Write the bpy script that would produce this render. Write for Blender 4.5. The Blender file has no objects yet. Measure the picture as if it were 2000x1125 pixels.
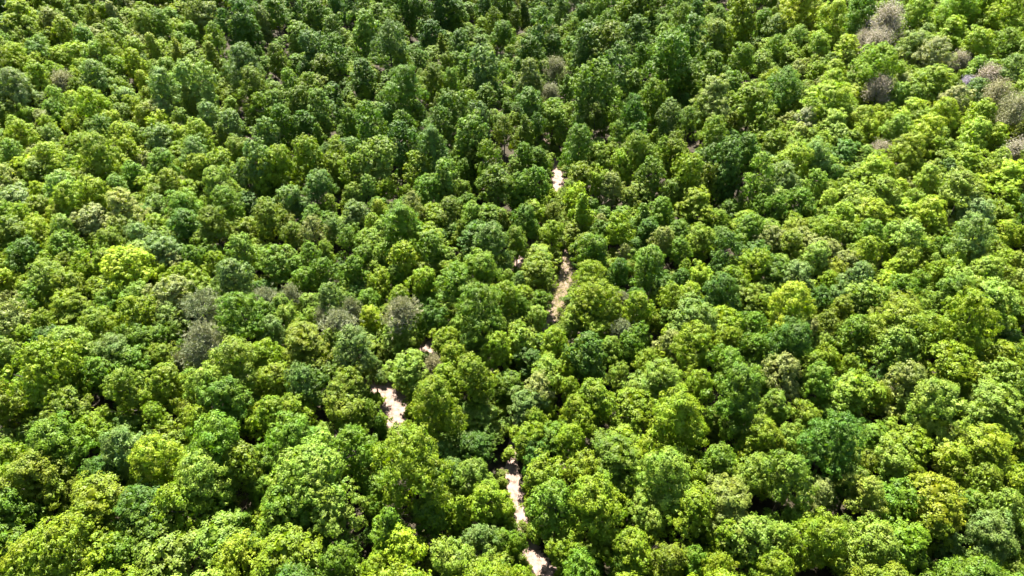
import bpy, math, random
import numpy as np
from mathutils import Vector, Matrix

# ------------------------------------------------------------------ camera, sky, sun, exposure
sc = bpy.context.scene
cam_data = bpy.data.cameras.new('camera')
cam_data.lens = 24.3
cam_data.sensor_width = 36.0
cam_data.clip_start = 0.5
cam_data.clip_end = 5000.0
cam = bpy.data.objects.new('camera', cam_data)
sc.collection.objects.link(cam)
cam.location = (0.0, 0.0, 80.0)
cam.rotation_euler = (math.radians(90.0 - 39.5), 0.0, 0.0)
sc.camera = cam

SUN_ELEV, SUN_AZ = 55.0, -12.0        # azimuth from straight ahead (+y), negative = to the left
world = bpy.data.worlds.new('World')
sc.world = world
world.use_nodes = True
wn = world.node_tree.nodes
sky = wn.new('ShaderNodeTexSky')
sky.sky_type = 'NISHITA'
sky.sun_disc = False
sky.sun_elevation = math.radians(SUN_ELEV)
sky.sun_rotation = math.radians(SUN_AZ)
wn['Background'].inputs['Strength'].default_value = 0.05
world.node_tree.links.new(sky.outputs['Color'], wn['Background'].inputs['Color'])
sun_data = bpy.data.lights.new('sun', 'SUN')
sun_data.energy = 5.0
sun_data.angle = math.radians(0.5)
sun_data.color = (1.0, 0.955, 0.87)
sun = bpy.data.objects.new('sun', sun_data)
sc.collection.objects.link(sun)
_e, _a = math.radians(SUN_ELEV), math.radians(SUN_AZ)
_to_sun = Vector((math.sin(_a) * math.cos(_e), math.cos(_a) * math.cos(_e), math.sin(_e)))
sun.rotation_euler = _to_sun.to_track_quat('Z', 'Y').to_euler()
sc.view_settings.view_transform = 'Standard'
sc.view_settings.look = 'None'
sc.view_settings.gamma = 1.0
sc.view_settings.exposure = 2.4
sc.view_settings.use_curve_mapping = False
sc.cycles.use_adaptive_sampling = True
sc.cycles.adaptive_threshold = 0.03
sc.cycles.max_bounces = 4
sc.cycles.diffuse_bounces = 2
sc.cycles.glossy_bounces = 2
sc.cycles.transmission_bounces = 2

COL = sc.collection
rng = np.random.default_rng(11)

# ------------------------------------------------------------------ terrain
def sstep(a, b, v):
    t = np.clip((v - a) / (b - a), 0.0, 1.0)
    return t * t * (3 - 2 * t)

def terrain(x, y):
    return 32.0 * sstep(45, 190, -x) * sstep(60, 230, y) + 24.0 * sstep(55, 200, x) * sstep(60, 220, y) - 9.0 * sstep(140, 260, y) * np.exp(-(x / 70) ** 2)

# ------------------------------------------------------------------ helpers
def link(o, parent=None):
    COL.objects.link(o)
    if parent is not None:
        o.parent = parent
    return o

def mesh_from(name, verts, faces, mats, smooth=False):
    me = bpy.data.meshes.new(name)
    me.from_pydata([tuple(v) for v in verts], [], faces)
    for m in (mats if isinstance(mats, (list, tuple)) else [mats]):
        me.materials.append(m)
    if smooth:
        me.polygons.foreach_set('use_smooth', [True] * len(me.polygons))
    me.update()
    return me

def quad_mesh(name, V, mat):
    """V: (n,4,3) array of separate quads"""
    n = len(V)
    me = bpy.data.meshes.new(name)
    me.vertices.add(n * 4)
    me.vertices.foreach_set('co', V.reshape(-1).astype(np.float32))
    me.loops.add(n * 4)
    me.loops.foreach_set('vertex_index', np.arange(n * 4, dtype=np.int32))
    me.polygons.add(n)
    me.polygons.foreach_set('loop_start', np.arange(0, n * 4, 4, dtype=np.int32))
    me.polygons.foreach_set('loop_total', np.full(n, 4, dtype=np.int32))
    me.materials.append(mat)
    me.update(calc_edges=True)
    return me

def new_mat(name):
    m = bpy.data.materials.new(name)
    m.use_nodes = True
    nt = m.node_tree
    nt.nodes.clear()
    out = nt.nodes.new('ShaderNodeOutputMaterial')
    return m, nt, out

def N(nt, kind, **kw):
    n = nt.nodes.new(kind)
    for k, v in kw.items():
        setattr(n, k, v)
    return n

# ------------------------------------------------------------------ materials
def leaf_material(name, trans=0.42, rough=0.55, spec=0.16, var=0.16):
    m, nt, out = new_mat(name)
    L = nt.links.new
    at = N(nt, 'ShaderNodeAttribute', attribute_type='INSTANCER', attribute_name='color')
    geo = N(nt, 'ShaderNodeNewGeometry')
    tc = N(nt, 'ShaderNodeTexCoord')
    nz = N(nt, 'ShaderNodeTexNoise')
    nz.inputs['Scale'].default_value = 0.55
    nz.inputs['Detail'].default_value = 3.0
    L(tc.outputs['Object'], nz.inputs['Vector'])
    # leaf-to-leaf and branch-to-branch variation of hue and value
    hsv = N(nt, 'ShaderNodeHueSaturation')
    mh = N(nt, 'ShaderNodeMapRange')
    mh.inputs['From Min'].default_value = 0.3; mh.inputs['From Max'].default_value = 0.7
    mh.inputs['To Min'].default_value = 0.484; mh.inputs['To Max'].default_value = 0.522
    L(nz.outputs['Fac'], mh.inputs['Value'])
    L(mh.outputs['Result'], hsv.inputs['Hue'])
    mv = N(nt, 'ShaderNodeMapRange')
    mv.inputs['To Min'].default_value = 1.0 - var; mv.inputs['To Max'].default_value = 1.0 + var
    L(geo.outputs['Random Per Island'], mv.inputs['Value'])
    nv = N(nt, 'ShaderNodeTexNoise'); nv.inputs['Scale'].default_value = 0.9; nv.inputs['Detail'].default_value = 2.0
    L(tc.outputs['Object'], nv.inputs['Vector'])
    mb = N(nt, 'ShaderNodeMapRange')
    mb.inputs['From Min'].default_value = 0.3; mb.inputs['From Max'].default_value = 0.7
    mb.inputs['To Min'].default_value = 0.72; mb.inputs['To Max'].default_value = 1.28
    L(nv.outputs['Fac'], mb.inputs['Value'])
    mm = N(nt, 'ShaderNodeMath', operation='MULTIPLY')
    L(mv.outputs['Result'], mm.inputs[0]); L(mb.outputs['Result'], mm.inputs[1])
    L(mm.outputs['Value'], hsv.inputs['Value'])
    L(at.outputs['Color'], hsv.inputs['Color'])
    bs = N(nt, 'ShaderNodeBsdfPrincipled')
    bs.inputs['Roughness'].default_value = rough
    bs.inputs['Specular IOR Level'].default_value = spec
    L(hsv.outputs['Color'], bs.inputs['Base Color'])
    # transmitted light is yellower than reflected light
    tcol = N(nt, 'ShaderNodeMix', data_type='RGBA', blend_type='MULTIPLY')
    tcol.inputs[0].default_value = 1.0
    tcol.inputs[7].default_value = (1.6 * trans, 1.75 * trans, 0.5 * trans, 1.0)
    L(hsv.outputs['Color'], tcol.inputs[6])
    tr = N(nt, 'ShaderNodeBsdfTranslucent')
    L(tcol.outputs[2], tr.inputs['Color'])
    mx = N(nt, 'ShaderNodeAddShader')
    L(bs.outputs[0], mx.inputs[0]); L(tr.outputs[0], mx.inputs[1])
    L(mx.outputs[0], out.inputs['Surface'])
    return m

def noise_material(name, c1, c2, scale, rough=0.9, c3=None, bump=0.0):
    m, nt, out = new_mat(name)
    L = nt.links.new
    tc = N(nt, 'ShaderNodeTexCoord')
    nz = N(nt, 'ShaderNodeTexNoise')
    nz.inputs['Scale'].default_value = scale
    nz.inputs['Detail'].default_value = 8.0
    nz.inputs['Roughness'].default_value = 0.65
    L(tc.outputs['Object'], nz.inputs['Vector'])
    cr = N(nt, 'ShaderNodeValToRGB')
    cr.color_ramp.elements[0].position = 0.36
    cr.color_ramp.elements[0].color = (*c1, 1)
    cr.color_ramp.elements[1].position = 0.66
    cr.color_ramp.elements[1].color = (*c2, 1)
    if c3:
        e = cr.color_ramp.elements.new(0.5); e.color = (*c3, 1)
    L(nz.outputs['Fac'], cr.inputs['Fac'])
    bs = N(nt, 'ShaderNodeBsdfPrincipled')
    bs.inputs['Roughness'].default_value = rough
    bs.inputs['Specular IOR Level'].default_value = 0.2
    L(cr.outputs['Color'], bs.inputs['Base Color'])
    if bump:
        bp = N(nt, 'ShaderNodeBump')
        bp.inputs['Strength'].default_value = bump
        bp.inputs['Distance'].default_value = 0.15
        n2 = N(nt, 'ShaderNodeTexNoise'); n2.inputs['Scale'].default_value = scale * 4
        L(tc.outputs['Object'], n2.inputs['Vector'])
        L(n2.outputs['Fac'], bp.inputs['Height'])
        L(bp.outputs['Normal'], bs.inputs['Normal'])
    L(bs.outputs[0], out.inputs['Surface'])
    return m

M_LEAF = leaf_material('broad_leaves')
M_NEEDLE = leaf_material('pine_needles', trans=0.12, rough=0.6, spec=0.25, var=0.35)
M_BUD = leaf_material('budding_twigs', trans=0.2, rough=0.6, spec=0.2, var=0.4)
M_BARK = noise_material('bark', (0.045, 0.036, 0.028), (0.13, 0.11, 0.09), 2.5, bump=0.4)
M_DEAD = noise_material('dead_wood', (0.22, 0.2, 0.17), (0.42, 0.39, 0.34), 2.0)
M_GROUND = noise_material('forest_floor', (0.016, 0.014, 0.008), (0.055, 0.042, 0.025), 0.6, c3=(0.032, 0.026, 0.014), bump=0.5)
M_TRACK = noise_material('dry_dirt', (0.115, 0.078, 0.056), (0.30, 0.212, 0.172), 1.3, c3=(0.22, 0.156, 0.125), bump=0.4)
M_GRASS = leaf_material('dry_grass', trans=0.25, rough=0.6, spec=0.2, var=0.4)

# ------------------------------------------------------------------ ground and tracks
def axis(lo, hi, flo, fhi, fine, coarse):
    a = list(np.arange(lo, flo, coarse)) + list(np.arange(flo, fhi, fine)) + list(np.arange(fhi, hi + coarse, coarse))
    return np.array(a)

gx = axis(-2400, 2400, -280, 280, 8, 200)
gy = axis(-1200, 3600, -40, 420, 8, 200)
GX, GY = np.meshgrid(gx, gy)
GZ = terrain(GX, GY)
gv = np.stack([GX, GY, GZ], -1).reshape(-1, 3)
nx = len(gx)
gf = [(j * nx + i, j * nx + i + 1, (j + 1) * nx + i + 1, (j + 1) * nx + i) for j in range(len(gy) - 1) for i in range(nx - 1)]
ground = link(bpy.data.objects.new('ground', mesh_from('ground', gv, gf, M_GROUND, True)))
ground['kind'] = 'structure'

def ground_z(x, y):
    """height of the ground mesh itself (bilinear in its 8 m cells)"""
    i = int(np.searchsorted(gx, x)) - 1; j = int(np.searchsorted(gy, y)) - 1
    u = (x - gx[i]) / (gx[i + 1] - gx[i]); v = (y - gy[j]) / (gy[j + 1] - gy[j])
    return float(GZ[j, i] * (1 - u) * (1 - v) + GZ[j, i + 1] * u * (1 - v) + GZ[j + 1, i] * (1 - u) * v + GZ[j + 1, i + 1] * u * v)

def catmull(P, k=14):
    P = [np.array(p, float) for p in P]
    P = [2 * P[0] - P[1]] + P + [2 * P[-1] - P[-2]]
    out = []
    for i in range(1, len(P) - 2):
        for t in np.linspace(0, 1, k, endpoint=False):
            a, b, c, d = P[i - 1], P[i], P[i + 1], P[i + 2]
            out.append(0.5 * ((2 * b) + (c - a) * t + (2 * a - 5 * b + 4 * c - d) * t * t + (3 * b - a - 3 * c + d) * t ** 3))
    out.append(P[-2])
    return np.array(out)

def track(name, pts, z, seed):
    """dirt ribbon with ragged edges; pts = (x, y, width)"""
    r = np.random.default_rng(seed)
    C = catmull(pts)
    d = np.gradient(C[:, :2], axis=0)
    d /= np.linalg.norm(d, axis=1)[:, None]
    nrm = np.stack([-d[:, 1], d[:, 0]], 1)
    V, F = [], []
    k = 5
    for i in range(len(C)):
        el = 0.5 * C[i, 2] * (1 + r.uniform(-0.35, 0.3)); er = 0.5 * C[i, 2] * (1 + r.uniform(-0.35, 0.3))
        for j in range(k):
            o = -el + (el + er) * j / (k - 1)
            px, py = C[i, 0] + nrm[i, 0] * o, C[i, 1] + nrm[i, 1] * o
            V.append((px, py, z + ground_z(px, py)))
        if i:
            for j in range(k - 1):
                a = (i - 1) * k + j
                F.append((a, a + 1, a + k + 1, a + k))
    o = link(bpy.data.objects.new(name, mesh_from(name, V, F, M_TRACK)))
    o['kind'] = 'structure'
    return o

TRACKS = [('dirt_track', [(6.89, 38.88, 3.4), (4.22, 42.65, 3.0), (2.42, 45.65, 2.3), (1.2, 50.3, 1.3), (0.21, 54.55, 2.0), (-0.14, 60.87, 1.5), (1.54, 68.38, 1.6), (3.67, 76.84, 1.6), (6.91, 89.04, 1.8), (8.88, 95.96, 2.2), (10.51, 104.32, 2.2), (10.78, 117.21, 1.6), (10.31, 134.4, 2.4), (10.19, 141.28, 2.0), (9.0, 155.4, 1.6), (8.54, 181.08, 1.6)]), ('forest_clearing', [(-6.89, 60.87, 2.0), (-9.56, 62.67, 2.2), (-14.89, 64.33, 2.4), (-17.73, 66.61, 3.4), (-17.75, 69.69, 5.8), (-19.25, 72.06, 6.6), (-21.76, 73.01, 4.6), (-20.68, 75.95, 2.4), (-16.65, 79.71, 2.6), (-14.16, 81.48, 3.4), (-10.45, 86.44, 2.2), (-4.65, 96.68, 2.2), (0.78, 104.16, 2.6), (6.28, 117.21, 2.2), (9.81, 129.02, 2.2)])]
for _i, (_n, _p) in enumerate(TRACKS):
    track(_n, _p, 0.03 + 0.006 * _i, 40 + _i)

# ------------------------------------------------------------------ tree prototypes (metres, base of the trunk at the origin)
def rand_dirs(r, n):
    v = r.normal(size=(n, 3))
    return v / np.linalg.norm(v, axis=1)[:, None]

def unit(v):
    return v / np.maximum(np.linalg.norm(v, axis=-1, keepdims=True), 1e-6)

def leaf_cards(r, P, Nn, length, width, fold=0.25):
    """one folded leaf spray per point P, facing Nn"""
    n = len(P)
    t = unit(np.cross(Nn, rand_dirs(r, n)))
    b = np.cross(Nn, t)
    l = (length * r.uniform(0.7, 1.3, n))[:, None]
    w = (width * r.uniform(0.7, 1.3, n))[:, None]
    A = P - t * l * 0.5
    B = P + b * w * 0.5 - Nn * w * fold
    C = P + t * l * 0.5 - Nn * l * 0.12
    D = P - b * w * 0.5 - Nn * w * fold
    return np.stack([A, B, C, D], 1)

def profile(kind, u):
    if kind == 'c':
        return np.clip(np.minimum(1.0, (u / 0.16) ** 0.6) * (1 - np.clip(u - 0.1, 0, 1) / 0.9) ** 0.72, 0.02, 1)
    if kind == 't':
        return np.clip((1 - np.abs(2 * u - 1) ** 2.6) ** 0.5, 0.02, 1)
    if kind == 's':
        return np.clip(np.where(u < 0.3, (u / 0.3) ** 0.5, (1 - ((u - 0.3) / 0.7) ** 2.2) ** 0.55), 0.02, 1)
    return np.clip(np.where(u < 0.24, (u / 0.24) ** 0.5, (1 - ((u - 0.24) / 0.76) ** 1.9) ** 0.62), 0.02, 1)

def crown_quads(seed, kind, w, h, z0, nl, lobe, tuft_gap, per, leaf, habit=0):
    """boughs on an uneven envelope, lobes and tufts on the boughs, leaf sprays on the tufts.
    habit 0 clumpy, 1 fine, 2 layered, 3 several leaders, 4 lopsided"""
    r = np.random.default_rng(seed)
    R = w / 2
    lean = r.uniform(-0.10, 0.10, 2) * w * (2.0 if habit == 4 else 1.0)
    uu = np.linspace(0.03, 0.97, nl) + r.uniform(-0.5, 0.5, nl) / nl
    if kind in 'rs':
        uu = np.clip(uu, 0.05, 0.98) ** 0.72
    uu = np.clip(uu, 0.03, 0.985)
    az = np.arange(nl) * 2.39996 + r.uniform(-0.7, 0.7, nl)
    a2, p2, a3, p3 = r.uniform(0, 6.28), r.uniform(0.08, 0.22), r.uniform(0, 6.28), r.uniform(0.05, 0.2)
    uneven = 1 + p2 * np.cos(2 * (az - a2)) + p3 * np.cos(3 * (az - a3))
    rad = profile(kind, uu) * R * uneven * r.uniform(0.72, 1.18, nl)
    lr = R * lobe * r.uniform(0.65, 1.4, nl)
    if kind == 'c':
        lr *= 0.55 + 0.6 * (1 - uu)
    cr = np.maximum(rad - lr * 0.85, 0)
    # the top is uneven too: each direction has its own height
    topz = 1 + (0.10 + 0.10 * (habit in (3, 4))) * np.cos(az - a3) * np.clip(cr / R, 0, 1) * 1.4
    zz = z0 + uu * h * topz
    zz = np.minimum(zz, z0 + h - lr * 0.7)
    Lc = np.stack([np.cos(az) * cr + lean[0] * uu, np.sin(az) * cr + lean[1] * uu, zz], 1)
    if habit == 3:      # several leaders: pull the upper lobes to three or four stems
        ns = int(r.integers(3, 5)); sa = r.uniform(0, 6.28) + np.arange(ns) * 6.283 / ns
        sx = np.stack([np.cos(sa), np.sin(sa)], 1) * R * 0.42
        hs = r.uniform(0.0, 0.22, ns) * h
        j = np.argmin(np.linalg.norm(Lc[:, None, :2] - sx[None], axis=2), 1)
        k = np.clip((uu - 0.35) / 0.5, 0, 0.75)[:, None]
        Lc[:, :2] = Lc[:, :2] * (1 - k) + sx[j] * k
        Lc[:, 2] -= hs[j] * np.clip((uu - 0.3) / 0.5, 0, 1)
        lr *= 0.85
    # core so that the middle is never hollow
    Lc = np.vstack([Lc, [[lean[0] * 0.5, lean[1] * 0.5, z0 + h * 0.45]]])
    lr = np.append(lr, R * 0.5)
    mid = np.array([0, 0, z0 + h * 0.36])
    flat = 0.5 if habit == 2 else 0.85
    P, D = [], []
    for i in range(len(Lc)):
        n = max(6, int(4 * math.pi * lr[i] ** 2 / tuft_gap ** 2))
        k = np.arange(n) + 0.5
        ph = np.arccos(1 - 2 * k / n); th = k * 2.39996 + r.uniform(0, 6.28)
        d = np.stack([np.cos(th) * np.sin(ph), np.sin(th) * np.sin(ph), np.cos(ph)], 1)
        d = unit(d + r.normal(scale=0.26, size=d.shape))
        p = Lc[i] + d * lr[i] * r.uniform(0.7, 1.28, n)[:, None] * np.array([1, 1, flat])
        out = unit(p - mid)
        keep = ((d * out).sum(1) > -0.25) & (d[:, 2] > -0.7) & (r.random(n) < 0.9)
        for j in range(len(Lc)):
            if j != i:
                keep &= np.linalg.norm(p - Lc[j], axis=1) > lr[j] * 0.72
        P.append(p[keep]); D.append(unit(d[keep] + 0.35 * out[keep]))
    P = np.vstack(P); D = np.vstack(D)
    nt = len(P)
    ts = tuft_gap * r.uniform(0.28, 0.66, nt)
    cnt = np.maximum(3, (per * (ts / (0.5 * tuft_gap)) ** 1.6 * r.uniform(0.7, 1.2, nt))).astype(int)
    idx = np.repeat(np.arange(nt), cnt)
    q = rand_dirs(r, len(idx))
    q = unit(q + 0.75 * D[idx])
    lp = P[idx] + q * (ts[idx] * r.uniform(0.35, 1.25, len(idx)))[:, None] * np.array([1, 1, 0.5 if habit == 2 else 0.8])
    up = 0.8 if habit == 2 else 0.35
    ln = unit(0.7 * q + 0.3 * D[idx] + np.array([0, 0, up]) + r.normal(scale=0.27, size=q.shape))
    # shaded inner foliage behind the outer sprays
    Pi, Ni = [], []
    for i in range(len(Lc)):
        n = max(5, int(4 * math.pi * (0.7 * lr[i]) ** 2 / 0.30))
        d = rand_dirs(r, n)
        Pi.append(Lc[i] + d * lr[i] * r.uniform(0.45, 0.72, n)[:, None] * np.array([1, 1, flat])); Ni.append(d)
    inner = leaf_cards(r, np.vstack(Pi), np.vstack(Ni), 0.62, 0.5, 0.1)
    return np.vstack([leaf_cards(r, lp, ln, leaf, leaf * 0.66), inner]), Lc, lr

def limb(V, F, a, b, ra, rb, sides=5):
    a = np.array(a, float); b = np.array(b, float)
    d = unit(b - a)
    x = unit(np.cross(d, [0.31, 0.95, 0.05])); y = np.cross(d, x)
    s = len(V)
    for c, rr in ((a, ra), (b, rb)):
        for k in range(sides):
            t = 2 * math.pi * k / sides
            V.append(tuple(c + x * math.cos(t) * rr + y * math.sin(t) * rr))
    for k in range(sides):
        F.append((s + k, s + (k + 1) % sides, s + sides + (k + 1) % sides, s + sides + k))

def trunk_mesh(name, seed, H, w, Lc, mat, top=0.78, nlimb=7):
    r = np.random.default_rng(seed)
    V, F = [], []
    r0 = 0.10 + 0.022 * w
    pts = [np.array([0, 0, -0.4])]
    n = 5
    for i in range(1, n + 1):
        u = i / n
        pts.append(np.array([r.uniform(-0.1, 0.1) * u, r.uniform(-0.1, 0.1) * u, H * top * u]))
    for i in range(n):
        limb(V, F, pts[i], pts[i + 1], r0 * (1 - 0.82 * i / n) * (1.35 if i == 0 else 1), r0 * (1 - 0.82 * (i + 1) / n), 7)
    ids = r.permutation(len(Lc) - 1)[:nlimb] if len(Lc) > 1 else []
    for i in ids:
        e = np.array(Lc[i])
        z = max(H * 0.28, min(H * top * 0.95, e[2] - 0.55 * math.hypot(e[0], e[1])))
        s = np.array([0, 0, z]); m = s + (e - s) * 0.5 + np.array([0, 0, -0.25])
        limb(V, F, s, m, r0 * 0.36, r0 * 0.22, 5); limb(V, F, m, e, r0 * 0.22, r0 * 0.07, 4)
    return mesh_from(name, V, F, mat, True)

PROTO = {}      # kind -> list of (crown mesh, trunk mesh, nominal width, nominal height)
def nominal(kind, w):
    """nominal total height and crown height for a crown width"""
    H = min(21.0, max(6.0, 3.2 + 1.28 * w))
    ch = {'r': 1.15, 's': 0.8, 't': 1.6, 'c': 1.45, 'n': 1.05, 'z': 0.72}[kind] * w
    if kind in 'tc':
        H += 0.18 * w
    ch = min(ch, H - 1.4)
    return H, ch

def broad(kind, sizes, reps, seed):
    L = []
    for w, nl, lobe, gap, per, leaf in sizes:
        for k in range(reps):
            H, ch = nominal(kind, w)
            hb = k if kind in 'rs' else (0, 1, 4)[k % 3]
            q, Lc, lr = crown_quads(seed + k * 17 + int(w * 10), kind, w, ch, H - ch, nl, lobe * (0.8 if hb == 1 else 1.0), gap * (0.78 if hb == 1 else 1.0), int(per * (0.75 if hb == 1 else 1.0)), leaf * (0.85 if hb == 1 else 1.0), hb)
            cm = quad_mesh('crown', q, M_LEAF)
            tm = trunk_mesh('trunk', seed + k, H, w, Lc, M_BARK)
            L.append((cm, tm, w, H))
    return L

PROTO['r'] = broad('r', [(11.5, 38, 0.28, 1.22, 76, 0.24), (8.5, 30, 0.30, 1.08, 64, 0.24), (5.8, 20, 0.34, 0.80, 42, 0.23)], 5, 100)
PROTO['s'] = broad('s', [(12.5, 40, 0.26, 0.95, 44, 0.28), (9.0, 28, 0.28, 0.85, 38, 0.28)], 2, 300)
PROTO['t'] = broad('t', [(7.0, 30, 0.36, 0.85, 32, 0.32), (5.0, 22, 0.4, 0.72, 28, 0.30)], 3, 500)
PROTO['c'] = broad('c', [(7.0, 44, 0.30, 0.7, 24, 0.30), (5.0, 34, 0.32, 0.62, 22, 0.28)], 3, 700)

def budding(seed, w):
    """thin crown of upright twigs with buds and small new leaves"""
    r = np.random.default_rng(seed)
    H, ch = nominal('n', w)
    z0 = H - ch
    V, F = [], []
    n = 26
    tips = []
    for i in range(n):
        u = (i + 0.5) / n
        az = i * 2.4 + r.uniform(-0.4, 0.4)
        rr = w / 2 * math.sqrt(u) * r.uniform(0.75, 1.0)
        e = np.array([math.cos(az) * rr, math.sin(az) * rr, z0 + ch * (0.98 - 0.62 * u * u) * r.uniform(0.9, 1.0)])
        s = np.array([0, 0, z0 + ch * 0.1 + 0.3 * (e[2] - z0) * (1 - u)])
        tips.append((s, e))
    P = []
    for s, e in tips:
        m = 170
        t = r.uniform(0.25, 1.03, m) ** 0.7
        p = s + (e - s) * t[:, None]
        P.append(p + r.normal(scale=1.0, size=(m, 3)) * (0.12 + 0.42 * t)[:, None] * np.array([1, 1, 0.9]))
    P = np.vstack(P)
    up = unit(P - np.array([0, 0, z0 - 0.4 * ch]))
    # fine upright twigs plus buds
    tw = unit(up + r.normal(scale=0.25, size=P.shape))
    side = unit(np.cross(tw, rand_dirs(r, len(P))))
    l = (0.42 * r.uniform(0.6, 1.4, len(P)))[:, None]
    q1 = np.stack([P - side * 0.028, P + side * 0.028, P + tw * l + side * 0.016, P + tw * l - side * 0.016], 1)
    q2 = leaf_cards(r, P + tw * l, unit(up + np.array([0, 0, .4]) + r.normal(scale=0.5, size=P.shape)), 0.22, 0.15)
    cm = quad_mesh('crown', np.vstack([q1, q2]), M_BUD)
    tm = trunk_mesh('trunk', seed, H, w, [e for s, e in tips] + [0], M_BARK, nlimb=18)
    return (cm, tm, w, H)

PROTO['n'] = [budding(900, 7.5), budding(901, 6.5), budding(902, 5.5)]

def pine(seed, w):
    """thin grey-green pine: whorled limbs carrying brush-like needle sprays"""
    r = np.random.default_rng(seed)
    H, ch = nominal('z', w)
    z0 = H - ch
    Q = []
    tips = []
    n = 26
    for i in range(n):
        u = (i + 0.5) / n
        az = i * 2.4 + r.uniform(-0.3, 0.3)
        rr = w / 2 * (1 - u * u * 0.8) * r.uniform(0.55, 1.15)
        s = np.array([0, 0, z0 + ch * 0.78 * u])
        e = s + np.array([math.cos(az) * rr, math.sin(az) * rr, ch * r.uniform(0.16, 0.3)])
        tips.append((s, e))
        m = 26
        t = r.uniform(0.35, 1.12, m)
        c = s + (e - s) * t[:, None] + r.normal(scale=0.55, size=(m, 3)) * (t)[:, None] * np.array([1, 1, 0.35])
        per = 12
        P = np.repeat(c, per, 0)
        d = unit(rand_dirs(r, len(P)) + 0.5 * unit(e - s) + np.array([0, 0, 0.35]))
        side = unit(np.cross(d, rand_dirs(r, len(P))))
        l = (0.4 * r.uniform(0.7, 1.3, len(P)))[:, None]
        Q.append(np.stack([P - side * 0.03, P + side * 0.03, P + d * l + side * 0.012, P + d * l - side * 0.012], 1))
    cm = quad_mesh('crown', np.vstack(Q), M_NEEDLE)
    tm = trunk_mesh('trunk', seed, H, w, [e for s, e in tips] + [0], M_BARK, top=0.93, nlimb=22)
    return (cm, tm, w, H)

PROTO['z'] = [pine(950, 7.0), pine(951, 6.0)]

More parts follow.
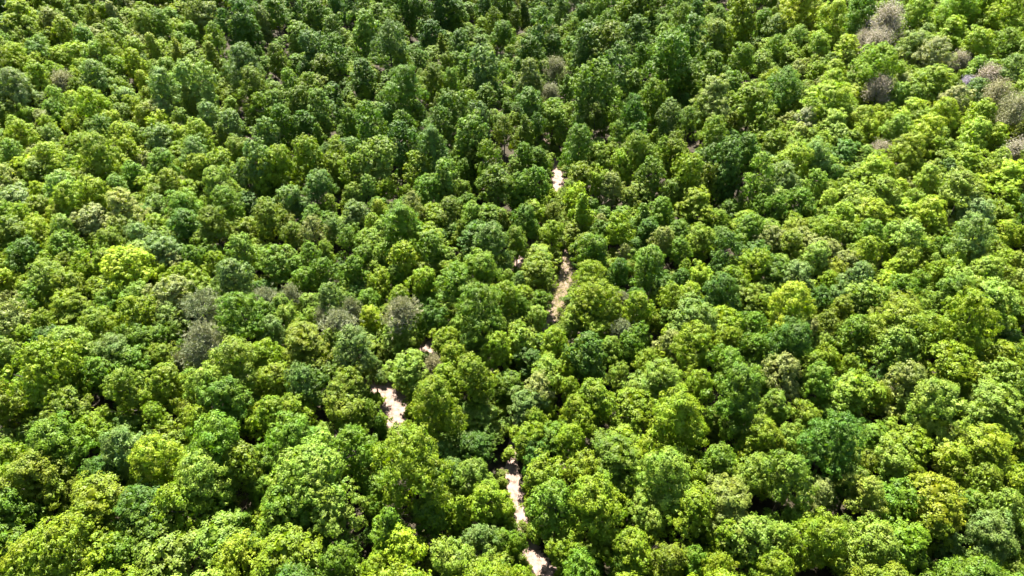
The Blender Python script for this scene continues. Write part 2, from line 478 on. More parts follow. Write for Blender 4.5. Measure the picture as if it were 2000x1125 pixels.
# ------------------------------------------------------------------ trees, one by one
# rows: x, y, crown width, height, kind, prototype, turn, colour (r, g, b in 1/1000), label
TREES = [
(29.1,38.6,5.02,10.45,'r',10,2.86,(98,134,4),'fourth from left of five rounded yellow-green trees along the bottom edge, right side'),
(7.6,39.1,5.29,10.16,'r',11,4.44,(72,129,6),'rounded mid-green tree along the bottom edge, right of centre of the wood'),
(22.8,39.0,4.42,10.07,'r',11,2.93,(110,142,5),'second from left of five rounded yellow-green trees along the bottom edge, right side'),
(-19.6,38.9,5.03,10.75,'r',10,5.96,(64,104,5),'rightmost of two rounded mid-green trees along the bottom edge, left side'),
(20.6,40.1,3.85,9.16,'r',10,2.52,(72,123,6),'rounded mid-green tree along the bottom edge, right side of the wood'),
(-38.0,39.4,6.92,11.77,'r',12,3.47,(105,143,15),'rounded pale green tree along the bottom edge, far left of the wood'),
(17.3,40.4,4.82,9.47,'r',10,4.94,(88,111,6),'rounded olive-green tree along the bottom edge, right of centre of the wood'),
(-30.3,40.0,6.03,11.19,'r',11,4.19,(142,178,9),'rounded golden-green tree along the bottom edge, left side of the wood'),
(-42.5,40.2,6.35,11.34,'r',14,2.51,(76,125,7),'third from left of four rounded mid-green trees along the bottom edge, far left'),
(-6.6,39.8,5.98,12.09,'r',13,2.63,(107,149,15),'rounded pale green tree along the bottom edge, left of centre of the wood'),
(-24.9,40.1,6.96,11.92,'r',12,2.79,(99,137,5),'rightmost of two rounded yellow-green trees along the bottom edge, left side'),
(39.3,40.5,6.66,12.09,'r',10,5.93,(109,147,15),'leftmost of two rounded pale green trees along the bottom edge, far right'),
(6.1,42.0,3.93,8.63,'r',12,5.94,(98,139,5),'rounded yellow-green tree standing closest right of the pale track at the bottom edge'),
(-48.2,38.8,9.66,15.81,'s',3,1.28,(107,143,5),'wide-spreading yellow-green tree along the bottom edge, far left of the wood'),
(13.8,41.7,5.52,9.96,'r',10,3.26,(104,143,5),'rightmost of two rounded yellow-green trees along the bottom edge, right of centre'),
(-12.2,41.7,6.16,10.45,'r',11,5.17,(163,215,9),'rounded bright lime-green tree along the bottom edge, left of centre of the wood'),
(50.9,42.6,3.96,8.77,'c',3,4.55,(86,130,24),'pointed grey-green tree along the bottom edge, far right of the wood'),
(44.1,41.8,5.82,11.02,'r',12,5.43,(88,143,6),'second from left of three rounded mid-green trees along the bottom edge, far right'),
(-57.1,42.2,5.21,10.36,'r',12,4.63,(71,119,6),'leftmost of four rounded mid-green trees along the bottom edge, far left'),
(-33.4,42.0,6.80,11.10,'r',12,0.02,(103,153,15),'leftmost of two rounded pale green trees along the bottom edge, left side'),
(27.7,42.3,6.20,10.27,'r',10,1.38,(107,154,16),'leftmost of two rounded pale green trees along the bottom edge, right side'),
(30.3,42.4,5.22,10.32,'r',11,2.51,(121,171,18),'rightmost of two rounded pale green trees along the bottom edge, right side'),
(-3.8,43.1,4.64,8.86,'r',11,3.40,(82,123,25),'rounded grey-green tree along the bottom edge, left of centre of the wood'),
(24.3,43.2,4.30,9.29,'r',10,6.01,(110,157,5),'third from left of five rounded yellow-green trees along the bottom edge, right side'),
(54.9,42.5,7.15,11.40,'r',8,3.83,(82,119,22),'rounded grey-green tree along the bottom edge, far right of the wood'),
(-40.7,42.4,6.78,12.26,'r',12,1.48,(65,102,6),'rightmost of four rounded mid-green trees along the bottom edge, far left'),
(48.5,43.5,4.31,10.12,'t',4,1.29,(95,124,6),'tall olive-green tree along the bottom edge, far right of the wood'),
(33.9,42.0,7.34,13.63,'r',8,0.29,(94,133,5),'rightmost of five rounded yellow-green trees along the bottom edge, right side'),
(-14.3,43.8,4.94,11.53,'c',5,2.49,(73,125,6),'pointed mid-green tree along the bottom edge, left of centre of the wood'),
(16.4,45.5,4.41,8.55,'r',14,4.15,(122,162,17),'rightmost of two rounded pale green trees along the bottom edge, right of centre'),
(-20.3,45.1,6.98,11.83,'r',11,4.22,(108,151,16),'rightmost of two rounded pale green trees along the bottom edge, left side'),
(-57.8,45.2,5.66,11.64,'r',10,2.19,(68,116,6),'second from left of four rounded mid-green trees along the bottom edge, far left'),
(-42.3,44.9,7.23,13.38,'r',7,5.02,(43,85,7),'rounded dark green tree along the bottom edge, far left of the wood'),
(-37.6,44.9,6.58,13.15,'r',10,1.99,(102,146,5),'leftmost of two rounded yellow-green trees along the bottom edge, left side'),
(20.7,45.5,6.67,11.94,'r',11,0.42,(105,144,5),'leftmost of five rounded yellow-green trees along the bottom edge, right side'),
(-9.5,46.4,5.43,10.15,'r',13,1.10,(61,103,5),'rounded mid-green tree along the bottom edge, left of centre of the wood'),
(5.1,45.8,6.37,11.92,'r',10,1.59,(76,124,7),'rounded mid-green tree standing closest behind the pale track at the bottom edge'),
(57.0,46.0,5.37,11.31,'r',14,5.09,(104,145,15),'rightmost of two rounded pale green trees along the bottom edge, far right'),
(-26.3,46.0,6.36,11.93,'r',12,4.58,(71,118,6),'leftmost of two rounded mid-green trees along the bottom edge, left side'),
(-6.0,47.1,4.11,9.69,'c',3,5.59,(103,147,5),'pointed yellow-green tree along the bottom edge, left of centre of the wood'),
(10.1,45.4,8.24,14.12,'r',8,4.11,(101,143,5),'leftmost of two rounded yellow-green trees along the bottom edge, right of centre'),
(15.9,47.2,4.46,9.65,'r',12,2.95,(109,154,15),'leftmost of two rounded pale green trees along the bottom edge, right of centre'),
(55.3,47.4,4.13,9.24,'r',12,3.62,(71,114,6),'rightmost of three rounded mid-green trees along the bottom edge, far right'),
(-47.3,45.8,8.61,13.80,'r',7,5.48,(99,130,5),'rounded yellow-green tree along the bottom edge, far left of the wood'),
(25.3,46.6,7.43,11.80,'r',7,1.61,(102,126,17),'rounded olive-green tree along the bottom edge, right side of the wood'),
(-2.6,47.9,5.35,9.54,'r',10,2.34,(114,162,6),'rounded yellow-green tree standing closest left of the narrow lower stretch of track'),
(49.6,46.4,6.36,12.75,'r',12,0.63,(130,148,7),'rounded golden-green tree along the bottom edge, far right of the wood'),
(45.9,47.6,6.51,10.76,'r',13,4.79,(70,124,6),'leftmost of three rounded mid-green trees along the bottom edge, far right'),
(37.0,48.5,4.50,9.71,'r',11,0.68,(124,144,34),'rounded cream-tipped green tree along the bottom edge, right side of the wood'),
(42.2,47.9,5.82,11.11,'r',11,1.63,(133,160,19),'rounded yellow-green tree along the bottom edge, far right of the wood'),
(-36.6,47.7,7.73,14.37,'r',5,4.48,(118,170,17),'rounded pale green tree in the lower part, left side of the wood'),
(57.1,50.2,5.62,10.39,'r',14,5.15,(91,122,6),'rounded olive-green tree in the lower part, far right of the wood'),
(-56.5,49.4,8.27,12.82,'r',9,0.31,(100,126,7),'rounded olive-green tree in the lower part, far left of the wood'),
(-4.4,50.9,5.32,9.66,'r',10,1.58,(88,129,12),'rounded pale green tree in the lower part, left of centre of the wood'),
(18.5,48.8,7.14,14.06,'r',5,5.64,(116,169,17),'rounded pale green tree in the lower part, right of centre of the wood'),
(32.8,49.0,6.83,13.60,'r',11,2.10,(85,127,11),'second from left of three rounded pale green trees in the lower part, right side'),
(60.9,50.1,5.58,11.37,'r',13,3.55,(116,154,6),'rightmost of two rounded yellow-green trees in the lower part, far right'),
(-50.6,50.9,5.63,11.12,'r',14,4.30,(45,88,7),'rounded dark green tree in the lower part, far left of the wood'),
(4.3,51.9,6.29,9.76,'r',13,1.19,(101,141,5),'rounded yellow-green tree standing closest right of the narrow lower stretch of track'),
(29.7,51.0,5.63,11.35,'r',11,3.77,(112,154,16),'leftmost of three rounded pale green trees in the lower part, right side'),
(-23.7,48.7,10.07,14.95,'s',3,3.00,(114,169,17),'wide-spreading pale green tree in the lower part, left side of the wood'),
(-33.3,51.0,7.01,12.28,'r',14,0.46,(90,122,6),'rounded olive-green tree in the lower part, left side of the wood'),
(9.0,52.6,5.40,9.71,'r',13,5.27,(105,137,5),'second from left of three rounded yellow-green trees in the lower part, right of centre'),
(-12.0,49.3,9.43,16.95,'r',6,4.33,(99,139,5),'rounded yellow-green tree in the lower part, left of centre of the wood'),
(26.2,52.6,5.73,10.57,'r',14,1.47,(73,115,6),'rounded mid-green tree in the lower part, right side of the wood'),
(-43.5,51.2,7.31,13.78,'r',5,3.24,(152,197,9),'rounded bright lime-green tree in the lower part, far left of the wood'),
(13.1,53.1,7.52,11.97,'r',7,5.13,(65,103,5),'rounded mid-green tree in the lower part, right of centre of the wood'),
(48.1,53.8,5.79,10.81,'r',13,1.73,(118,163,17),'rounded pale green tree in the lower part, far right of the wood'),
(-19.7,53.9,6.14,12.54,'t',1,4.56,(69,118,6),'tall mid-green tree in the lower part, left of centre of the wood'),
(-48.0,53.5,7.48,13.69,'r',9,2.36,(89,134,26),'rounded grey-green tree in the lower part, far left of the wood'),
(58.5,54.1,8.28,12.70,'r',7,0.07,(118,152,6),'leftmost of two rounded yellow-green trees in the lower part, far right'),
(-36.6,52.6,8.72,16.17,'r',8,2.06,(75,132,6),'leftmost of two rounded mid-green trees in the lower part, left side'),
(33.9,55.9,4.08,9.94,'c',4,5.62,(96,122,5),'pointed yellow-green tree in the lower part, right side of the wood'),
(-55.8,54.1,8.57,14.23,'r',8,4.48,(74,124,6),'rounded mid-green tree in the lower part, far left of the wood'),
(7.8,56.5,4.84,9.85,'r',14,1.29,(117,165,6),'leftmost of three rounded yellow-green trees in the lower part, right of centre'),
(31.6,56.1,5.53,11.00,'r',10,5.61,(103,137,5),'leftmost of two rounded yellow-green trees in the lower part, right side'),
(39.5,54.3,8.55,14.93,'r',6,2.50,(46,94,7),'rounded dark green tree in the lower part, right side of the wood'),
(-27.3,55.0,7.21,13.85,'r',7,3.14,(74,131,7),'rightmost of two rounded mid-green trees in the lower part, left side'),
(2.4,57.9,4.64,9.13,'r',12,5.83,(101,143,5),'rounded yellow-green tree standing closest behind the narrow lower stretch of track'),
(37.4,58.4,4.57,8.35,'r',13,0.17,(108,158,15),'rightmost of three rounded pale green trees in the lower part, right side'),
(-56.1,58.8,4.92,10.25,'r',12,4.92,(106,153,5),'leftmost of two rounded yellow-green trees in the lower part, far left'),
(-18.1,61.1,1.75,6.68,'t',5,1.91,(47,87,7),'tall dark green tree standing closest in front of the pale bare clearing'),
(-41.6,59.8,5.34,10.46,'r',14,3.58,(121,158,5),'leftmost of two rounded yellow-green trees in the lower part, left side'),
(-48.1,60.6,4.63,9.39,'r',11,1.86,(96,143,5),'rightmost of two rounded yellow-green trees in the lower part, far left'),
(-32.1,59.9,5.71,11.13,'r',14,6.12,(97,143,5),'rightmost of two rounded yellow-green trees in the lower part, left side'),
(21.8,57.8,8.46,14.92,'r',9,0.26,(114,158,6),'rightmost of three rounded yellow-green trees in the lower part, right of centre'),
(-5.3,63.0,8.59,5.89,'r',5,5.38,(68,111,6),'rounded mid-green tree in the lower part, left of centre of the wood'),
(-28.9,61.2,5.79,10.72,'r',10,3.66,(106,146,5),'rightmost of two rounded yellow-green trees below mid-height, left side'),
(40.1,62.2,5.09,9.12,'r',13,2.19,(101,137,6),'rightmost of two rounded yellow-green trees in the lower part, right side'),
(-58.9,60.3,6.44,12.98,'r',12,1.09,(85,116,6),'second from left of three rounded olive-green trees below mid-height, far left'),
(-22.4,61.1,6.52,11.76,'r',13,2.65,(93,120,6),'rounded olive-green tree in the lower part, left of centre of the wood'),
(64.1,60.6,8.17,13.20,'r',7,4.48,(99,144,14),'fourth from left of five rounded pale green trees below mid-height, far right'),
(16.9,62.5,5.87,10.13,'r',12,1.13,(100,139,4),'rightmost of three rounded yellow-green trees below mid-height, right of centre'),
(-37.3,61.4,7.66,12.84,'r',9,6.16,(63,111,7),'rounded mid-green tree below mid-height, left side of the wood'),
(2.1,63.3,5.13,9.56,'r',12,5.16,(80,120,22),'rounded grey-green tree below mid-height, right of centre of the wood'),
(36.5,63.7,4.77,8.84,'r',10,3.42,(98,143,12),'rounded pale green tree below mid-height, right side of the wood'),
(55.7,60.9,8.15,14.15,'r',9,1.38,(115,159,16),'third from left of five rounded pale green trees below mid-height, far right'),
(-10.3,61.1,7.15,14.05,'r',5,2.23,(100,136,6),'rounded yellow-green tree standing closest right of the pale bare clearing'),
(-67.5,62.4,6.19,12.15,'r',13,1.82,(100,126,6),'leftmost of three rounded olive-green trees below mid-height, far left'),
(29.5,60.6,8.26,15.62,'r',9,4.59,(63,107,6),'second from left of five rounded mid-green trees below mid-height, right side'),
(11.4,63.8,6.30,10.79,'r',10,3.72,(96,137,5),'second from left of three rounded yellow-green trees below mid-height, right of centre'),
(47.2,64.6,6.33,11.32,'r',12,2.38,(120,170,12),'leftmost of five rounded pale green trees below mid-height, far right'),
(-52.6,64.4,6.29,12.29,'r',11,3.56,(105,147,12),'rightmost of three rounded pale green trees below mid-height, far left'),
(3.8,65.6,5.61,10.35,'r',11,4.29,(149,164,40),'rounded cream-tipped green tree below mid-height, right of centre of the wood'),
(-48.3,65.7,6.39,11.13,'r',14,6.27,(108,144,6),'rounded yellow-green tree below mid-height, far left of the wood'),
(25.6,65.5,5.18,11.17,'r',14,4.34,(105,148,5),'rightmost of two rounded yellow-green trees below mid-height, right side'),
(-34.0,66.4,6.04,10.72,'r',10,5.63,(109,140,6),'leftmost of two rounded olive-green trees below mid-height, left side'),
(-28.5,65.1,6.31,12.69,'r',14,3.26,(63,103,16),'rightmost of two rounded grey-green trees below mid-height, left side'),
(-22.7,66.0,5.16,11.06,'r',12,3.79,(88,120,6),'rounded olive-green tree standing closest left of the pale bare clearing'),
(-42.0,64.8,7.06,13.58,'r',8,0.37,(116,165,15),'leftmost of two rounded pale green trees below mid-height, left side'),
(-0.9,68.6,5.39,8.07,'r',13,3.98,(68,109,6),'rounded mid-green tree below mid-height, left of centre of the wood'),
(20.1,65.9,7.16,12.40,'r',7,0.27,(95,138,12),'rightmost of two rounded pale green trees below mid-height, right of centre'),
(43.3,66.6,5.23,10.90,'r',10,2.78,(86,140,10),'fourth from left of five rounded mid-green trees below mid-height, right side'),
(54.8,66.0,6.58,12.10,'r',14,3.26,(113,133,24),'rounded cream-tipped green tree below mid-height, far right of the wood'),
(68.3,66.6,6.83,11.65,'r',11,5.15,(122,167,18),'rightmost of five rounded pale green trees below mid-height, far right'),
(38.0,67.2,5.86,11.28,'r',10,0.44,(127,140,35),'rounded cream-tipped green tree below mid-height, right side of the wood'),
(-58.3,67.6,6.49,11.19,'r',11,5.80,(71,123,6),'leftmost of four rounded mid-green trees below mid-height, far left'),
(-5.2,66.6,6.40,12.55,'r',14,2.45,(97,131,6),'rounded olive-green tree below mid-height, left of centre of the wood'),
(5.1,68.5,6.15,10.52,'r',11,4.21,(124,174,17),'leftmost of two rounded pale green trees below mid-height, right of centre'),
(-61.8,64.0,9.12,16.87,'s',3,4.92,(113,159,5),'wide-spreading yellow-green tree below mid-height, far left of the wood'),
(-15.0,69.7,5.91,10.21,'r',12,6.24,(115,165,17),'rounded pale green tree standing closest behind the pale bare clearing'),
(30.3,68.0,6.47,12.64,'r',11,2.13,(76,129,7),'leftmost of five rounded mid-green trees below mid-height, right side'),
(-11.4,70.8,3.27,8.37,'n',2,4.09,(154,136,69),'brown budding tree below mid-height, left of centre of the wood'),
(-38.0,67.7,8.02,14.04,'r',5,6.21,(111,150,12),'rightmost of two rounded pale green trees below mid-height, left side'),
(62.0,68.5,6.48,13.04,'r',12,0.78,(114,155,5),'leftmost of two rounded yellow-green trees below mid-height, far right'),
(-54.4,70.7,6.25,10.36,'r',10,3.92,(69,119,6),'third from left of four rounded mid-green trees below mid-height, far left'),
(-73.2,70.6,5.40,10.91,'r',10,0.08,(109,149,16),'leftmost of three rounded pale green trees below mid-height, far left'),
(-49.1,72.0,2.96,7.86,'z',1,4.71,(184,185,100),'leftmost of three thin grey-brown pines below mid-height, left side'),
(-34.9,70.4,6.21,11.43,'r',14,1.72,(112,159,5),'leftmost of two rounded yellow-green trees below mid-height, left side'),
(-57.7,70.4,7.43,12.32,'r',8,2.64,(85,124,24),'rounded grey-green tree below mid-height, far left of the wood'),
(-51.5,72.1,5.49,9.74,'r',14,3.80,(94,126,6),'rightmost of three rounded olive-green trees below mid-height, far left'),
(11.2,71.2,5.42,12.03,'t',5,2.41,(47,86,7),'tall dark green tree below mid-height, right of centre of the wood'),
(73.0,73.1,5.13,8.98,'r',10,3.31,(134,170,7),'rightmost of two rounded yellow-green trees below mid-height, far right'),
(-62.4,70.6,8.22,13.63,'r',5,0.59,(116,168,17),'second from left of three rounded pale green trees below mid-height, far left'),
(-45.3,71.4,5.82,10.81,'z',1,4.46,(183,199,106),'second from left of three thin grey-brown pines below mid-height, left side'),
(-22.8,70.4,7.37,14.06,'r',8,2.72,(78,114,23),'rounded grey-green tree below mid-height, left of centre of the wood'),
(35.9,72.8,5.92,10.68,'r',11,2.38,(69,118,6),'third from left of five rounded mid-green trees below mid-height, right side'),
(56.1,71.4,6.84,12.72,'r',10,1.83,(98,141,14),'second from left of five rounded pale green trees below mid-height, far right'),
(-2.7,73.3,5.10,10.50,'r',10,5.56,(113,161,6),'rounded yellow-green tree below mid-height, left of centre of the wood'),
(17.3,74.4,3.67,9.46,'t',5,5.49,(64,109,6),'tall mid-green tree below mid-height, right of centre of the wood'),
(6.3,74.0,5.55,10.43,'r',14,0.69,(113,157,5),'leftmost of three rounded yellow-green trees below mid-height, right of centre'),
(25.9,71.7,7.45,13.80,'r',8,2.07,(103,143,5),'leftmost of two rounded yellow-green trees below mid-height, right side'),
(-30.4,73.1,8.00,12.67,'r',7,5.16,(94,118,6),'rightmost of two rounded olive-green trees below mid-height, left side'),
(1.4,75.8,4.80,9.49,'t',3,6.12,(117,164,12),'tall pale green tree below mid-height, right of centre of the wood'),
(-52.5,74.9,6.03,10.37,'r',11,3.35,(71,116,6),'rightmost of four rounded mid-green trees below mid-height, far left'),
(39.8,72.9,7.92,14.36,'r',8,0.56,(44,84,7),'rounded dark green tree below mid-height, right side of the wood'),
(-45.1,73.4,5.87,12.12,'z',1,5.61,(210,216,122),'rightmost of three thin grey-brown pines below mid-height, left side'),
(-56.0,74.9,5.98,12.10,'r',13,2.97,(65,107,6),'second from left of four rounded mid-green trees below mid-height, far left'),
(-36.8,76.6,5.23,10.25,'r',10,0.39,(90,134,27),'leftmost of two rounded grey-green trees below mid-height, left side'),
(-18.3,79.2,6.30,7.41,'r',10,6.04,(112,160,16),'rounded pale green tree below mid-height, left of centre of the wood'),
(51.7,76.7,5.88,10.57,'r',10,5.60,(77,122,6),'rightmost of five rounded mid-green trees below mid-height, right side'),
(62.1,75.3,6.42,12.41,'r',13,0.28,(84,128,6),'rounded mid-green tree below mid-height, far right of the wood'),
(-62.4,75.9,7.32,12.15,'r',5,4.17,(103,145,6),'third from left of four rounded yellow-green trees at mid-height, far left'),
(36.5,76.9,6.09,11.37,'r',11,2.54,(74,128,6),'rounded mid-green tree at mid-height, right side of the wood'),
(56.4,74.5,9.69,15.04,'r',8,2.14,(100,133,5),'second from left of three rounded yellow-green trees at mid-height, far right'),
(17.0,78.4,3.98,8.58,'z',1,0.73,(192,212,112),'leftmost of two thin grey-brown pines at mid-height, right of centre'),
(32.3,77.4,6.10,11.89,'r',12,0.81,(122,169,5),'leftmost of two rounded yellow-green trees at mid-height, right side'),
(-26.4,77.5,6.08,11.05,'z',1,1.24,(196,207,111),'rightmost of five thin grey-brown pines at mid-height, left side'),
(-52.5,79.0,6.64,11.04,'r',11,4.72,(90,128,17),'leftmost of five rounded mid-green trees at mid-height, left side'),
(66.9,75.2,8.84,16.13,'r',6,5.03,(116,157,5),'rightmost of three rounded yellow-green trees at mid-height, far right'),
(-74.7,77.3,6.92,13.38,'r',13,0.64,(133,155,37),'leftmost of two rounded cream-tipped green trees at mid-height, far left'),
(-14.9,81.5,2.73,8.15,'t',4,5.61,(69,116,6),'second from left of three tall mid-green trees at mid-height, left of centre'),
(-40.2,77.0,8.58,14.93,'r',6,0.33,(67,116,6),'second from left of five rounded mid-green trees at mid-height, left side'),
(27.8,78.6,7.01,12.70,'r',12,4.47,(88,131,17),'leftmost of two rounded grey-green trees at mid-height, right side'),
(-57.5,78.7,7.01,12.86,'r',11,0.10,(115,151,5),'rightmost of four rounded yellow-green trees at mid-height, far left'),
(-30.0,81.7,3.63,8.16,'z',1,5.78,(187,190,109),'fourth from left of five thin grey-brown pines at mid-height, left side'),
(-12.1,81.5,4.97,9.87,'r',13,1.30,(49,93,8),'rounded dark green tree at mid-height, left of centre of the wood'),
(-17.0,79.3,6.14,11.89,'z',1,2.30,(211,208,114),'rightmost of two thin grey-brown pines at mid-height, left of centre'),
(52.4,82.0,4.99,10.06,'r',14,1.68,(100,123,7),'rightmost of two rounded olive-green trees at mid-height, right side'),
(-68.8,80.7,7.13,12.17,'r',7,1.87,(107,144,5),'leftmost of four rounded yellow-green trees at mid-height, far left'),
(-4.6,78.6,9.11,15.21,'r',6,0.09,(67,109,6),'second from left of three rounded mid-green trees at mid-height, left of centre'),
(60.4,80.9,7.37,12.10,'r',7,1.81,(96,124,6),'rounded olive-green tree at mid-height, far right of the wood'),
(19.7,81.8,5.40,11.44,'r',10,3.96,(105,147,5),'second from left of three rounded yellow-green trees at mid-height, right of centre'),
(-25.7,83.2,3.66,8.81,'z',1,5.03,(189,198,104),'leftmost of two thin grey-brown pines at mid-height, left of centre'),
(-47.5,80.1,6.59,12.72,'z',0,6.27,(180,203,103),'leftmost of five thin grey-brown pines at mid-height, left side'),
(43.2,80.5,7.51,14.06,'r',5,0.97,(172,213,11),'rounded bright lime-green tree at mid-height, right side of the wood'),
(-28.7,83.5,5.47,11.31,'r',14,1.30,(82,120,21),'rightmost of two rounded grey-green trees at mid-height, left side'),
(75.1,81.8,6.70,13.41,'r',12,4.17,(135,193,23),'rightmost of three rounded pale green trees at mid-height, far right'),
(-76.2,83.9,5.95,10.96,'r',11,4.57,(80,131,7),'rounded mid-green tree at mid-height, far left of the wood'),
(12.8,82.7,8.36,13.08,'r',6,2.25,(109,144,5),'leftmost of three rounded yellow-green trees at mid-height, right of centre'),
(17.7,85.4,4.19,8.27,'z',1,1.31,(193,194,107),'rightmost of two thin grey-brown pines at mid-height, right of centre'),
(-39.7,84.3,5.51,9.87,'z',1,1.60,(180,192,102),'second from left of five thin grey-brown pines at mid-height, left side'),
(-1.4,83.7,5.92,11.87,'r',14,4.76,(96,138,5),'rightmost of three rounded yellow-green trees at mid-height, left of centre'),
(25.6,84.3,5.05,11.00,'r',11,4.97,(108,145,5),'rightmost of three rounded yellow-green trees at mid-height, right of centre'),
(38.4,85.9,5.60,9.63,'r',12,3.40,(96,129,7),'leftmost of two rounded olive-green trees at mid-height, right side'),
(-53.6,83.2,6.77,13.27,'r',12,6.13,(134,153,39),'rightmost of two rounded cream-tipped green trees at mid-height, far left'),
(33.2,83.5,7.25,13.03,'r',5,6.18,(45,87,7),'rounded dark green tree at mid-height, right side of the wood'),
(71.2,84.8,7.36,11.78,'r',5,5.89,(78,125,8),'rightmost of two rounded mid-green trees at mid-height, far right'),
(-36.2,86.7,3.75,8.51,'z',1,3.93,(207,214,121),'third from left of five thin grey-brown pines at mid-height, left side'),
(56.8,85.9,5.57,10.77,'r',12,6.08,(132,184,23),'leftmost of three rounded pale green trees at mid-height, far right'),
(61.0,84.2,6.84,12.81,'r',11,5.99,(85,137,8),'leftmost of two rounded mid-green trees at mid-height, far right'),
(-71.5,85.5,7.39,11.66,'r',9,4.99,(105,139,6),'second from left of four rounded yellow-green trees at mid-height, far left'),
(-9.1,86.9,6.49,13.01,'r',12,0.36,(74,124,6),'leftmost of three rounded mid-green trees at mid-height, left of centre'),
(-75.6,87.1,6.50,12.81,'r',11,0.40,(131,176,21),'rounded pale green tree at mid-height, far left of the wood'),
(13.2,88.3,7.28,12.34,'r',6,0.15,(109,149,5),'rounded yellow-green tree standing closest right of the grassy middle stretch of track'),
(47.6,89.8,6.22,10.43,'r',10,1.10,(101,145,32),'rightmost of two rounded grey-green trees at mid-height, right side'),
(56.6,88.5,5.65,11.75,'r',14,5.61,(99,143,36),'rounded grey-green tree at mid-height, far right of the wood'),
(-45.7,87.9,6.54,12.99,'r',10,4.99,(84,123,25),'leftmost of two rounded grey-green trees at mid-height, left side'),
(-22.4,90.7,4.82,9.60,'r',13,5.39,(115,154,6),'leftmost of three rounded yellow-green trees at mid-height, left of centre'),
(-35.5,91.0,5.31,9.83,'r',13,4.25,(78,130,6),'fourth from left of five rounded mid-green trees at mid-height, left side'),
(-15.0,90.3,5.51,10.58,'r',13,3.79,(113,166,6),'second from left of three rounded yellow-green trees at mid-height, left of centre'),
(78.5,89.7,6.18,11.51,'r',14,0.08,(137,185,18),'second from left of three rounded pale green trees at mid-height, far right'),
(-31.7,92.3,5.60,9.95,'r',11,2.94,(66,113,6),'rightmost of five rounded mid-green trees at mid-height, left side'),
(-26.8,92.4,4.14,10.30,'t',3,3.51,(67,112,6),'leftmost of three tall mid-green trees at mid-height, left of centre'),
(4.4,92.0,6.23,10.77,'r',12,4.18,(92,123,5),'rounded yellow-green tree standing closest left of the grassy middle stretch of track'),
(18.0,92.3,4.62,10.11,'r',14,4.15,(44,88,7),'rounded dark green tree at mid-height, right of centre of the wood'),
(-76.6,93.7,3.93,9.51,'t',4,3.66,(97,121,8),'tall olive-green tree at mid-height, far left of the wood'),
(-6.0,91.3,8.13,12.91,'r',8,0.54,(86,134,6),'rightmost of three rounded mid-green trees at mid-height, left of centre'),
(-62.5,89.4,8.66,13.57,'s',2,1.91,(193,243,13),'wide-spreading bright lime-green tree at mid-height, far left of the wood'),
(22.5,92.0,6.73,12.68,'r',14,4.77,(82,132,11),'rounded pale green tree at mid-height, right of centre of the wood'),
(40.3,92.0,6.72,13.00,'r',13,4.43,(106,148,5),'rightmost of two rounded yellow-green trees at mid-height, right side'),
(-18.7,94.7,4.94,11.18,'t',5,0.61,(123,160,5),'tall yellow-green tree at mid-height, left of centre of the wood'),
(-40.6,93.9,6.11,11.64,'r',12,3.56,(78,127,7),'third from left of five rounded mid-green trees at mid-height, left side'),
(51.4,94.3,5.88,11.55,'r',10,5.53,(134,185,25),'rounded pale green tree at mid-height, right side of the wood'),
(-23.2,98.3,3.31,8.42,'t',5,1.44,(117,167,17),'tall pale green tree at mid-height, left of centre of the wood'),
(36.5,96.0,5.95,12.52,'t',1,2.39,(44,83,7),'tall dark green tree at mid-height, right side of the wood'),
(-84.1,95.1,6.62,11.94,'r',13,5.04,(55,100,10),'rounded dark green tree at mid-height, far left of the wood'),
(-46.1,95.9,5.93,11.86,'r',10,2.03,(106,157,16),'rounded pale green tree at mid-height, left side of the wood'),
(60.8,96.0,5.94,11.77,'r',11,0.23,(132,172,8),'leftmost of three rounded yellow-green trees at mid-height, far right'),
(-60.6,96.1,6.44,11.91,'r',12,5.28,(95,141,34),'rounded grey-green tree at mid-height, far left of the wood'),
(-13.9,97.4,4.76,11.49,'t',5,2.23,(64,106,5),'rightmost of three tall mid-green trees at mid-height, left of centre'),
(30.2,99.7,4.86,9.04,'r',14,2.18,(74,122,6),'rounded mid-green tree at mid-height, right of centre of the wood'),
(-78.2,98.6,6.06,10.30,'r',10,3.06,(85,135,9),'rounded mid-green tree above mid-height, far left of the wood'),
(-69.0,97.4,5.99,11.82,'r',10,2.38,(101,135,9),'third from left of four rounded olive-green trees above mid-height, far left'),
(13.7,96.5,6.92,13.31,'r',13,3.20,(62,105,5),'rounded mid-green tree standing closest behind the grassy middle stretch of track'),
(49.2,98.2,5.78,11.38,'r',14,1.80,(107,136,9),'rounded olive-green tree above mid-height, right side of the wood'),
(77.4,101.0,3.10,8.39,'t',4,1.40,(87,145,11),'tall mid-green tree above mid-height, far right of the wood'),
(-3.4,98.1,7.51,12.53,'r',5,5.41,(72,116,16),'rounded grey-green tree above mid-height, left of centre of the wood'),
(0.9,101.8,4.65,9.99,'r',10,3.52,(85,122,7),'leftmost of three rounded mid-green trees above mid-height, right of centre'),
(33.9,101.2,5.13,10.99,'r',12,4.54,(119,162,10),'rightmost of two rounded yellow-green trees above mid-height, right side'),
(70.9,100.5,6.37,11.74,'r',14,2.04,(158,217,33),'leftmost of two rounded pale green trees above mid-height, far right'),
(79.7,97.8,7.94,14.37,'r',6,5.33,(114,163,34),'leftmost of two rounded grey-green trees above mid-height, far right'),
(64.0,102.2,5.68,11.19,'r',10,4.24,(95,152,12),'rounded mid-green tree above mid-height, far right of the wood'),
(-85.1,101.7,5.64,10.89,'r',13,5.95,(140,180,10),'leftmost of three rounded yellow-green trees above mid-height, far left'),
(-9.4,104.5,3.95,9.63,'c',5,3.56,(80,111,5),'pointed olive-green tree above mid-height, left of centre of the wood'),
(43.0,102.7,6.73,11.41,'r',14,0.33,(76,125,7),'leftmost of two rounded mid-green trees above mid-height, right side'),
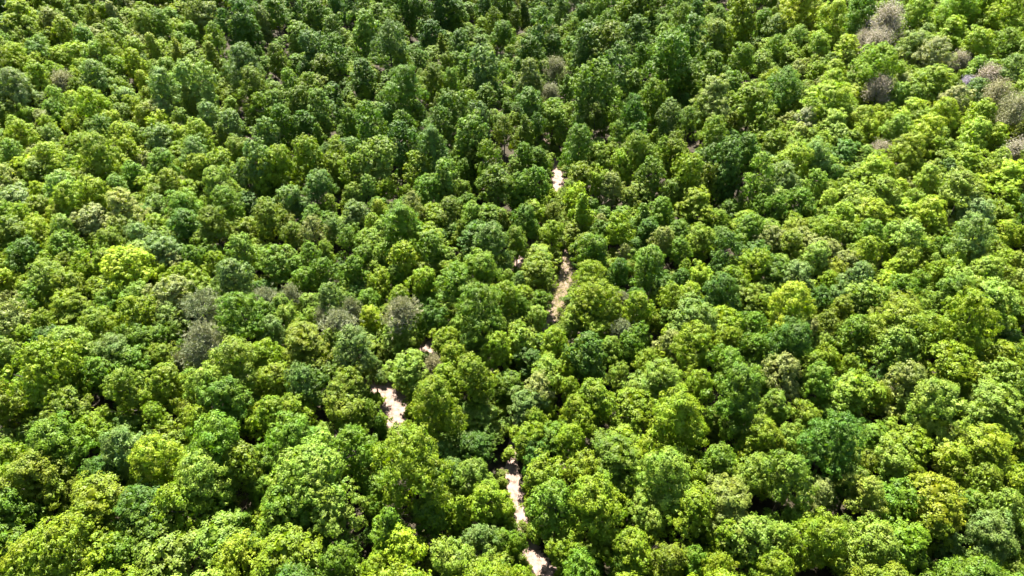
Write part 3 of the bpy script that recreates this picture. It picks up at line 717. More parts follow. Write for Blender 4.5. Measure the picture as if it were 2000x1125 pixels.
(-89.0,101.0,6.10,11.81,'r',12,2.34,(86,120,10),'leftmost of four rounded olive-green trees above mid-height, far left'),
(-35.9,103.0,5.70,11.29,'r',11,4.03,(122,135,33),'rounded cream-tipped green tree above mid-height, left side of the wood'),
(-58.7,103.7,7.28,11.86,'r',5,0.51,(62,115,12),'rounded dark green tree above mid-height, left side of the wood'),
(-53.1,102.4,7.17,13.60,'r',8,3.67,(81,111,8),'leftmost of two rounded olive-green trees above mid-height, left side'),
(19.6,104.4,5.75,11.53,'r',13,6.12,(118,167,5),'rounded yellow-green tree above mid-height, right of centre of the wood'),
(-19.3,103.1,8.75,13.94,'r',9,0.72,(74,126,6),'leftmost of two rounded mid-green trees above mid-height, left of centre'),
(2.6,107.4,5.34,10.28,'r',10,1.28,(57,101,6),'second from left of three rounded mid-green trees above mid-height, right of centre'),
(-77.2,106.3,5.80,11.09,'r',12,0.22,(169,189,64),'rounded cream-tipped green tree above mid-height, far left of the wood'),
(-44.5,105.8,6.82,12.75,'r',14,3.67,(87,115,6),'rightmost of two rounded olive-green trees above mid-height, left side'),
(25.0,108.9,5.40,10.60,'c',3,4.54,(73,118,6),'pointed mid-green tree above mid-height, right of centre of the wood'),
(67.0,108.1,7.48,11.77,'r',7,3.36,(147,187,9),'second from left of four rounded yellow-green trees above mid-height, far right'),
(77.9,107.6,6.91,11.79,'r',10,2.66,(167,208,10),'third from left of four rounded yellow-green trees above mid-height, far right'),
(-12.1,110.2,6.25,10.57,'r',11,1.04,(71,97,6),'leftmost of two rounded olive-green trees above mid-height, left of centre'),
(28.7,111.7,5.50,9.52,'r',14,0.71,(78,130,7),'rightmost of three rounded mid-green trees above mid-height, right of centre'),
(86.4,108.1,7.71,12.27,'r',8,5.23,(123,173,51),'rightmost of two rounded grey-green trees above mid-height, far right'),
(13.5,110.1,5.41,11.89,'c',5,5.82,(118,167,5),'pointed yellow-green tree above mid-height, right of centre of the wood'),
(-53.3,108.6,7.46,13.29,'r',5,4.72,(78,127,7),'rightmost of two rounded mid-green trees above mid-height, left side'),
(-71.3,107.3,7.36,14.20,'r',7,5.52,(162,181,38),'rightmost of four rounded olive-green trees above mid-height, far left'),
(-61.4,109.9,8.05,13.20,'r',8,0.06,(97,158,12),'leftmost of two rounded mid-green trees above mid-height, left side'),
(35.5,112.5,7.13,11.51,'r',7,1.88,(118,155,5),'leftmost of two rounded yellow-green trees above mid-height, right side'),
(55.5,113.2,6.63,10.78,'r',11,2.46,(82,139,10),'rightmost of two rounded mid-green trees above mid-height, right side'),
(-82.8,109.4,7.46,13.11,'r',9,3.21,(137,188,9),'second from left of three rounded yellow-green trees above mid-height, far left'),
(-78.2,111.4,6.49,12.56,'r',10,1.40,(154,194,10),'rightmost of three rounded yellow-green trees above mid-height, far left'),
(-43.3,113.8,6.62,12.25,'r',13,4.05,(88,137,25),'leftmost of two rounded grey-green trees above mid-height, left side'),
(-16.9,117.5,6.23,10.60,'r',10,0.56,(74,128,7),'rightmost of two rounded mid-green trees above mid-height, left of centre'),
(71.7,113.7,7.94,12.40,'s',3,5.19,(119,162,13),'leftmost of two wide-spreading olive-green trees above mid-height, far right'),
(1.0,117.7,5.10,11.61,'t',3,3.29,(69,115,6),'leftmost of two tall mid-green trees above mid-height, right of centre'),
(20.1,118.5,5.69,10.87,'r',10,2.11,(112,131,24),'rounded cream-tipped green tree above mid-height, right of centre of the wood'),
(84.6,111.8,9.66,14.49,'s',3,5.30,(124,160,18),'rightmost of two wide-spreading olive-green trees above mid-height, far right'),
(-56.3,115.6,7.47,14.19,'r',8,3.94,(120,168,21),'rounded pale green tree above mid-height, left side of the wood'),
(-38.3,117.1,7.57,13.16,'r',8,1.09,(66,113,17),'rightmost of two rounded grey-green trees above mid-height, left side'),
(4.6,118.9,5.69,12.51,'t',4,1.70,(64,115,6),'tall mid-green tree standing closest left of the pale far stretch of track'),
(-3.0,117.3,6.72,13.60,'r',12,1.88,(67,101,6),'rightmost of two rounded olive-green trees above mid-height, left of centre'),
(39.3,120.8,4.61,11.75,'t',5,3.23,(79,102,5),'tall olive-green tree above mid-height, right side of the wood'),
(53.5,118.6,7.35,13.12,'r',6,4.61,(105,144,35),'rounded grey-green tree above mid-height, right side of the wood'),
(-13.1,121.0,5.18,12.67,'t',5,3.14,(101,155,21),'tall pale green tree above mid-height, left of centre of the wood'),
(27.6,120.4,5.73,13.29,'t',4,4.31,(64,101,5),'rightmost of two tall mid-green trees above mid-height, right of centre'),
(47.8,118.5,6.76,15.26,'t',1,2.06,(100,155,13),'tall mid-green tree above mid-height, right side of the wood'),
(83.5,120.8,5.45,11.10,'r',14,2.07,(171,221,25),'rightmost of two rounded pale green trees above mid-height, far right'),
(96.7,117.6,7.26,13.09,'r',7,1.32,(179,241,13),'rightmost of four rounded yellow-green trees above mid-height, far right'),
(-49.8,120.7,6.30,14.04,'t',2,3.58,(102,145,5),'second from left of three tall yellow-green trees above mid-height, left side'),
(34.5,119.8,6.25,14.88,'t',0,0.30,(104,144,5),'tall yellow-green tree above mid-height, right side of the wood'),
(-32.1,121.6,5.76,13.57,'t',4,2.22,(92,135,4),'leftmost of two tall yellow-green trees above mid-height, left of centre'),
(-92.9,119.9,6.80,11.19,'r',14,2.42,(101,136,13),'second from left of four rounded olive-green trees above mid-height, far left'),
(-63.4,122.2,5.20,12.74,'t',3,3.63,(128,162,9),'leftmost of three tall yellow-green trees above mid-height, left side'),
(71.9,120.9,7.14,13.55,'r',7,1.35,(147,202,10),'leftmost of four rounded yellow-green trees above mid-height, far right'),
(-35.8,124.9,5.01,11.84,'t',3,0.53,(97,128,5),'rightmost of three tall yellow-green trees above mid-height, left side'),
(-19.3,125.4,5.91,12.15,'t',4,5.38,(101,138,5),'rightmost of two tall yellow-green trees above mid-height, left of centre'),
(0.5,129.0,3.34,8.47,'t',5,4.06,(95,136,14),'tall pale green tree above mid-height, right of centre of the wood'),
(42.3,121.1,6.84,16.10,'t',2,3.01,(43,80,7),'tall dark green tree above mid-height, right side of the wood'),
(22.1,125.2,5.89,12.73,'t',4,0.59,(111,160,5),'tall yellow-green tree above mid-height, right of centre of the wood'),
(-49.8,122.4,6.32,15.66,'t',0,4.22,(85,135,27),'leftmost of two tall grey-green trees in the upper part, left side'),
(-70.9,123.6,7.54,12.81,'r',8,2.92,(76,129,11),'rounded mid-green tree in the upper part, far left of the wood'),
(-28.1,124.3,8.16,14.96,'t',0,2.13,(99,141,16),'leftmost of three tall pale green trees in the upper part, left of centre'),
(-5.2,123.1,6.35,15.51,'t',1,2.76,(74,112,5),'rightmost of seven tall mid-green trees in the upper part, left of centre'),
(97.4,122.6,6.32,12.62,'r',11,4.30,(151,191,21),'rounded pale green tree in the upper part, far right of the wood'),
(-46.8,121.8,7.69,16.19,'r',8,1.04,(108,151,5),'rounded yellow-green tree above mid-height, left side of the wood'),
(57.4,125.5,8.52,13.42,'r',5,2.92,(137,186,8),'second from left of three rounded yellow-green trees in the upper part, right side'),
(-92.1,122.1,6.84,13.24,'r',11,2.13,(141,183,11),'second from left of four rounded yellow-green trees in the upper part, far left'),
(-41.5,125.4,6.43,15.80,'t',0,0.17,(93,131,4),'second from left of three tall yellow-green trees in the upper part, left side'),
(92.7,125.2,6.42,12.55,'r',12,2.79,(135,185,9),'third from left of five rounded yellow-green trees in the upper part, far right'),
(34.7,129.6,5.43,12.54,'t',3,0.66,(86,115,5),'rightmost of three tall yellow-green trees in the upper part, right of centre'),
(-65.6,126.4,7.05,13.71,'r',9,3.88,(106,157,39),'leftmost of two rounded grey-green trees in the upper part, left side'),
(-7.6,130.7,5.46,12.54,'t',5,5.10,(72,96,5),'leftmost of two tall olive-green trees in the upper part, left of centre'),
(63.2,127.0,7.67,14.45,'r',8,4.80,(102,155,31),'rounded grey-green tree in the upper part, right side of the wood'),
(-82.6,124.0,8.05,14.95,'r',5,2.00,(121,162,12),'rightmost of four rounded yellow-green trees in the upper part, far left'),
(24.9,126.9,7.65,15.09,'r',5,3.41,(86,126,6),'rounded olive-green tree in the upper part, right of centre of the wood'),
(-34.3,133.7,4.33,10.72,'t',5,0.75,(86,133,26),'leftmost of two tall grey-green trees in the upper part, left of centre'),
(103.4,126.7,6.34,11.81,'n',1,0.65,(214,189,143),'rightmost of five brown budding trees in the upper part, far right'),
(48.9,128.7,6.55,14.33,'r',10,3.35,(59,104,8),'leftmost of two rounded dark green trees in the upper part, right side'),
(81.7,128.6,8.32,13.59,'r',6,3.33,(132,166,10),'leftmost of five rounded yellow-green trees in the upper part, far right'),
(79.7,134.3,4.46,8.95,'n',2,0.22,(226,196,143),'second from left of five brown budding trees in the upper part, far right'),
(13.7,127.7,7.85,16.16,'r',5,4.83,(60,106,6),'rounded mid-green tree standing closest behind the pale far stretch of track'),
(-15.7,127.6,7.64,16.53,'r',9,0.55,(64,108,18),'rounded grey-green tree in the upper part, left of centre of the wood'),
(-23.9,132.4,7.91,15.00,'t',1,2.81,(40,81,7),'tall dark green tree in the upper part, left of centre of the wood'),
(-9.3,133.8,7.33,16.17,'t',2,1.01,(73,119,10),'second from left of three tall pale green trees in the upper part, left of centre'),
(-67.1,134.0,7.34,13.77,'r',5,4.40,(129,176,9),'rounded yellow-green tree in the upper part, left side of the wood'),
(28.0,140.1,5.11,11.18,'t',3,5.26,(63,117,6),'rightmost of two tall mid-green trees in the upper part, right of centre'),
(-76.3,135.4,6.17,11.96,'r',12,6.02,(107,151,33),'second from left of three rounded grey-green trees in the upper part, far left'),
(-53.7,138.3,5.35,12.87,'t',5,0.94,(76,121,19),'rightmost of two tall grey-green trees in the upper part, left side'),
(-101.3,130.9,5.95,12.16,'r',11,2.66,(144,186,10),'leftmost of four rounded yellow-green trees in the upper part, far left'),
(98.2,133.9,6.70,12.59,'r',10,0.05,(163,222,20),'fourth from left of five rounded yellow-green trees in the upper part, far right'),
(-65.4,141.4,3.85,9.72,'c',3,1.64,(96,131,8),'rightmost of two pointed olive-green trees in the upper part, left side'),
(43.9,136.1,8.04,14.83,'r',6,0.47,(99,142,10),'leftmost of three rounded yellow-green trees in the upper part, right side'),
(-23.6,138.6,6.60,14.55,'t',1,4.00,(61,105,6),'fourth from left of seven tall mid-green trees in the upper part, left of centre'),
(-44.2,144.8,3.94,9.37,'c',3,5.40,(73,119,5),'pointed yellow-green tree in the upper part, left side of the wood'),
(-1.7,139.1,5.99,13.20,'r',11,3.84,(71,94,6),'rightmost of two rounded olive-green trees in the upper part, left of centre'),
(89.3,136.6,8.67,13.18,'r',6,3.22,(177,220,14),'rounded golden-green tree in the upper part, far right of the wood'),
(82.8,138.4,7.20,12.81,'r',9,2.86,(108,163,12),'leftmost of two rounded mid-green trees in the upper part, far right'),
(2.6,142.1,5.78,12.54,'c',4,5.46,(64,95,5),'pointed olive-green tree in the upper part, right of centre of the wood'),
(55.1,142.5,5.47,12.64,'c',3,0.37,(105,146,7),'pointed yellow-green tree in the upper part, right side of the wood'),
(-31.9,140.2,7.27,15.85,'t',1,2.97,(64,114,6),'second from left of seven tall mid-green trees in the upper part, left of centre'),
(51.4,146.9,4.97,10.43,'t',5,3.05,(100,124,7),'tall olive-green tree in the upper part, right side of the wood'),
(-63.1,142.8,6.43,12.00,'r',14,6.22,(87,130,29),'rightmost of two rounded grey-green trees in the upper part, left side'),
(-16.0,142.0,5.76,14.53,'t',4,1.47,(62,101,12),'fifth from left of seven tall mid-green trees in the upper part, left of centre'),
(-51.8,144.4,5.84,13.60,'t',4,0.31,(53,96,5),'tall mid-green tree in the upper part, left side of the wood'),
(-37.1,146.7,4.28,11.68,'t',3,1.23,(69,113,9),'leftmost of seven tall mid-green trees in the upper part, left of centre'),
(11.2,148.0,4.87,11.04,'t',4,6.02,(92,137,11),'leftmost of three tall pale green trees in the upper part, right of centre'),
(-7.2,144.2,5.50,14.31,'t',3,0.85,(67,103,22),'rightmost of two tall grey-green trees in the upper part, left of centre'),
(39.9,145.3,6.52,12.52,'r',11,3.45,(69,111,9),'rounded mid-green tree in the upper part, right side of the wood'),
(-28.2,149.0,5.99,12.54,'t',0,5.85,(63,108,13),'third from left of seven tall mid-green trees in the upper part, left of centre'),
(36.2,147.5,5.60,13.47,'t',4,4.14,(89,124,27),'tall grey-green tree in the upper part, right of centre of the wood'),
(101.6,139.9,6.88,13.39,'r',10,5.99,(136,181,9),'rightmost of five rounded yellow-green trees in the upper part, far right'),
(95.4,141.7,7.59,13.55,'r',5,6.19,(158,201,10),'second from left of five rounded yellow-green trees in the upper part, far right'),
(-57.7,149.9,6.66,13.39,'t',1,3.94,(84,130,5),'leftmost of three tall yellow-green trees in the upper part, left side'),
(-12.7,148.2,7.25,15.32,'t',0,5.14,(61,101,6),'sixth from left of seven tall mid-green trees in the upper part, left of centre'),
(27.8,145.9,7.14,15.24,'r',9,1.00,(46,93,6),'rounded mid-green tree in the upper part, right of centre of the wood'),
(108.0,139.0,8.14,14.90,'n',0,5.44,(175,168,93),'fourth from left of five brown budding trees in the upper part, far right'),
(4.8,152.3,6.76,13.48,'t',2,3.96,(59,104,12),'leftmost of two tall mid-green trees in the upper part, right of centre'),
(45.8,152.1,6.07,13.29,'t',0,2.06,(86,132,5),'tall yellow-green tree in the upper part, right side of the wood'),
(-41.3,155.7,4.14,10.53,'c',4,0.87,(37,73,6),'pointed dark green tree in the upper part, left side of the wood'),
(24.1,152.6,6.75,14.25,'t',1,5.75,(86,137,5),'leftmost of three tall yellow-green trees in the upper part, right of centre'),
(-54.9,154.5,6.14,12.81,'t',2,5.89,(81,124,14),'second from left of four tall pale green trees in the upper part, left side'),
(-45.4,153.6,6.45,13.89,'t',2,0.48,(86,133,16),'rightmost of four tall pale green trees in the upper part, left side'),
(-93.1,144.0,7.63,13.45,'r',6,5.63,(149,208,10),'third from left of four rounded yellow-green trees in the upper part, far left'),
(-51.0,155.3,6.16,13.51,'t',2,1.23,(70,102,9),'tall olive-green tree in the upper part, left side of the wood'),
(-74.7,150.8,5.98,13.41,'c',1,5.65,(106,135,10),'leftmost of two pointed olive-green trees in the upper part, left side'),
(34.4,153.8,6.09,15.17,'t',2,4.27,(76,116,5),'second from left of three tall yellow-green trees in the upper part, right of centre'),
(72.1,148.5,10.78,16.85,'r',2,5.47,(140,194,9),'rightmost of three rounded yellow-green trees in the upper part, right side'),
(54.6,148.1,10.09,16.25,'s',2,5.78,(99,140,7),'wide-spreading olive-green tree in the upper part, right side of the wood'),
(-6.3,161.3,5.31,11.59,'t',5,4.26,(65,102,6),'rightmost of two tall olive-green trees in the upper part, left of centre'),
(45.8,148.1,9.41,19.02,'r',7,1.65,(116,147,25),'rounded cream-tipped green tree in the upper part, right side of the wood'),
(109.3,147.9,7.37,13.49,'n',0,1.12,(190,174,95),'third from left of five brown budding trees in the upper part, far right'),
(17.9,153.0,9.01,19.87,'t',0,1.98,(74,118,10),'second from left of three tall pale green trees in the upper part, right of centre'),
(-25.7,150.4,11.14,20.12,'r',3,3.40,(58,105,6),'rounded mid-green tree in the upper part, left of centre of the wood'),
(9.9,169.0,4.86,9.18,'n',2,1.20,(139,138,75),'brown budding tree in the upper part, right of centre of the wood'),
(-108.1,144.4,8.16,15.02,'r',5,6.23,(113,149,43),'leftmost of three rounded grey-green trees in the upper part, far left'),
(-61.9,156.3,8.83,16.10,'r',9,4.47,(82,114,7),'rounded olive-green tree in the upper part, left side of the wood'),
(87.4,157.0,6.96,13.03,'n',1,2.06,(246,201,155),'leftmost of five brown budding trees in the upper part, far right'),
(-51.3,166.5,5.78,12.50,'t',4,2.74,(85,123,5),'rightmost of three tall yellow-green trees in the upper part, left side'),
(-79.9,152.8,8.62,16.14,'r',9,1.34,(109,161,36),'rightmost of three rounded grey-green trees in the upper part, far left'),
(-72.8,154.8,8.06,17.82,'t',0,5.23,(117,170,30),'leftmost of four tall pale green trees in the upper part, left side'),
(-10.3,172.1,5.22,10.80,'t',4,4.09,(97,140,16),'rightmost of three tall pale green trees in the upper part, left of centre'),
(13.8,169.2,5.50,11.83,'c',4,5.73,(54,93,5),'pointed mid-green tree in the upper part, right of centre of the wood'),
(31.5,169.8,5.15,12.09,'t',3,5.20,(83,127,14),'rightmost of three tall pale green trees in the upper part, right of centre'),
(66.0,161.1,10.47,15.51,'r',1,3.84,(63,115,10),'rightmost of two rounded dark green trees in the upper part, right side'),
(-55.7,166.6,5.05,13.26,'t',4,0.18,(92,142,16),'third from left of four tall pale green trees in the upper part, left side'),
(109.9,159.9,4.15,8.31,'n',2,4.48,(242,213,306),'pale violet flowering tree in the upper part, far right of the wood'),
(-104.3,154.3,5.19,10.37,'n',2,0.95,(190,182,96),'brown budding tree in the upper part, far left of the wood'),
(99.2,156.0,9.09,14.94,'r',7,5.26,(123,169,11),'rightmost of two rounded mid-green trees in the upper part, far right'),
(-21.1,171.2,7.37,13.31,'r',9,3.61,(75,106,6),'leftmost of two rounded olive-green trees in the upper part, left of centre'),
(5.2,168.4,6.89,16.18,'t',2,5.91,(95,119,25),'tall cream-tipped green tree at the top edge, right of centre of the wood'),
(-108.9,152.5,6.56,12.25,'r',10,0.68,(129,180,11),'rightmost of two rounded yellow-green trees at the top edge, far left'),
(-97.2,156.5,7.39,13.02,'r',5,0.10,(109,160,32),'rounded grey-green tree at the top edge, far left of the wood'),
(113.2,158.3,6.53,11.46,'n',1,1.46,(230,188,155),'rightmost of five brown budding trees at the top edge, far right'),
(-39.0,177.3,7.22,13.15,'t',2,0.24,(46,83,6),'second from left of five tall dark green trees at the top edge, left of centre'),
(-49.9,180.2,6.55,12.01,'t',2,4.20,(68,96,5),'rightmost of two tall olive-green trees at the top edge, left side'),
(-6.6,173.1,7.77,17.15,'t',0,4.01,(71,114,23),'tall grey-green tree at the top edge, left of centre of the wood'),
(52.9,174.5,7.83,15.33,'t',2,5.78,(73,111,6),'rightmost of two tall mid-green trees at the top edge, right side'),
(118.3,157.8,8.09,13.01,'r',6,5.10,(105,151,31),'rightmost of two rounded grey-green trees at the top edge, far right'),
(-12.6,179.4,5.36,13.96,'t',5,5.06,(82,130,12),'rightmost of two tall pale green trees at the top edge, left of centre'),
(27.4,171.3,8.76,19.00,'t',1,5.76,(60,104,15),'rightmost of three tall grey-green trees at the top edge, right of centre'),
(11.8,183.0,6.54,12.15,'n',1,3.04,(124,125,56),'brown budding tree at the top edge, right of centre of the wood'),
(-17.8,188.2,4.80,11.89,'t',3,1.99,(75,106,6),'tall olive-green tree at the top edge, left of centre of the wood'),
(-68.2,169.9,10.09,16.70,'r',0,0.55,(75,116,25),'rounded grey-green tree at the top edge, left side of the wood'),
(-30.6,188.0,5.18,12.13,'t',3,1.71,(91,128,5),'tall yellow-green tree at the top edge, left of centre of the wood'),
(39.9,171.3,10.53,21.64,'t',0,6.07,(64,113,6),'second from left of three tall mid-green trees at the top edge, right of centre'),
(-26.3,193.7,5.74,11.10,'t',4,1.20,(55,99,5),'second from left of four tall mid-green trees at the top edge, left of centre'),
(111.5,169.1,5.15,10.08,'n',2,5.83,(228,199,151),'fourth from left of five brown budding trees at the top edge, far right'),
(88.0,163.6,11.76,18.00,'s',1,3.22,(114,170,10),'wide-spreading mid-green tree at the top edge, far right of the wood'),
(-77.2,174.3,6.62,14.32,'c',0,5.87,(96,124,8),'rightmost of two pointed olive-green trees at the top edge, left side'),
(61.4,181.5,8.03,15.82,'r',8,6.02,(84,131,7),'rounded mid-green tree at the top edge, right side of the wood'),
(-48.0,186.5,7.84,16.33,'t',1,6.04,(57,103,6),'rightmost of three tall mid-green trees at the top edge, left side'),
(4.0,195.5,6.57,14.61,'t',2,1.34,(45,81,5),'leftmost of three tall mid-green trees at the top edge, right of centre'),
(105.6,170.1,9.65,14.57,'r',6,0.81,(161,174,66),'rounded olive-green tree at the top edge, far right of the wood'),
(-86.9,177.2,5.57,12.44,'c',4,5.86,(125,147,11),'leftmost of two pointed olive-green trees at the top edge, left side'),
(-54.3,189.7,7.55,15.54,'t',0,5.15,(62,104,21),'tall grey-green tree at the top edge, left side of the wood'),
(26.7,187.7,9.44,18.96,'t',2,3.34,(74,101,6),'leftmost of two tall olive-green trees at the top edge, right of centre'),
(-91.0,175.9,6.62,13.05,'c',2,2.61,(137,173,13),'rightmost of three pointed olive-green trees at the top edge, far left'),
(20.2,193.8,8.90,18.20,'t',2,1.49,(58,98,14),'second from left of three tall grey-green trees at the top edge, right of centre'),
(43.2,193.0,7.26,16.77,'t',0,3.39,(100,150,16),'rightmost of two tall pale green trees at the top edge, right of centre'),
(102.4,177.1,9.22,14.55,'r',8,0.92,(112,149,30),'leftmost of two rounded grey-green trees at the top edge, far right'),
(122.6,170.3,8.52,12.98,'r',6,4.75,(99,146,11),'rightmost of two rounded mid-green trees at the top edge, far right'),
(-21.8,212.9,4.87,10.75,'c',3,2.96,(82,108,6),'pointed olive-green tree at the top edge, left of centre of the wood'),
(96.5,180.9,9.03,14.01,'n',0,1.94,(218,191,149),'second from left of five brown budding trees at the top edge, far right'),
(-34.1,191.3,10.34,18.91,'r',1,5.10,(66,106,21),'rounded grey-green tree at the top edge, left of centre of the wood'),
(60.0,197.3,7.38,15.73,'t',0,5.30,(102,140,5),'leftmost of two tall yellow-green trees at the top edge, right side'),
(115.9,171.5,9.27,15.05,'r',8,5.26,(137,187,9),'third from left of four rounded yellow-green trees at the top edge, far right'),
(50.0,193.9,10.47,19.38,'t',1,0.17,(50,95,5),'leftmost of two tall mid-green trees at the top edge, right side'),
(95.6,186.9,6.99,11.82,'n',0,3.71,(198,171,135),'leftmost of five brown budding trees at the top edge, far right'),
(57.0,197.3,7.37,17.14,'t',0,0.11,(117,148,25),'tall cream-tipped green tree at the top edge, right side of the wood'),
(-63.3,202.6,7.13,12.79,'t',2,1.82,(89,135,14),'tall pale green tree at the top edge, left side of the wood'),
(-26.5,217.2,6.73,13.13,'t',2,2.21,(35,73,7),'fourth from left of five tall dark green trees at the top edge, left of centre'),
(-3.5,213.6,8.81,15.71,'r',8,0.74,(59,103,6),'rounded mid-green tree at the top edge, left of centre of the wood'),
(8.0,206.5,9.37,20.10,'t',1,2.57,(62,107,16),'leftmost of three tall grey-green trees at the top edge, right of centre'),
(-45.0,209.2,7.75,16.55,'t',2,2.77,(92,147,16),'leftmost of two tall pale green trees at the top edge, left of centre'),
(36.2,202.7,8.77,18.29,'r',7,5.55,(61,101,15),'rounded grey-green tree at the top edge, right of centre of the wood'),
(-112.7,174.8,6.47,11.95,'r',14,5.79,(137,172,11),'rounded olive-green tree at the top edge, far left of the wood'),
(-74.8,198.8,6.54,14.02,'t',0,0.18,(51,95,7),'second from left of three tall dark green trees at the top edge, left side'),
(-54.3,211.1,6.95,14.61,'t',2,0.75,(67,106,9),'second from left of three tall mid-green trees at the top edge, left side'),
(113.8,179.7,8.13,14.78,'r',7,4.35,(149,209,10),'second from left of four rounded yellow-green trees at the top edge, far right'),
(100.7,197.0,4.85,9.88,'n',2,4.34,(259,228,317),'pale violet flowering tree at the top edge, far right of the wood'),
(-95.2,188.8,7.34,12.79,'r',5,4.33,(86,137,11),'rounded mid-green tree at the top edge, far left of the wood'),
(-73.6,207.3,5.50,13.95,'t',3,1.05,(90,115,24),'tall cream-tipped green tree at the top edge, left side of the wood'),
(67.1,205.7,9.23,20.15,'t',2,3.40,(108,142,6),'rightmost of two tall yellow-green trees at the top edge, right side'),
(88.1,194.3,10.70,18.42,'r',3,4.06,(160,207,13),'rightmost of two rounded golden-green trees at the top edge, right side'),
(99.6,186.6,10.05,18.15,'n',0,2.39,(228,199,158),'third from left of five brown budding trees at the top edge, far right'),
(-18.3,239.6,7.79,13.97,'t',0,3.63,(61,105,6),'third from left of four tall mid-green trees at the top edge, left of centre'),
(-110.3,186.5,5.68,11.24,'c',3,4.90,(120,147,11),'second from left of three pointed olive-green trees at the top edge, far left'),
(-88.8,198.4,6.04,14.43,'t',0,3.16,(106,136,21),'leftmost of two tall olive-green trees at the top edge, left side'),
(-78.9,199.6,10.54,18.99,'t',1,2.12,(46,91,9),'leftmost of three tall dark green trees at the top edge, left side'),
(-62.9,220.9,7.63,14.60,'t',2,2.44,(65,107,8),'leftmost of three tall mid-green trees at the top edge, left side'),
(37.5,230.3,8.41,16.86,'t',0,1.89,(81,118,5),'rightmost of two tall olive-green trees at the top edge, right of centre'),
(-122.6,176.1,8.20,13.53,'r',7,1.53,(149,192,9),'leftmost of two rounded yellow-green trees at the top edge, far left'),
(-106.3,190.2,6.17,11.84,'c',2,3.05,(144,164,44),'pointed cream-tipped green tree at the top edge, far left of the wood'),
(109.6,192.4,8.57,15.52,'r',5,2.10,(148,209,20),'leftmost of four rounded yellow-green trees at the top edge, far right'),
(-115.7,185.1,5.24,11.20,'c',3,3.03,(125,171,27),'leftmost of three pointed olive-green trees at the top edge, far left'),
(28.4,234.7,7.60,17.35,'t',0,0.66,(87,135,13),'leftmost of two tall pale green trees at the top edge, right of centre'),
(97.3,198.0,10.02,17.39,'r',3,3.80,(82,141,14),'rounded dark green tree at the top edge, far right of the wood'),
(127.0,181.6,10.29,16.44,'r',1,0.40,(155,208,11),'rightmost of four rounded yellow-green trees at the top edge, far right'),
(-41.0,239.4,6.77,14.19,'t',1,5.11,(61,106,6),'leftmost of four tall mid-green trees at the top edge, left of centre'),
(5.0,249.3,6.55,13.08,'c',2,2.49,(49,77,6),'pointed dark green tree at the top edge, right of centre of the wood'),
(-71.2,213.5,9.48,16.32,'r',7,5.43,(64,111,6),'rounded mid-green tree at the top edge, left side of the wood'),
(-69.0,225.6,7.27,14.44,'t',1,4.49,(33,71,6),'rightmost of three tall dark green trees at the top edge, left side'),
(-53.5,238.1,6.71,14.23,'t',1,0.24,(39,78,7),'leftmost of five tall dark green trees at the top edge, left of centre'),
(-35.5,240.8,6.79,16.30,'t',0,6.03,(40,82,7),'third from left of five tall dark green trees at the top edge, left of centre'),
(-24.5,239.3,8.68,18.82,'t',2,1.81,(37,73,7),'rightmost of five tall dark green trees at the top edge, left of centre'),
(83.4,207.1,12.52,19.87,'r',0,1.58,(174,201,14),'leftmost of two rounded golden-green trees at the top edge, right side'),
(117.3,187.4,10.57,18.16,'r',4,5.30,(119,182,11),'leftmost of two rounded mid-green trees at the top edge, far right'),
(-3.6,250.5,8.06,16.24,'t',0,1.17,(69,112,9),'rightmost of four tall mid-green trees at the top edge, left of centre'),
(55.5,238.0,7.65,15.94,'t',1,3.15,(62,106,6),'rightmost of three tall mid-green trees at the top edge, right of centre'),
(11.2,250.1,7.53,17.26,'t',1,4.51,(36,69,6),'tall dark green tree at the top edge, right of centre of the wood')
]
NAMES = {'r': 'broadleaf_tree', 's': 'broadleaf_tree', 't': 'slender_tree', 'c': 'slender_tree', 'n': 'budding_tree', 'z': 'pine_tree'}
GROUPS = {'t': 'tall narrow trees of the forest canopy', 'c': 'tall narrow trees of the forest canopy', 'r': 'broadleaf trees of the forest canopy', 'n': 'brown trees coming into bud', 'z': 'thin grey pines'}
PART_OBJ = {}
for (x, y, w, H, kind, pi, rot, c3, label) in TREES:
    cm, tm, w0, H0 = PROTO[kind][pi]
    t = bpy.data.objects.new(NAMES[kind], None)
    t.empty_display_size = 0.5
    link(t)
    t.location = (x, y, float(terrain(x, y)))
    t.rotation_euler = (0, 0, rot)
    t.scale = (w / w0, w / w0, H / H0)
    t['label'] = label
    t['category'] = 'pine' if kind == 'z' else 'tree'
    t['group'] = GROUPS.get(kind, GROUPS['r'])
    c = link(bpy.data.objects.new('crown', cm), t)
    c.color = (c3[0] / 1000, c3[1] / 1000, c3[2] / 1000, 1)
    k = link(bpy.data.objects.new('trunk', tm), t)
    PART_OBJ.setdefault((kind, pi), (c, k))

# ------------------------------------------------------------------ the rest of the wood: one object, geometry-node instances of the same trees
def usable(kind, pi):
    return (kind, pi) if (kind, pi) in PART_OBJ else min((k for k in PART_OBJ if k[0] == kind), key=lambda k: abs(k[1] - pi))

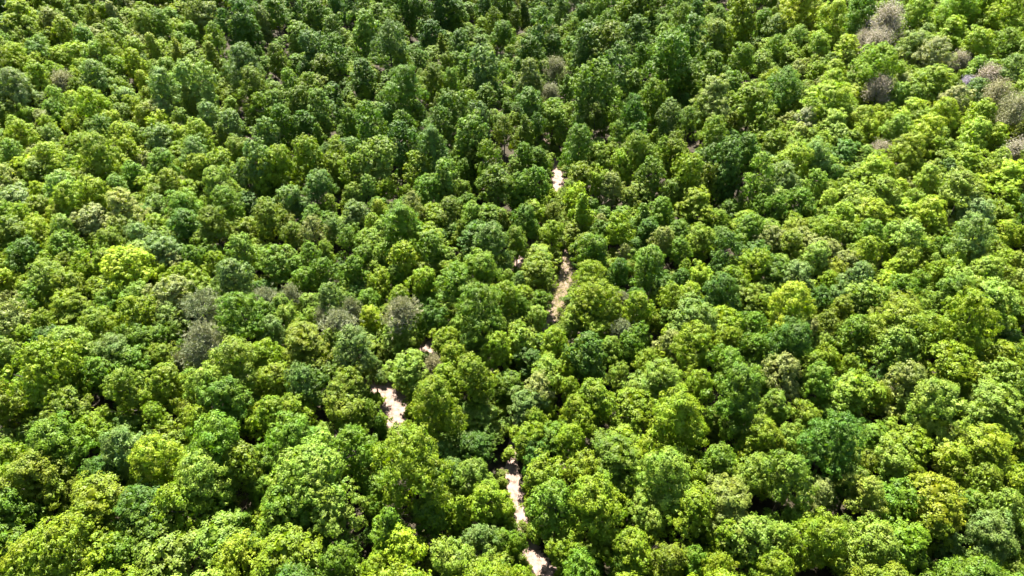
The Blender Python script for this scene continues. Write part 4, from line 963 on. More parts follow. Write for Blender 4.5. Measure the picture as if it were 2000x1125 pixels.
def forest(name, rows, label, category):
    rows = [r[:4] + usable(r[4], r[5]) + r[6:] for r in rows]
    kinds = sorted({(r[4], r[5]) for r in rows})
    me = bpy.data.meshes.new(name)
    me.from_pydata([(r[0], r[1], float(terrain(r[0], r[1]))) for r in rows], [], [])
    def attr(n, t, dom='POINT'):
        return me.attributes.new(n, t, dom)
    a = attr('which', 'INT'); a.data.foreach_set('value', [kinds.index((r[4], r[5])) for r in rows])
    a = attr('turn', 'FLOAT_VECTOR'); a.data.foreach_set('vector', [v for r in rows for v in (0.0, 0.0, r[6])])
    a = attr('size', 'FLOAT_VECTOR')
    sv = []
    for r in rows:
        cm, tm, w0, H0 = PROTO[r[4]][r[5]]
        sv += [r[2] / w0, r[2] / w0, r[3] / H0]
    a.data.foreach_set('vector', sv)
    a = attr('color', 'FLOAT_COLOR'); a.data.foreach_set('color', [v for r in rows for v in (r[7][0] / 1000, r[7][1] / 1000, r[7][2] / 1000, 1.0)])
    o = link(bpy.data.objects.new(name, me))
    ng = bpy.data.node_groups.new(name, 'GeometryNodeTree')
    ng.interface.new_socket('Geometry', in_out='INPUT', socket_type='NodeSocketGeometry')
    ng.interface.new_socket('Geometry', in_out='OUTPUT', socket_type='NodeSocketGeometry')
    nn = ng.nodes; L = ng.links.new
    gi = nn.new('NodeGroupInput'); go = nn.new('NodeGroupOutput')
    join = nn.new('GeometryNodeJoinGeometry')
    def named(n, t):
        x = nn.new('GeometryNodeInputNamedAttribute'); x.data_type = t; x.inputs['Name'].default_value = n
        return x.outputs[0]
    which, turn, size = named('which', 'INT'), named('turn', 'FLOAT_VECTOR'), named('size', 'FLOAT_VECTOR')
    e2r = nn.new('FunctionNodeEulerToRotation'); L(turn, e2r.inputs[0])
    for i, kp in enumerate(kinds):
        cmp_ = nn.new('FunctionNodeCompare'); cmp_.data_type = 'INT'; cmp_.operation = 'EQUAL'
        L(which, cmp_.inputs[2]); cmp_.inputs[3].default_value = i
        for ob in PART_OBJ[kp]:
            oi = nn.new('GeometryNodeObjectInfo'); oi.transform_space = 'ORIGINAL'
            oi.inputs['Object'].default_value = ob
            ip = nn.new('GeometryNodeInstanceOnPoints')
            L(gi.outputs[0], ip.inputs['Points']); L(cmp_.outputs[0], ip.inputs['Selection'])
            L(oi.outputs['Geometry'], ip.inputs['Instance'])
            L(e2r.outputs[0], ip.inputs['Rotation']); L(size, ip.inputs['Scale'])
            L(ip.outputs[0], join.inputs[0])
    L(join.outputs[0], go.inputs[0])
    md = o.modifiers.new('scatter', 'NODES'); md.node_group = ng
    o['kind'] = 'stuff'
    o['label'] = label
    o['category'] = category
    return o

FOREST = [
(-63.3,53.3,4.69,10.44,'r',10,5.30,(106,149,5)),
(-60.4,48.8,6.04,11.39,'r',14,1.70,(96,149,6)),
(-56.3,39.7,3.55,7.20,'r',14,1.34,(98,138,5)),
(-53.4,49.6,3.52,8.68,'r',11,4.44,(89,111,6)),
(-7.3,52.7,3.98,8.55,'r',10,3.45,(84,127,25)),
(-15.8,40.0,3.88,7.55,'r',10,5.84,(110,155,5)),
(-2.0,39.6,4.46,9.65,'r',13,1.19,(107,151,16)),
(-30.8,53.5,5.05,10.57,'r',13,2.11,(67,114,6)),
(-30.8,50.1,4.24,8.89,'r',14,3.81,(73,116,6)),
(-17.1,48.6,2.81,6.97,'r',13,0.82,(69,116,6)),
(-22.5,42.8,3.65,7.93,'r',14,4.93,(66,109,5)),
(3.3,55.2,4.44,8.73,'r',13,6.23,(45,92,7)),
(19.7,55.7,3.73,8.13,'c',4,3.27,(111,146,5)),
(22.7,51.8,4.63,10.37,'r',13,1.88,(99,141,5)),
(11.0,43.4,4.32,8.84,'r',12,4.89,(109,149,5)),
(9.0,40.2,3.25,7.26,'r',10,3.05,(67,117,6)),
(0.5,43.4,2.91,7.82,'r',13,4.10,(75,120,6)),
(-1.2,47.5,3.89,8.65,'r',13,3.02,(113,157,5)),
(0.8,39.4,3.13,7.84,'r',13,3.00,(115,165,5)),
(27.8,39.9,3.23,7.40,'r',13,1.51,(70,116,6)),
(12.4,40.3,3.23,7.90,'r',12,4.45,(69,112,6)),
(50.9,52.8,3.28,7.59,'r',12,2.26,(103,134,5)),
(44.8,54.1,4.39,8.94,'r',13,4.25,(81,105,5)),
(54.0,40.8,4.23,7.96,'r',12,3.53,(173,226,10)),
(52.4,41.0,2.94,7.16,'r',10,3.23,(98,143,14)),
(34.3,46.6,4.44,9.22,'r',13,1.83,(71,117,6)),
(42.3,39.7,3.87,7.65,'r',11,5.64,(114,161,5)),
(49.4,40.3,2.93,6.93,'r',14,5.37,(84,124,23)),
(56.5,39.7,2.90,7.43,'r',14,3.00,(108,146,15)),
(65.7,56.3,4.09,9.57,'r',13,3.86,(89,115,6)),
(-70.4,77.5,5.24,11.15,'r',14,2.16,(97,131,4)),
(-72.4,75.0,5.59,10.47,'r',11,2.59,(113,161,5)),
(-63.7,82.9,5.45,11.12,'r',13,0.52,(71,120,7)),
(-60.3,84.0,6.39,11.90,'r',13,5.01,(109,166,16)),
(-47.1,82.8,4.13,8.98,'t',3,3.46,(115,163,17)),
(-62.0,66.2,5.25,9.75,'r',14,2.73,(110,150,5)),
(-64.6,64.2,6.68,11.98,'r',10,1.18,(78,130,7)),
(-50.4,63.5,4.75,9.12,'r',11,2.91,(112,155,5)),
(-56.7,63.1,2.79,6.54,'r',14,4.71,(116,155,17)),
(-44.3,62.3,4.29,9.87,'r',13,2.70,(85,108,5)),
(-47.7,71.2,2.98,6.49,'r',10,1.05,(112,155,5)),
(-72.0,70.3,3.35,8.09,'r',14,4.24,(92,120,7)),
(-82.3,84.9,3.72,8.52,'r',13,0.35,(132,149,36)),
(-66.7,80.8,4.96,9.19,'r',14,1.61,(103,145,15)),
(-65.5,82.3,3.65,8.93,'r',13,1.53,(109,154,16)),
(-35.2,61.4,4.29,8.45,'r',11,0.84,(134,169,7)),
(-36.4,83.3,4.13,9.39,'r',10,2.74,(97,140,14)),
(-38.6,80.8,5.41,9.69,'r',14,0.89,(64,110,6)),
(-34.9,80.3,4.49,9.46,'r',10,1.73,(123,164,18)),
(-32.3,81.1,4.07,9.15,'r',13,5.36,(113,163,16)),
(-22.4,81.9,4.33,8.58,'r',10,4.07,(168,205,9)),
(-22.8,79.1,5.42,6.07,'r',12,1.69,(100,142,5)),
(-27.3,75.0,4.31,9.93,'r',11,0.47,(112,149,16)),
(-19.9,77.3,4.49,4.49,'r',14,4.92,(98,122,6)),
(-10.2,76.7,4.39,8.81,'r',12,5.70,(104,140,5)),
(-13.5,87.8,6.24,6.09,'r',13,0.05,(77,130,6)),
(-6.0,75.1,4.76,9.21,'r',12,4.90,(68,112,6)),
(-8.3,71.8,5.05,10.05,'r',10,2.90,(107,142,5)),
(-9.6,66.8,5.67,10.06,'r',14,0.10,(98,139,5)),
(-23.7,63.2,5.48,11.17,'r',11,4.73,(97,129,11)),
(-19.9,61.8,4.61,9.23,'r',11,3.38,(74,110,6)),
(-20.7,72.1,2.99,7.11,'r',14,4.84,(81,115,22)),
(-22.0,60.2,3.88,7.79,'r',14,4.81,(106,146,5)),
(-13.8,60.1,3.34,7.89,'r',13,3.04,(109,149,5)),
(10.4,82.6,5.25,9.79,'r',13,4.44,(111,151,15)),
(9.5,80.6,3.61,8.53,'r',12,2.72,(111,153,16)),
(3.7,82.1,4.57,8.41,'r',14,4.61,(121,169,17)),
(20.2,86.3,4.21,9.66,'r',13,3.21,(45,89,7)),
(28.6,85.5,5.57,10.44,'r',14,3.79,(137,181,7)),
(40.3,84.2,4.63,8.88,'r',11,1.25,(108,150,5)),
(32.3,73.9,5.53,11.17,'r',11,2.95,(108,143,5)),
(23.5,74.7,4.74,9.63,'r',14,5.74,(139,154,37)),
(26.0,70.2,5.82,10.19,'r',11,0.88,(109,142,5)),
(19.9,71.3,5.05,9.31,'r',11,3.71,(102,140,5)),
(23.3,66.1,3.64,8.53,'r',13,2.54,(116,164,17)),
(15.1,74.6,4.33,8.35,'r',14,1.08,(104,152,14)),
(8.4,66.6,3.66,8.25,'r',14,1.51,(102,141,5)),
(5.5,63.9,2.61,6.95,'r',13,1.18,(106,150,5)),
(3.3,60.6,3.87,8.93,'r',14,2.85,(97,139,5)),
(8.7,61.8,4.66,10.03,'r',10,3.75,(106,139,5)),
(9.7,59.7,4.58,10.11,'r',11,4.28,(108,146,5)),
(17.5,69.0,2.29,6.84,'r',10,3.72,(84,121,22)),
(1.6,83.4,4.14,8.98,'r',11,2.17,(64,108,6)),
(4.6,86.2,3.73,8.17,'r',12,2.81,(66,108,5)),
(13.3,78.3,4.44,8.97,'r',12,5.42,(109,149,5)),
(13.1,81.1,4.07,8.77,'r',12,2.59,(67,114,6)),
(21.9,82.2,4.12,7.87,'r',13,3.46,(89,114,6)),
(24.9,82.3,3.66,8.00,'r',12,3.65,(69,115,6)),
(24.9,79.5,3.38,7.32,'r',13,5.53,(163,216,9)),
(35.8,68.4,4.94,9.11,'r',13,1.78,(89,144,10)),
(7.9,71.1,4.21,8.69,'r',11,4.46,(121,162,5)),
(16.3,82.1,4.57,8.37,'r',14,0.70,(108,149,5)),
(27.4,62.1,3.94,7.67,'r',10,3.70,(97,123,16)),
(15.4,69.4,3.73,9.07,'r',13,4.92,(107,149,15)),
(19.6,77.4,3.96,9.26,'r',12,6.24,(67,116,6)),
(11.0,76.0,3.94,7.85,'r',10,3.92,(118,157,5)),
(45.8,79.1,4.46,9.10,'r',13,4.38,(135,146,38)),
(49.0,79.7,4.92,9.19,'r',11,5.15,(90,114,7)),
(47.9,77.6,3.99,7.70,'r',13,4.21,(117,165,17)),
(46.9,72.9,4.46,9.53,'r',13,1.93,(107,145,5)),
(49.5,70.8,3.78,8.63,'r',14,1.98,(97,133,4)),
(54.4,74.9,4.12,8.25,'r',11,0.05,(104,145,14)),
(72.2,83.1,4.34,9.94,'r',14,0.38,(109,154,6)),
(80.6,83.5,5.04,9.89,'r',13,2.93,(96,130,8)),
(75.0,78.3,4.44,8.54,'r',11,2.34,(83,123,24)),
(68.1,79.4,4.47,8.77,'r',11,4.59,(69,115,6)),
(67.9,86.7,3.78,7.96,'r',13,5.20,(126,170,7)),
(68.1,84.2,4.15,9.44,'r',11,5.74,(126,174,21)),
(53.7,86.0,5.59,10.20,'r',13,1.09,(71,116,21)),
(50.2,85.7,4.66,9.36,'r',11,4.55,(52,97,9)),
(69.1,75.2,5.20,9.13,'r',14,1.14,(111,165,16)),
(71.6,75.6,3.50,7.60,'r',12,5.29,(118,173,17)),
(65.1,68.8,5.16,9.21,'r',12,4.92,(148,172,9)),
(74.0,70.4,3.15,8.00,'r',11,3.06,(115,154,5)),
(44.7,71.3,4.22,8.43,'r',14,0.51,(111,154,10)),
(51.0,64.8,4.40,9.23,'r',14,2.76,(104,132,6)),
(51.2,60.4,3.11,7.28,'r',12,3.60,(135,183,14)),
(57.7,84.1,3.72,7.40,'r',14,5.24,(70,115,7)),
(-65.8,100.2,6.09,11.81,'r',14,3.40,(119,167,43)),
(-71.1,103.1,6.23,10.73,'r',14,5.37,(108,138,10)),
(-84.7,107.6,4.80,9.64,'r',10,5.37,(177,203,13)),
(-89.0,109.9,4.85,10.15,'r',12,3.05,(116,148,11)),
(-82.1,96.2,4.00,8.51,'r',13,5.15,(133,191,7)),
(-60.0,125.5,6.46,12.70,'r',12,6.18,(121,165,7)),
(-53.8,123.0,5.82,11.16,'r',10,1.51,(89,133,29)),
(-67.0,116.8,6.16,12.07,'r',14,0.22,(130,161,13)),
(-72.3,120.2,5.17,9.49,'r',12,6.05,(136,181,9)),
(-77.4,116.7,5.61,10.57,'r',11,1.60,(104,160,26)),
(-81.8,122.7,5.22,10.08,'r',10,2.95,(135,177,9)),
(-86.7,123.2,5.80,10.42,'r',11,4.88,(159,215,11)),
(-84.0,119.1,5.69,9.84,'r',14,0.95,(123,148,12)),
(-87.5,120.4,5.16,9.11,'r',14,4.64,(133,163,13)),
(-76.5,121.6,5.19,10.33,'r',10,0.71,(98,164,13)),
(-100.3,124.1,5.76,11.87,'r',14,0.49,(119,178,25)),
(-98.2,117.8,5.60,10.69,'r',11,4.63,(168,195,44)),
(-91.2,123.5,3.49,8.44,'r',11,0.66,(68,121,15)),
(-55.7,96.2,5.24,9.81,'r',11,5.90,(72,123,7)),
(-58.2,95.4,3.98,9.22,'r',12,1.36,(150,165,47)),
(-53.3,98.4,4.56,9.78,'r',13,1.44,(72,119,7)),
(-51.8,95.3,4.48,9.14,'r',11,0.49,(122,167,6)),
(-68.0,110.5,6.51,10.89,'r',13,5.62,(98,146,25)),
(-65.5,104.9,5.78,10.27,'r',14,4.77,(129,176,9)),
(-72.2,92.5,5.33,11.06,'r',11,4.46,(128,177,7)),
(-73.3,92.3,4.40,8.26,'r',11,3.75,(72,123,7)),
(-71.7,97.7,4.04,8.80,'r',14,1.38,(85,141,9)),
(-86.2,113.4,6.55,12.52,'r',10,5.94,(145,209,39)),
(-93.9,111.6,6.51,10.79,'r',12,4.54,(120,161,45)),
(-92.5,106.2,5.78,10.91,'r',11,3.49,(147,205,21)),
(-89.7,106.1,5.26,10.72,'r',11,3.97,(145,202,10)),
(-55.7,92.7,3.91,9.09,'r',12,6.01,(127,176,7)),
(-49.8,105.9,5.31,9.29,'r',12,5.68,(102,133,6)),
(-57.2,131.1,7.26,13.17,'r',8,5.44,(92,126,8)),
(-81.3,103.1,5.17,10.76,'r',14,5.15,(136,188,27)),
(-35.8,113.8,4.46,9.09,'r',14,5.87,(113,150,7)),
(-36.8,130.8,6.06,11.93,'r',11,4.85,(90,122,4)),
(-39.6,132.6,4.31,9.85,'r',10,0.88,(75,115,21)),
(-48.4,114.1,4.47,8.41,'r',11,0.52,(105,150,16)),
(-42.6,108.9,4.34,8.66,'r',12,4.38,(86,106,6)),
(-39.6,102.6,5.19,10.09,'r',11,3.39,(82,111,7)),
(-40.5,113.2,4.45,8.47,'r',10,5.78,(79,127,23)),
(-37.5,109.4,5.42,9.61,'r',11,4.20,(79,132,14)),
(-29.9,111.3,5.21,9.50,'r',12,4.86,(83,120,23)),
(-25.4,112.2,3.86,9.14,'r',10,3.91,(132,157,8)),
(-7.8,109.8,4.89,9.57,'r',10,0.31,(108,164,16)),
(-4.4,109.7,5.43,9.71,'r',12,2.84,(85,130,10)),
(-25.7,102.0,4.93,9.43,'r',12,1.27,(118,170,17)),
(-29.7,102.4,4.68,9.36,'r',11,4.05,(66,109,6)),
(-26.6,108.4,4.33,8.38,'r',14,5.17,(107,151,5)),
(-35.4,97.7,5.05,9.49,'r',11,5.14,(71,119,6)),
(-33.1,99.5,3.58,8.52,'r',14,1.78,(120,164,17)),
(-26.5,97.4,5.03,9.83,'r',13,4.09,(65,107,6)),
(-11.4,98.7,3.57,7.86,'r',12,3.46,(107,155,17)),
(-11.6,95.0,4.48,8.44,'r',13,3.40,(102,139,5)),
(-10.2,127.4,4.50,9.26,'r',14,5.43,(61,104,5)),
(-15.0,128.0,4.50,10.37,'r',13,6.20,(73,118,22)),
(-10.2,121.8,4.08,8.73,'r',13,2.97,(95,136,14)),
(-28.7,118.3,5.12,10.52,'r',14,0.31,(106,159,21)),
(-25.1,119.3,4.59,9.27,'r',11,3.23,(111,154,5)),
(-21.9,121.3,3.50,7.47,'r',13,4.95,(102,150,5)),
(-31.8,117.0,4.53,9.56,'r',10,5.70,(121,161,17)),
(-20.0,93.2,3.94,7.93,'r',10,3.93,(69,112,6)),
(-1.0,110.6,4.12,7.56,'r',10,2.84,(87,109,6)),
(-33.4,106.8,4.28,8.68,'r',14,3.61,(86,129,24)),
(-18.7,111.1,5.44,11.57,'r',11,4.64,(125,140,32)),
(-0.9,92.7,2.95,7.46,'r',14,4.99,(121,167,17)),
(-39.2,98.8,3.57,8.12,'r',13,2.18,(98,140,15)),
(26.9,102.2,4.67,9.62,'r',10,4.81,(125,143,28)),
(2.2,130.9,5.48,10.89,'r',14,6.03,(61,106,5)),
(6.1,130.7,5.10,10.13,'r',14,2.12,(60,100,5)),
(13.8,121.1,6.03,12.44,'r',12,4.10,(96,124,6)),
(18.0,127.9,5.94,13.19,'r',12,3.35,(91,130,6)),
(21.8,135.4,4.38,9.10,'r',14,4.13,(79,106,6)),
(12.5,116.3,5.05,10.99,'r',13,5.02,(165,221,9)),
(12.1,119.1,4.37,9.35,'r',14,2.14,(104,142,14)),
(8.2,113.2,4.74,7.72,'r',11,3.18,(89,109,6)),
(11.6,107.8,4.34,7.00,'r',12,3.01,(93,115,6)),
(16.6,109.5,3.55,7.64,'r',14,4.56,(140,152,37)),
(7.4,105.6,4.78,8.72,'r',11,5.96,(111,156,5)),
(5.4,103.0,7.37,5.31,'r',9,1.55,(113,155,5)),
(1.5,90.7,3.63,8.23,'r',14,0.78,(88,134,25)),
(20.2,100.8,3.12,6.82,'r',14,6.11,(130,146,34)),
(32.2,91.6,5.57,9.97,'r',13,1.52,(139,191,7)),
(39.5,128.5,5.98,12.38,'r',13,4.37,(65,103,15)),
(28.0,126.8,6.51,12.90,'r',11,2.91,(103,145,15)),
(31.8,130.7,5.44,12.65,'r',11,4.37,(83,125,5)),
(31.5,118.2,5.70,9.97,'r',10,5.40,(70,104,5)),
(25.6,118.8,5.44,9.41,'r',12,3.79,(105,141,12)),
(23.5,116.5,5.09,8.95,'r',14,1.59,(99,125,10)),
(45.1,116.4,3.69,7.94,'c',4,1.27,(114,161,19)),
(39.2,108.9,4.88,8.82,'r',11,2.06,(117,165,10)),
(30.4,95.6,3.26,7.51,'r',11,4.50,(100,142,5)),
(35.9,88.6,5.20,11.19,'r',12,2.03,(87,127,7)),
(17.8,120.0,6.28,12.57,'r',13,1.69,(108,151,5)),
(38.1,102.4,4.68,9.38,'r',11,5.48,(87,130,24)),
(48.0,113.3,4.99,9.66,'r',11,5.09,(78,128,8)),
(65.6,124.4,5.29,10.70,'r',13,3.53,(65,119,15)),
(74.3,109.8,5.96,10.16,'r',12,4.22,(159,216,11)),
(74.9,114.0,3.08,7.40,'r',10,0.02,(119,176,49)),
(66.4,115.4,5.59,10.52,'r',12,1.14,(161,207,23)),
(61.2,114.6,4.46,9.92,'r',14,4.57,(197,246,28)),
(50.2,111.2,4.91,10.62,'r',11,2.66,(77,133,9)),
(52.1,105.3,5.54,10.28,'r',13,4.15,(125,151,11)),
(58.3,103.2,3.94,8.49,'c',5,3.03,(67,121,13)),
(61.3,106.7,5.83,11.26,'r',10,1.75,(143,196,12)),
(60.1,103.7,5.24,9.75,'r',11,6.11,(156,204,30)),
(68.7,103.6,4.19,9.49,'r',10,5.76,(142,198,29)),
(80.9,96.8,4.51,9.54,'r',14,2.56,(119,146,9)),
(68.0,94.4,4.91,10.80,'r',13,5.93,(119,155,11)),
(65.8,93.9,4.20,8.34,'r',14,0.38,(184,236,13)),
(68.0,90.1,4.55,10.16,'r',13,2.84,(91,142,10)),
(62.7,89.5,4.30,9.70,'r',12,2.96,(170,223,11)),
(77.3,96.0,4.00,8.53,'r',14,4.02,(209,270,16)),
(73.8,96.4,3.27,7.98,'r',11,0.73,(138,186,25)),
(84.9,95.4,4.47,9.37,'r',12,5.60,(124,169,7)),
(86.5,93.6,4.42,9.39,'r',10,0.94,(124,155,10)),
(88.9,102.8,5.19,9.86,'r',11,0.75,(166,208,11)),
(91.6,102.4,3.89,9.10,'r',11,5.59,(151,188,9)),
(95.0,113.4,6.06,10.10,'r',11,1.54,(151,207,10)),
(89.6,125.3,5.31,9.34,'r',11,4.53,(59,101,12)),
(75.7,132.9,4.93,9.01,'r',11,0.51,(142,200,30)),
(70.9,132.2,6.11,11.25,'r',12,3.06,(64,122,14)),
(44.2,92.3,5.34,10.64,'r',12,0.96,(64,108,8)),
(54.5,92.7,5.62,9.87,'r',13,5.01,(131,154,10)),
(83.5,108.9,3.26,7.00,'r',13,2.52,(203,215,78)),
(79.1,123.9,4.69,9.59,'r',11,0.28,(117,148,11)),
(73.4,88.6,6.11,12.41,'r',13,1.41,(137,191,26)),
(85.3,90.3,3.86,8.39,'r',10,0.87,(179,212,39)),
(59.6,118.8,5.68,11.81,'r',11,5.98,(121,180,19)),
(55.2,128.0,4.80,10.06,'r',12,2.94,(108,159,38)),
(57.6,98.8,3.33,7.03,'r',12,6.13,(231,278,16)),
(-122.5,182.7,3.35,7.56,'t',3,1.21,(70,124,15)),
(-106.1,172.7,6.45,12.39,'r',14,2.43,(80,137,13)),
(-98.9,186.0,7.21,13.74,'r',8,1.92,(124,162,18)),
(-96.4,199.3,5.26,10.01,'r',12,4.65,(94,157,12)),
(-88.8,191.4,5.92,10.30,'r',10,0.04,(92,150,10)),
(-85.5,200.0,7.30,14.42,'r',7,1.17,(127,157,39)),
(-79.2,184.7,6.89,15.12,'r',11,1.83,(85,127,8)),
(-78.9,215.6,5.22,11.85,'r',11,0.61,(59,109,6)),
(-81.3,163.1,7.01,12.68,'r',13,5.59,(130,190,34)),
(-68.8,146.6,6.53,12.23,'r',14,3.04,(108,158,38)),
(-93.2,171.8,4.00,8.69,'r',11,4.14,(113,155,43)),
(-90.0,162.6,4.20,9.46,'r',10,4.00,(169,200,15)),
(-87.0,156.8,4.12,8.28,'r',10,1.44,(135,166,13)),
(-91.1,153.8,6.04,10.54,'r',13,2.80,(134,186,50)),
(-101.9,145.6,5.75,11.77,'r',11,1.50,(128,187,21)),
(-115.6,157.9,8.01,12.70,'r',6,4.17,(161,210,10)),
(-113.8,164.3,6.87,12.34,'r',13,0.26,(98,152,30)),
(-107.8,157.6,5.39,10.42,'r',11,5.88,(138,197,10)),
(-84.3,135.6,6.17,11.09,'r',11,1.30,(169,210,13)),
(-88.2,136.1,4.35,8.62,'r',14,0.17,(143,198,10)),
(-78.2,146.1,4.58,9.56,'r',13,1.86,(149,202,10)),
(-73.0,140.4,5.09,10.22,'r',13,2.71,(176,221,24)),
(-84.0,146.5,5.55,9.76,'r',10,5.63,(138,165,13)),
(-89.1,137.8,5.60,11.08,'r',11,0.98,(98,149,25)),
(-99.7,136.9,4.94,10.21,'r',11,2.31,(139,184,9)),
(-105.3,140.3,4.99,10.88,'r',13,2.82,(121,176,12)),
(-100.8,142.3,5.69,10.44,'r',14,1.67,(91,150,12)),
(-106.0,135.8,4.90,9.94,'r',11,5.57,(159,212,24)),
(-95.0,138.2,4.98,10.39,'r',11,3.94,(145,182,9)),
(-105.5,165.4,6.25,12.38,'r',12,5.51,(158,212,10)),
(-101.1,166.0,6.99,12.59,'r',11,3.40,(162,224,33)),
(-99.6,169.3,7.08,13.60,'r',6,1.10,(124,159,11)),
(-96.6,175.4,6.60,10.84,'r',14,4.24,(128,173,10)),
(-109.6,164.7,5.55,10.61,'r',12,4.23,(148,196,10)),
(-101.9,160.0,5.47,10.83,'r',10,2.18,(144,192,10)),
(-97.2,164.0,6.28,10.97,'r',11,0.28,(118,174,11)),
(-97.1,133.4,4.86,10.17,'r',14,1.48,(134,181,35)),
(-122.8,167.0,5.21,9.58,'r',14,1.94,(95,152,12)),
(-121.1,169.4,5.26,10.23,'r',13,0.05,(144,187,23)),
(-119.8,173.4,5.69,11.10,'r',11,1.74,(151,195,22)),
(-125.7,175.0,5.72,9.78,'r',12,0.64,(121,171,36)),
(-62.6,181.8,5.75,13.40,'r',10,3.01,(70,97,6)),
(-43.4,228.5,7.88,15.08,'r',7,3.42,(93,138,15)),
(-15.5,209.0,6.95,12.87,'r',14,1.20,(58,98,15)),
(-6.0,235.5,6.71,13.96,'r',11,5.16,(79,111,5)),
(-15.6,172.6,4.83,11.81,'r',10,1.59,(92,144,16)),
(-5.8,175.7,4.18,9.47,'r',11,0.29,(106,142,25)),
(-18.5,162.0,4.64,9.61,'c',4,0.14,(75,103,6)),
(-21.8,150.1,5.35,11.53,'r',11,2.38,(60,105,6)),
(-47.8,146.6,5.26,11.46,'r',12,2.42,(46,92,6)),
(-3.0,149.1,5.34,10.86,'r',13,2.18,(84,126,15)),
(-19.3,144.2,4.25,9.78,'t',5,4.47,(82,131,18)),
(-56.6,229.6,6.94,15.36,'r',14,3.66,(34,71,6)),
(-31.1,237.2,9.56,17.13,'r',8,5.66,(49,86,6)),
(-9.8,247.6,6.98,14.75,'r',14,5.82,(38,72,7)),
(-50.1,244.6,5.91,12.77,'t',4,1.56,(92,139,15)),
(11.1,241.0,6.85,14.29,'c',2,3.54,(89,128,5)),
(15.3,240.0,4.41,10.23,'c',4,1.84,(79,130,5)),
(23.1,236.7,7.19,14.86,'r',8,0.33,(49,94,7)),
(19.9,221.8,5.92,13.35,'r',11,2.03,(97,142,16)),
(28.4,209.6,9.46,18.14,'r',6,1.72,(62,104,6)),
(45.6,229.4,6.55,12.06,'c',1,1.26,(35,76,7)),
(12.5,202.9,6.77,13.52,'r',14,3.66,(57,96,11)),
(34.5,183.1,6.96,15.22,'r',11,6.27,(61,107,6)),
(24.2,188.2,5.18,12.84,'t',3,2.94,(61,108,6)),
(53.8,223.0,7.70,15.28,'r',6,2.11,(90,133,15)),
(50.4,227.0,6.47,12.32,'r',13,1.53,(88,136,15)),
(60.4,230.8,5.60,13.17,'r',10,1.98,(40,83,7)),
(63.3,218.8,8.03,13.93,'r',9,3.96,(85,134,13)),
(49.2,180.1,5.75,12.82,'r',13,0.46,(55,97,5)),
(45.9,171.7,6.65,12.42,'r',14,1.25,(63,98,6)),
(54.6,164.4,6.75,14.15,'r',12,2.91,(71,118,6)),
(19.1,147.4,5.93,12.39,'r',11,3.59,(66,89,5)),
(35.3,145.8,3.96,9.19,'c',5,4.64,(62,113,6)),
(35.5,172.7,3.37,8.29,'r',12,1.65,(55,99,6)),
(5.6,144.0,5.06,11.79,'r',11,5.37,(45,83,6)),
(1.6,158.9,3.17,8.29,'r',12,1.53,(67,103,22)),
(15.1,147.9,5.31,10.69,'r',13,3.08,(73,120,11)),
(9.5,150.1,6.00,12.54,'r',12,1.32,(92,140,5)),
(23.2,139.3,5.06,12.01,'r',11,1.49,(81,125,11)),
(32.5,142.5,4.23,8.83,'c',4,2.56,(86,130,4)),
(36.4,139.1,5.09,10.06,'r',13,5.99,(72,100,5)),
(2.6,168.2,4.75,11.14,'r',12,2.58,(72,120,5)),
(1.8,186.7,4.38,10.70,'c',5,0.75,(51,91,5)),
(75.2,211.7,6.91,13.62,'r',14,4.54,(74,126,8)),
(73.1,226.3,9.10,15.56,'r',6,2.69,(108,164,25)),
(68.2,184.3,5.84,11.90,'r',12,0.95,(122,167,20)),
(0.9,243.4,5.44,11.53,'r',10,0.23,(68,97,5)),
(34.6,240.1,7.74,16.97,'t',1,4.62,(64,115,6)),
(41.3,230.0,9.26,18.94,'r',5,2.60,(58,89,5)),
(16.6,242.8,6.86,14.89,'r',11,0.11,(60,97,15)),
(78.1,206.1,8.45,13.43,'r',6,1.04,(100,136,33)),
(87.0,209.0,4.70,10.22,'r',13,4.52,(111,151,42)),
(110.6,184.5,5.72,10.86,'r',10,1.73,(120,163,32)),
(124.4,187.7,9.09,15.10,'r',5,5.73,(134,186,11)),
(99.8,157.4,5.14,9.82,'r',10,1.87,(117,170,46)),
(108.1,152.6,7.32,11.71,'r',6,6.18,(88,135,32)),
(99.6,176.1,5.95,10.30,'r',12,6.09,(184,207,37)),
(78.4,163.1,7.41,13.01,'r',5,1.91,(147,200,10)),
(88.6,181.2,7.58,14.14,'r',7,3.79,(165,209,12)),
(84.6,188.2,7.83,13.51,'r',8,4.52,(147,205,22)),
(81.2,197.2,7.34,12.43,'r',6,1.37,(137,193,35)),
(73.5,191.3,7.19,12.83,'r',6,0.99,(89,140,9)),
(89.1,168.1,6.13,11.27,'r',13,1.23,(120,159,12)),
(96.7,164.1,5.65,11.10,'r',13,0.99,(184,203,70)),
(91.7,156.2,6.14,11.32,'r',10,4.50,(129,191,24)),
(84.6,160.8,5.61,10.00,'r',12,0.35,(174,209,14)),
(79.9,178.4,4.93,10.91,'c',5,5.71,(131,160,12)),
(83.9,173.8,6.31,10.47,'r',10,2.19,(151,192,12)),
(88.1,178.0,6.03,10.99,'r',11,1.68,(141,180,20)),
(67.5,146.6,5.92,11.22,'r',14,0.84,(161,174,81)),
(71.9,142.2,7.35,13.23,'r',7,1.58,(151,208,23)),
(71.8,139.0,6.96,11.16,'r',11,4.97,(163,214,32)),
(64.6,142.9,4.87,9.34,'r',10,6.20,(187,207,47)),
(61.3,143.1,3.25,8.92,'c',3,3.13,(127,152,11)),
(91.1,147.2,7.19,11.92,'r',7,0.43,(154,207,10)),
(78.6,143.2,7.07,12.74,'r',5,0.99,(137,174,10)),
(97.5,139.7,5.06,9.29,'r',14,5.36,(116,139,11)),
(100.2,148.9,7.86,12.82,'r',9,2.16,(172,179,66)),
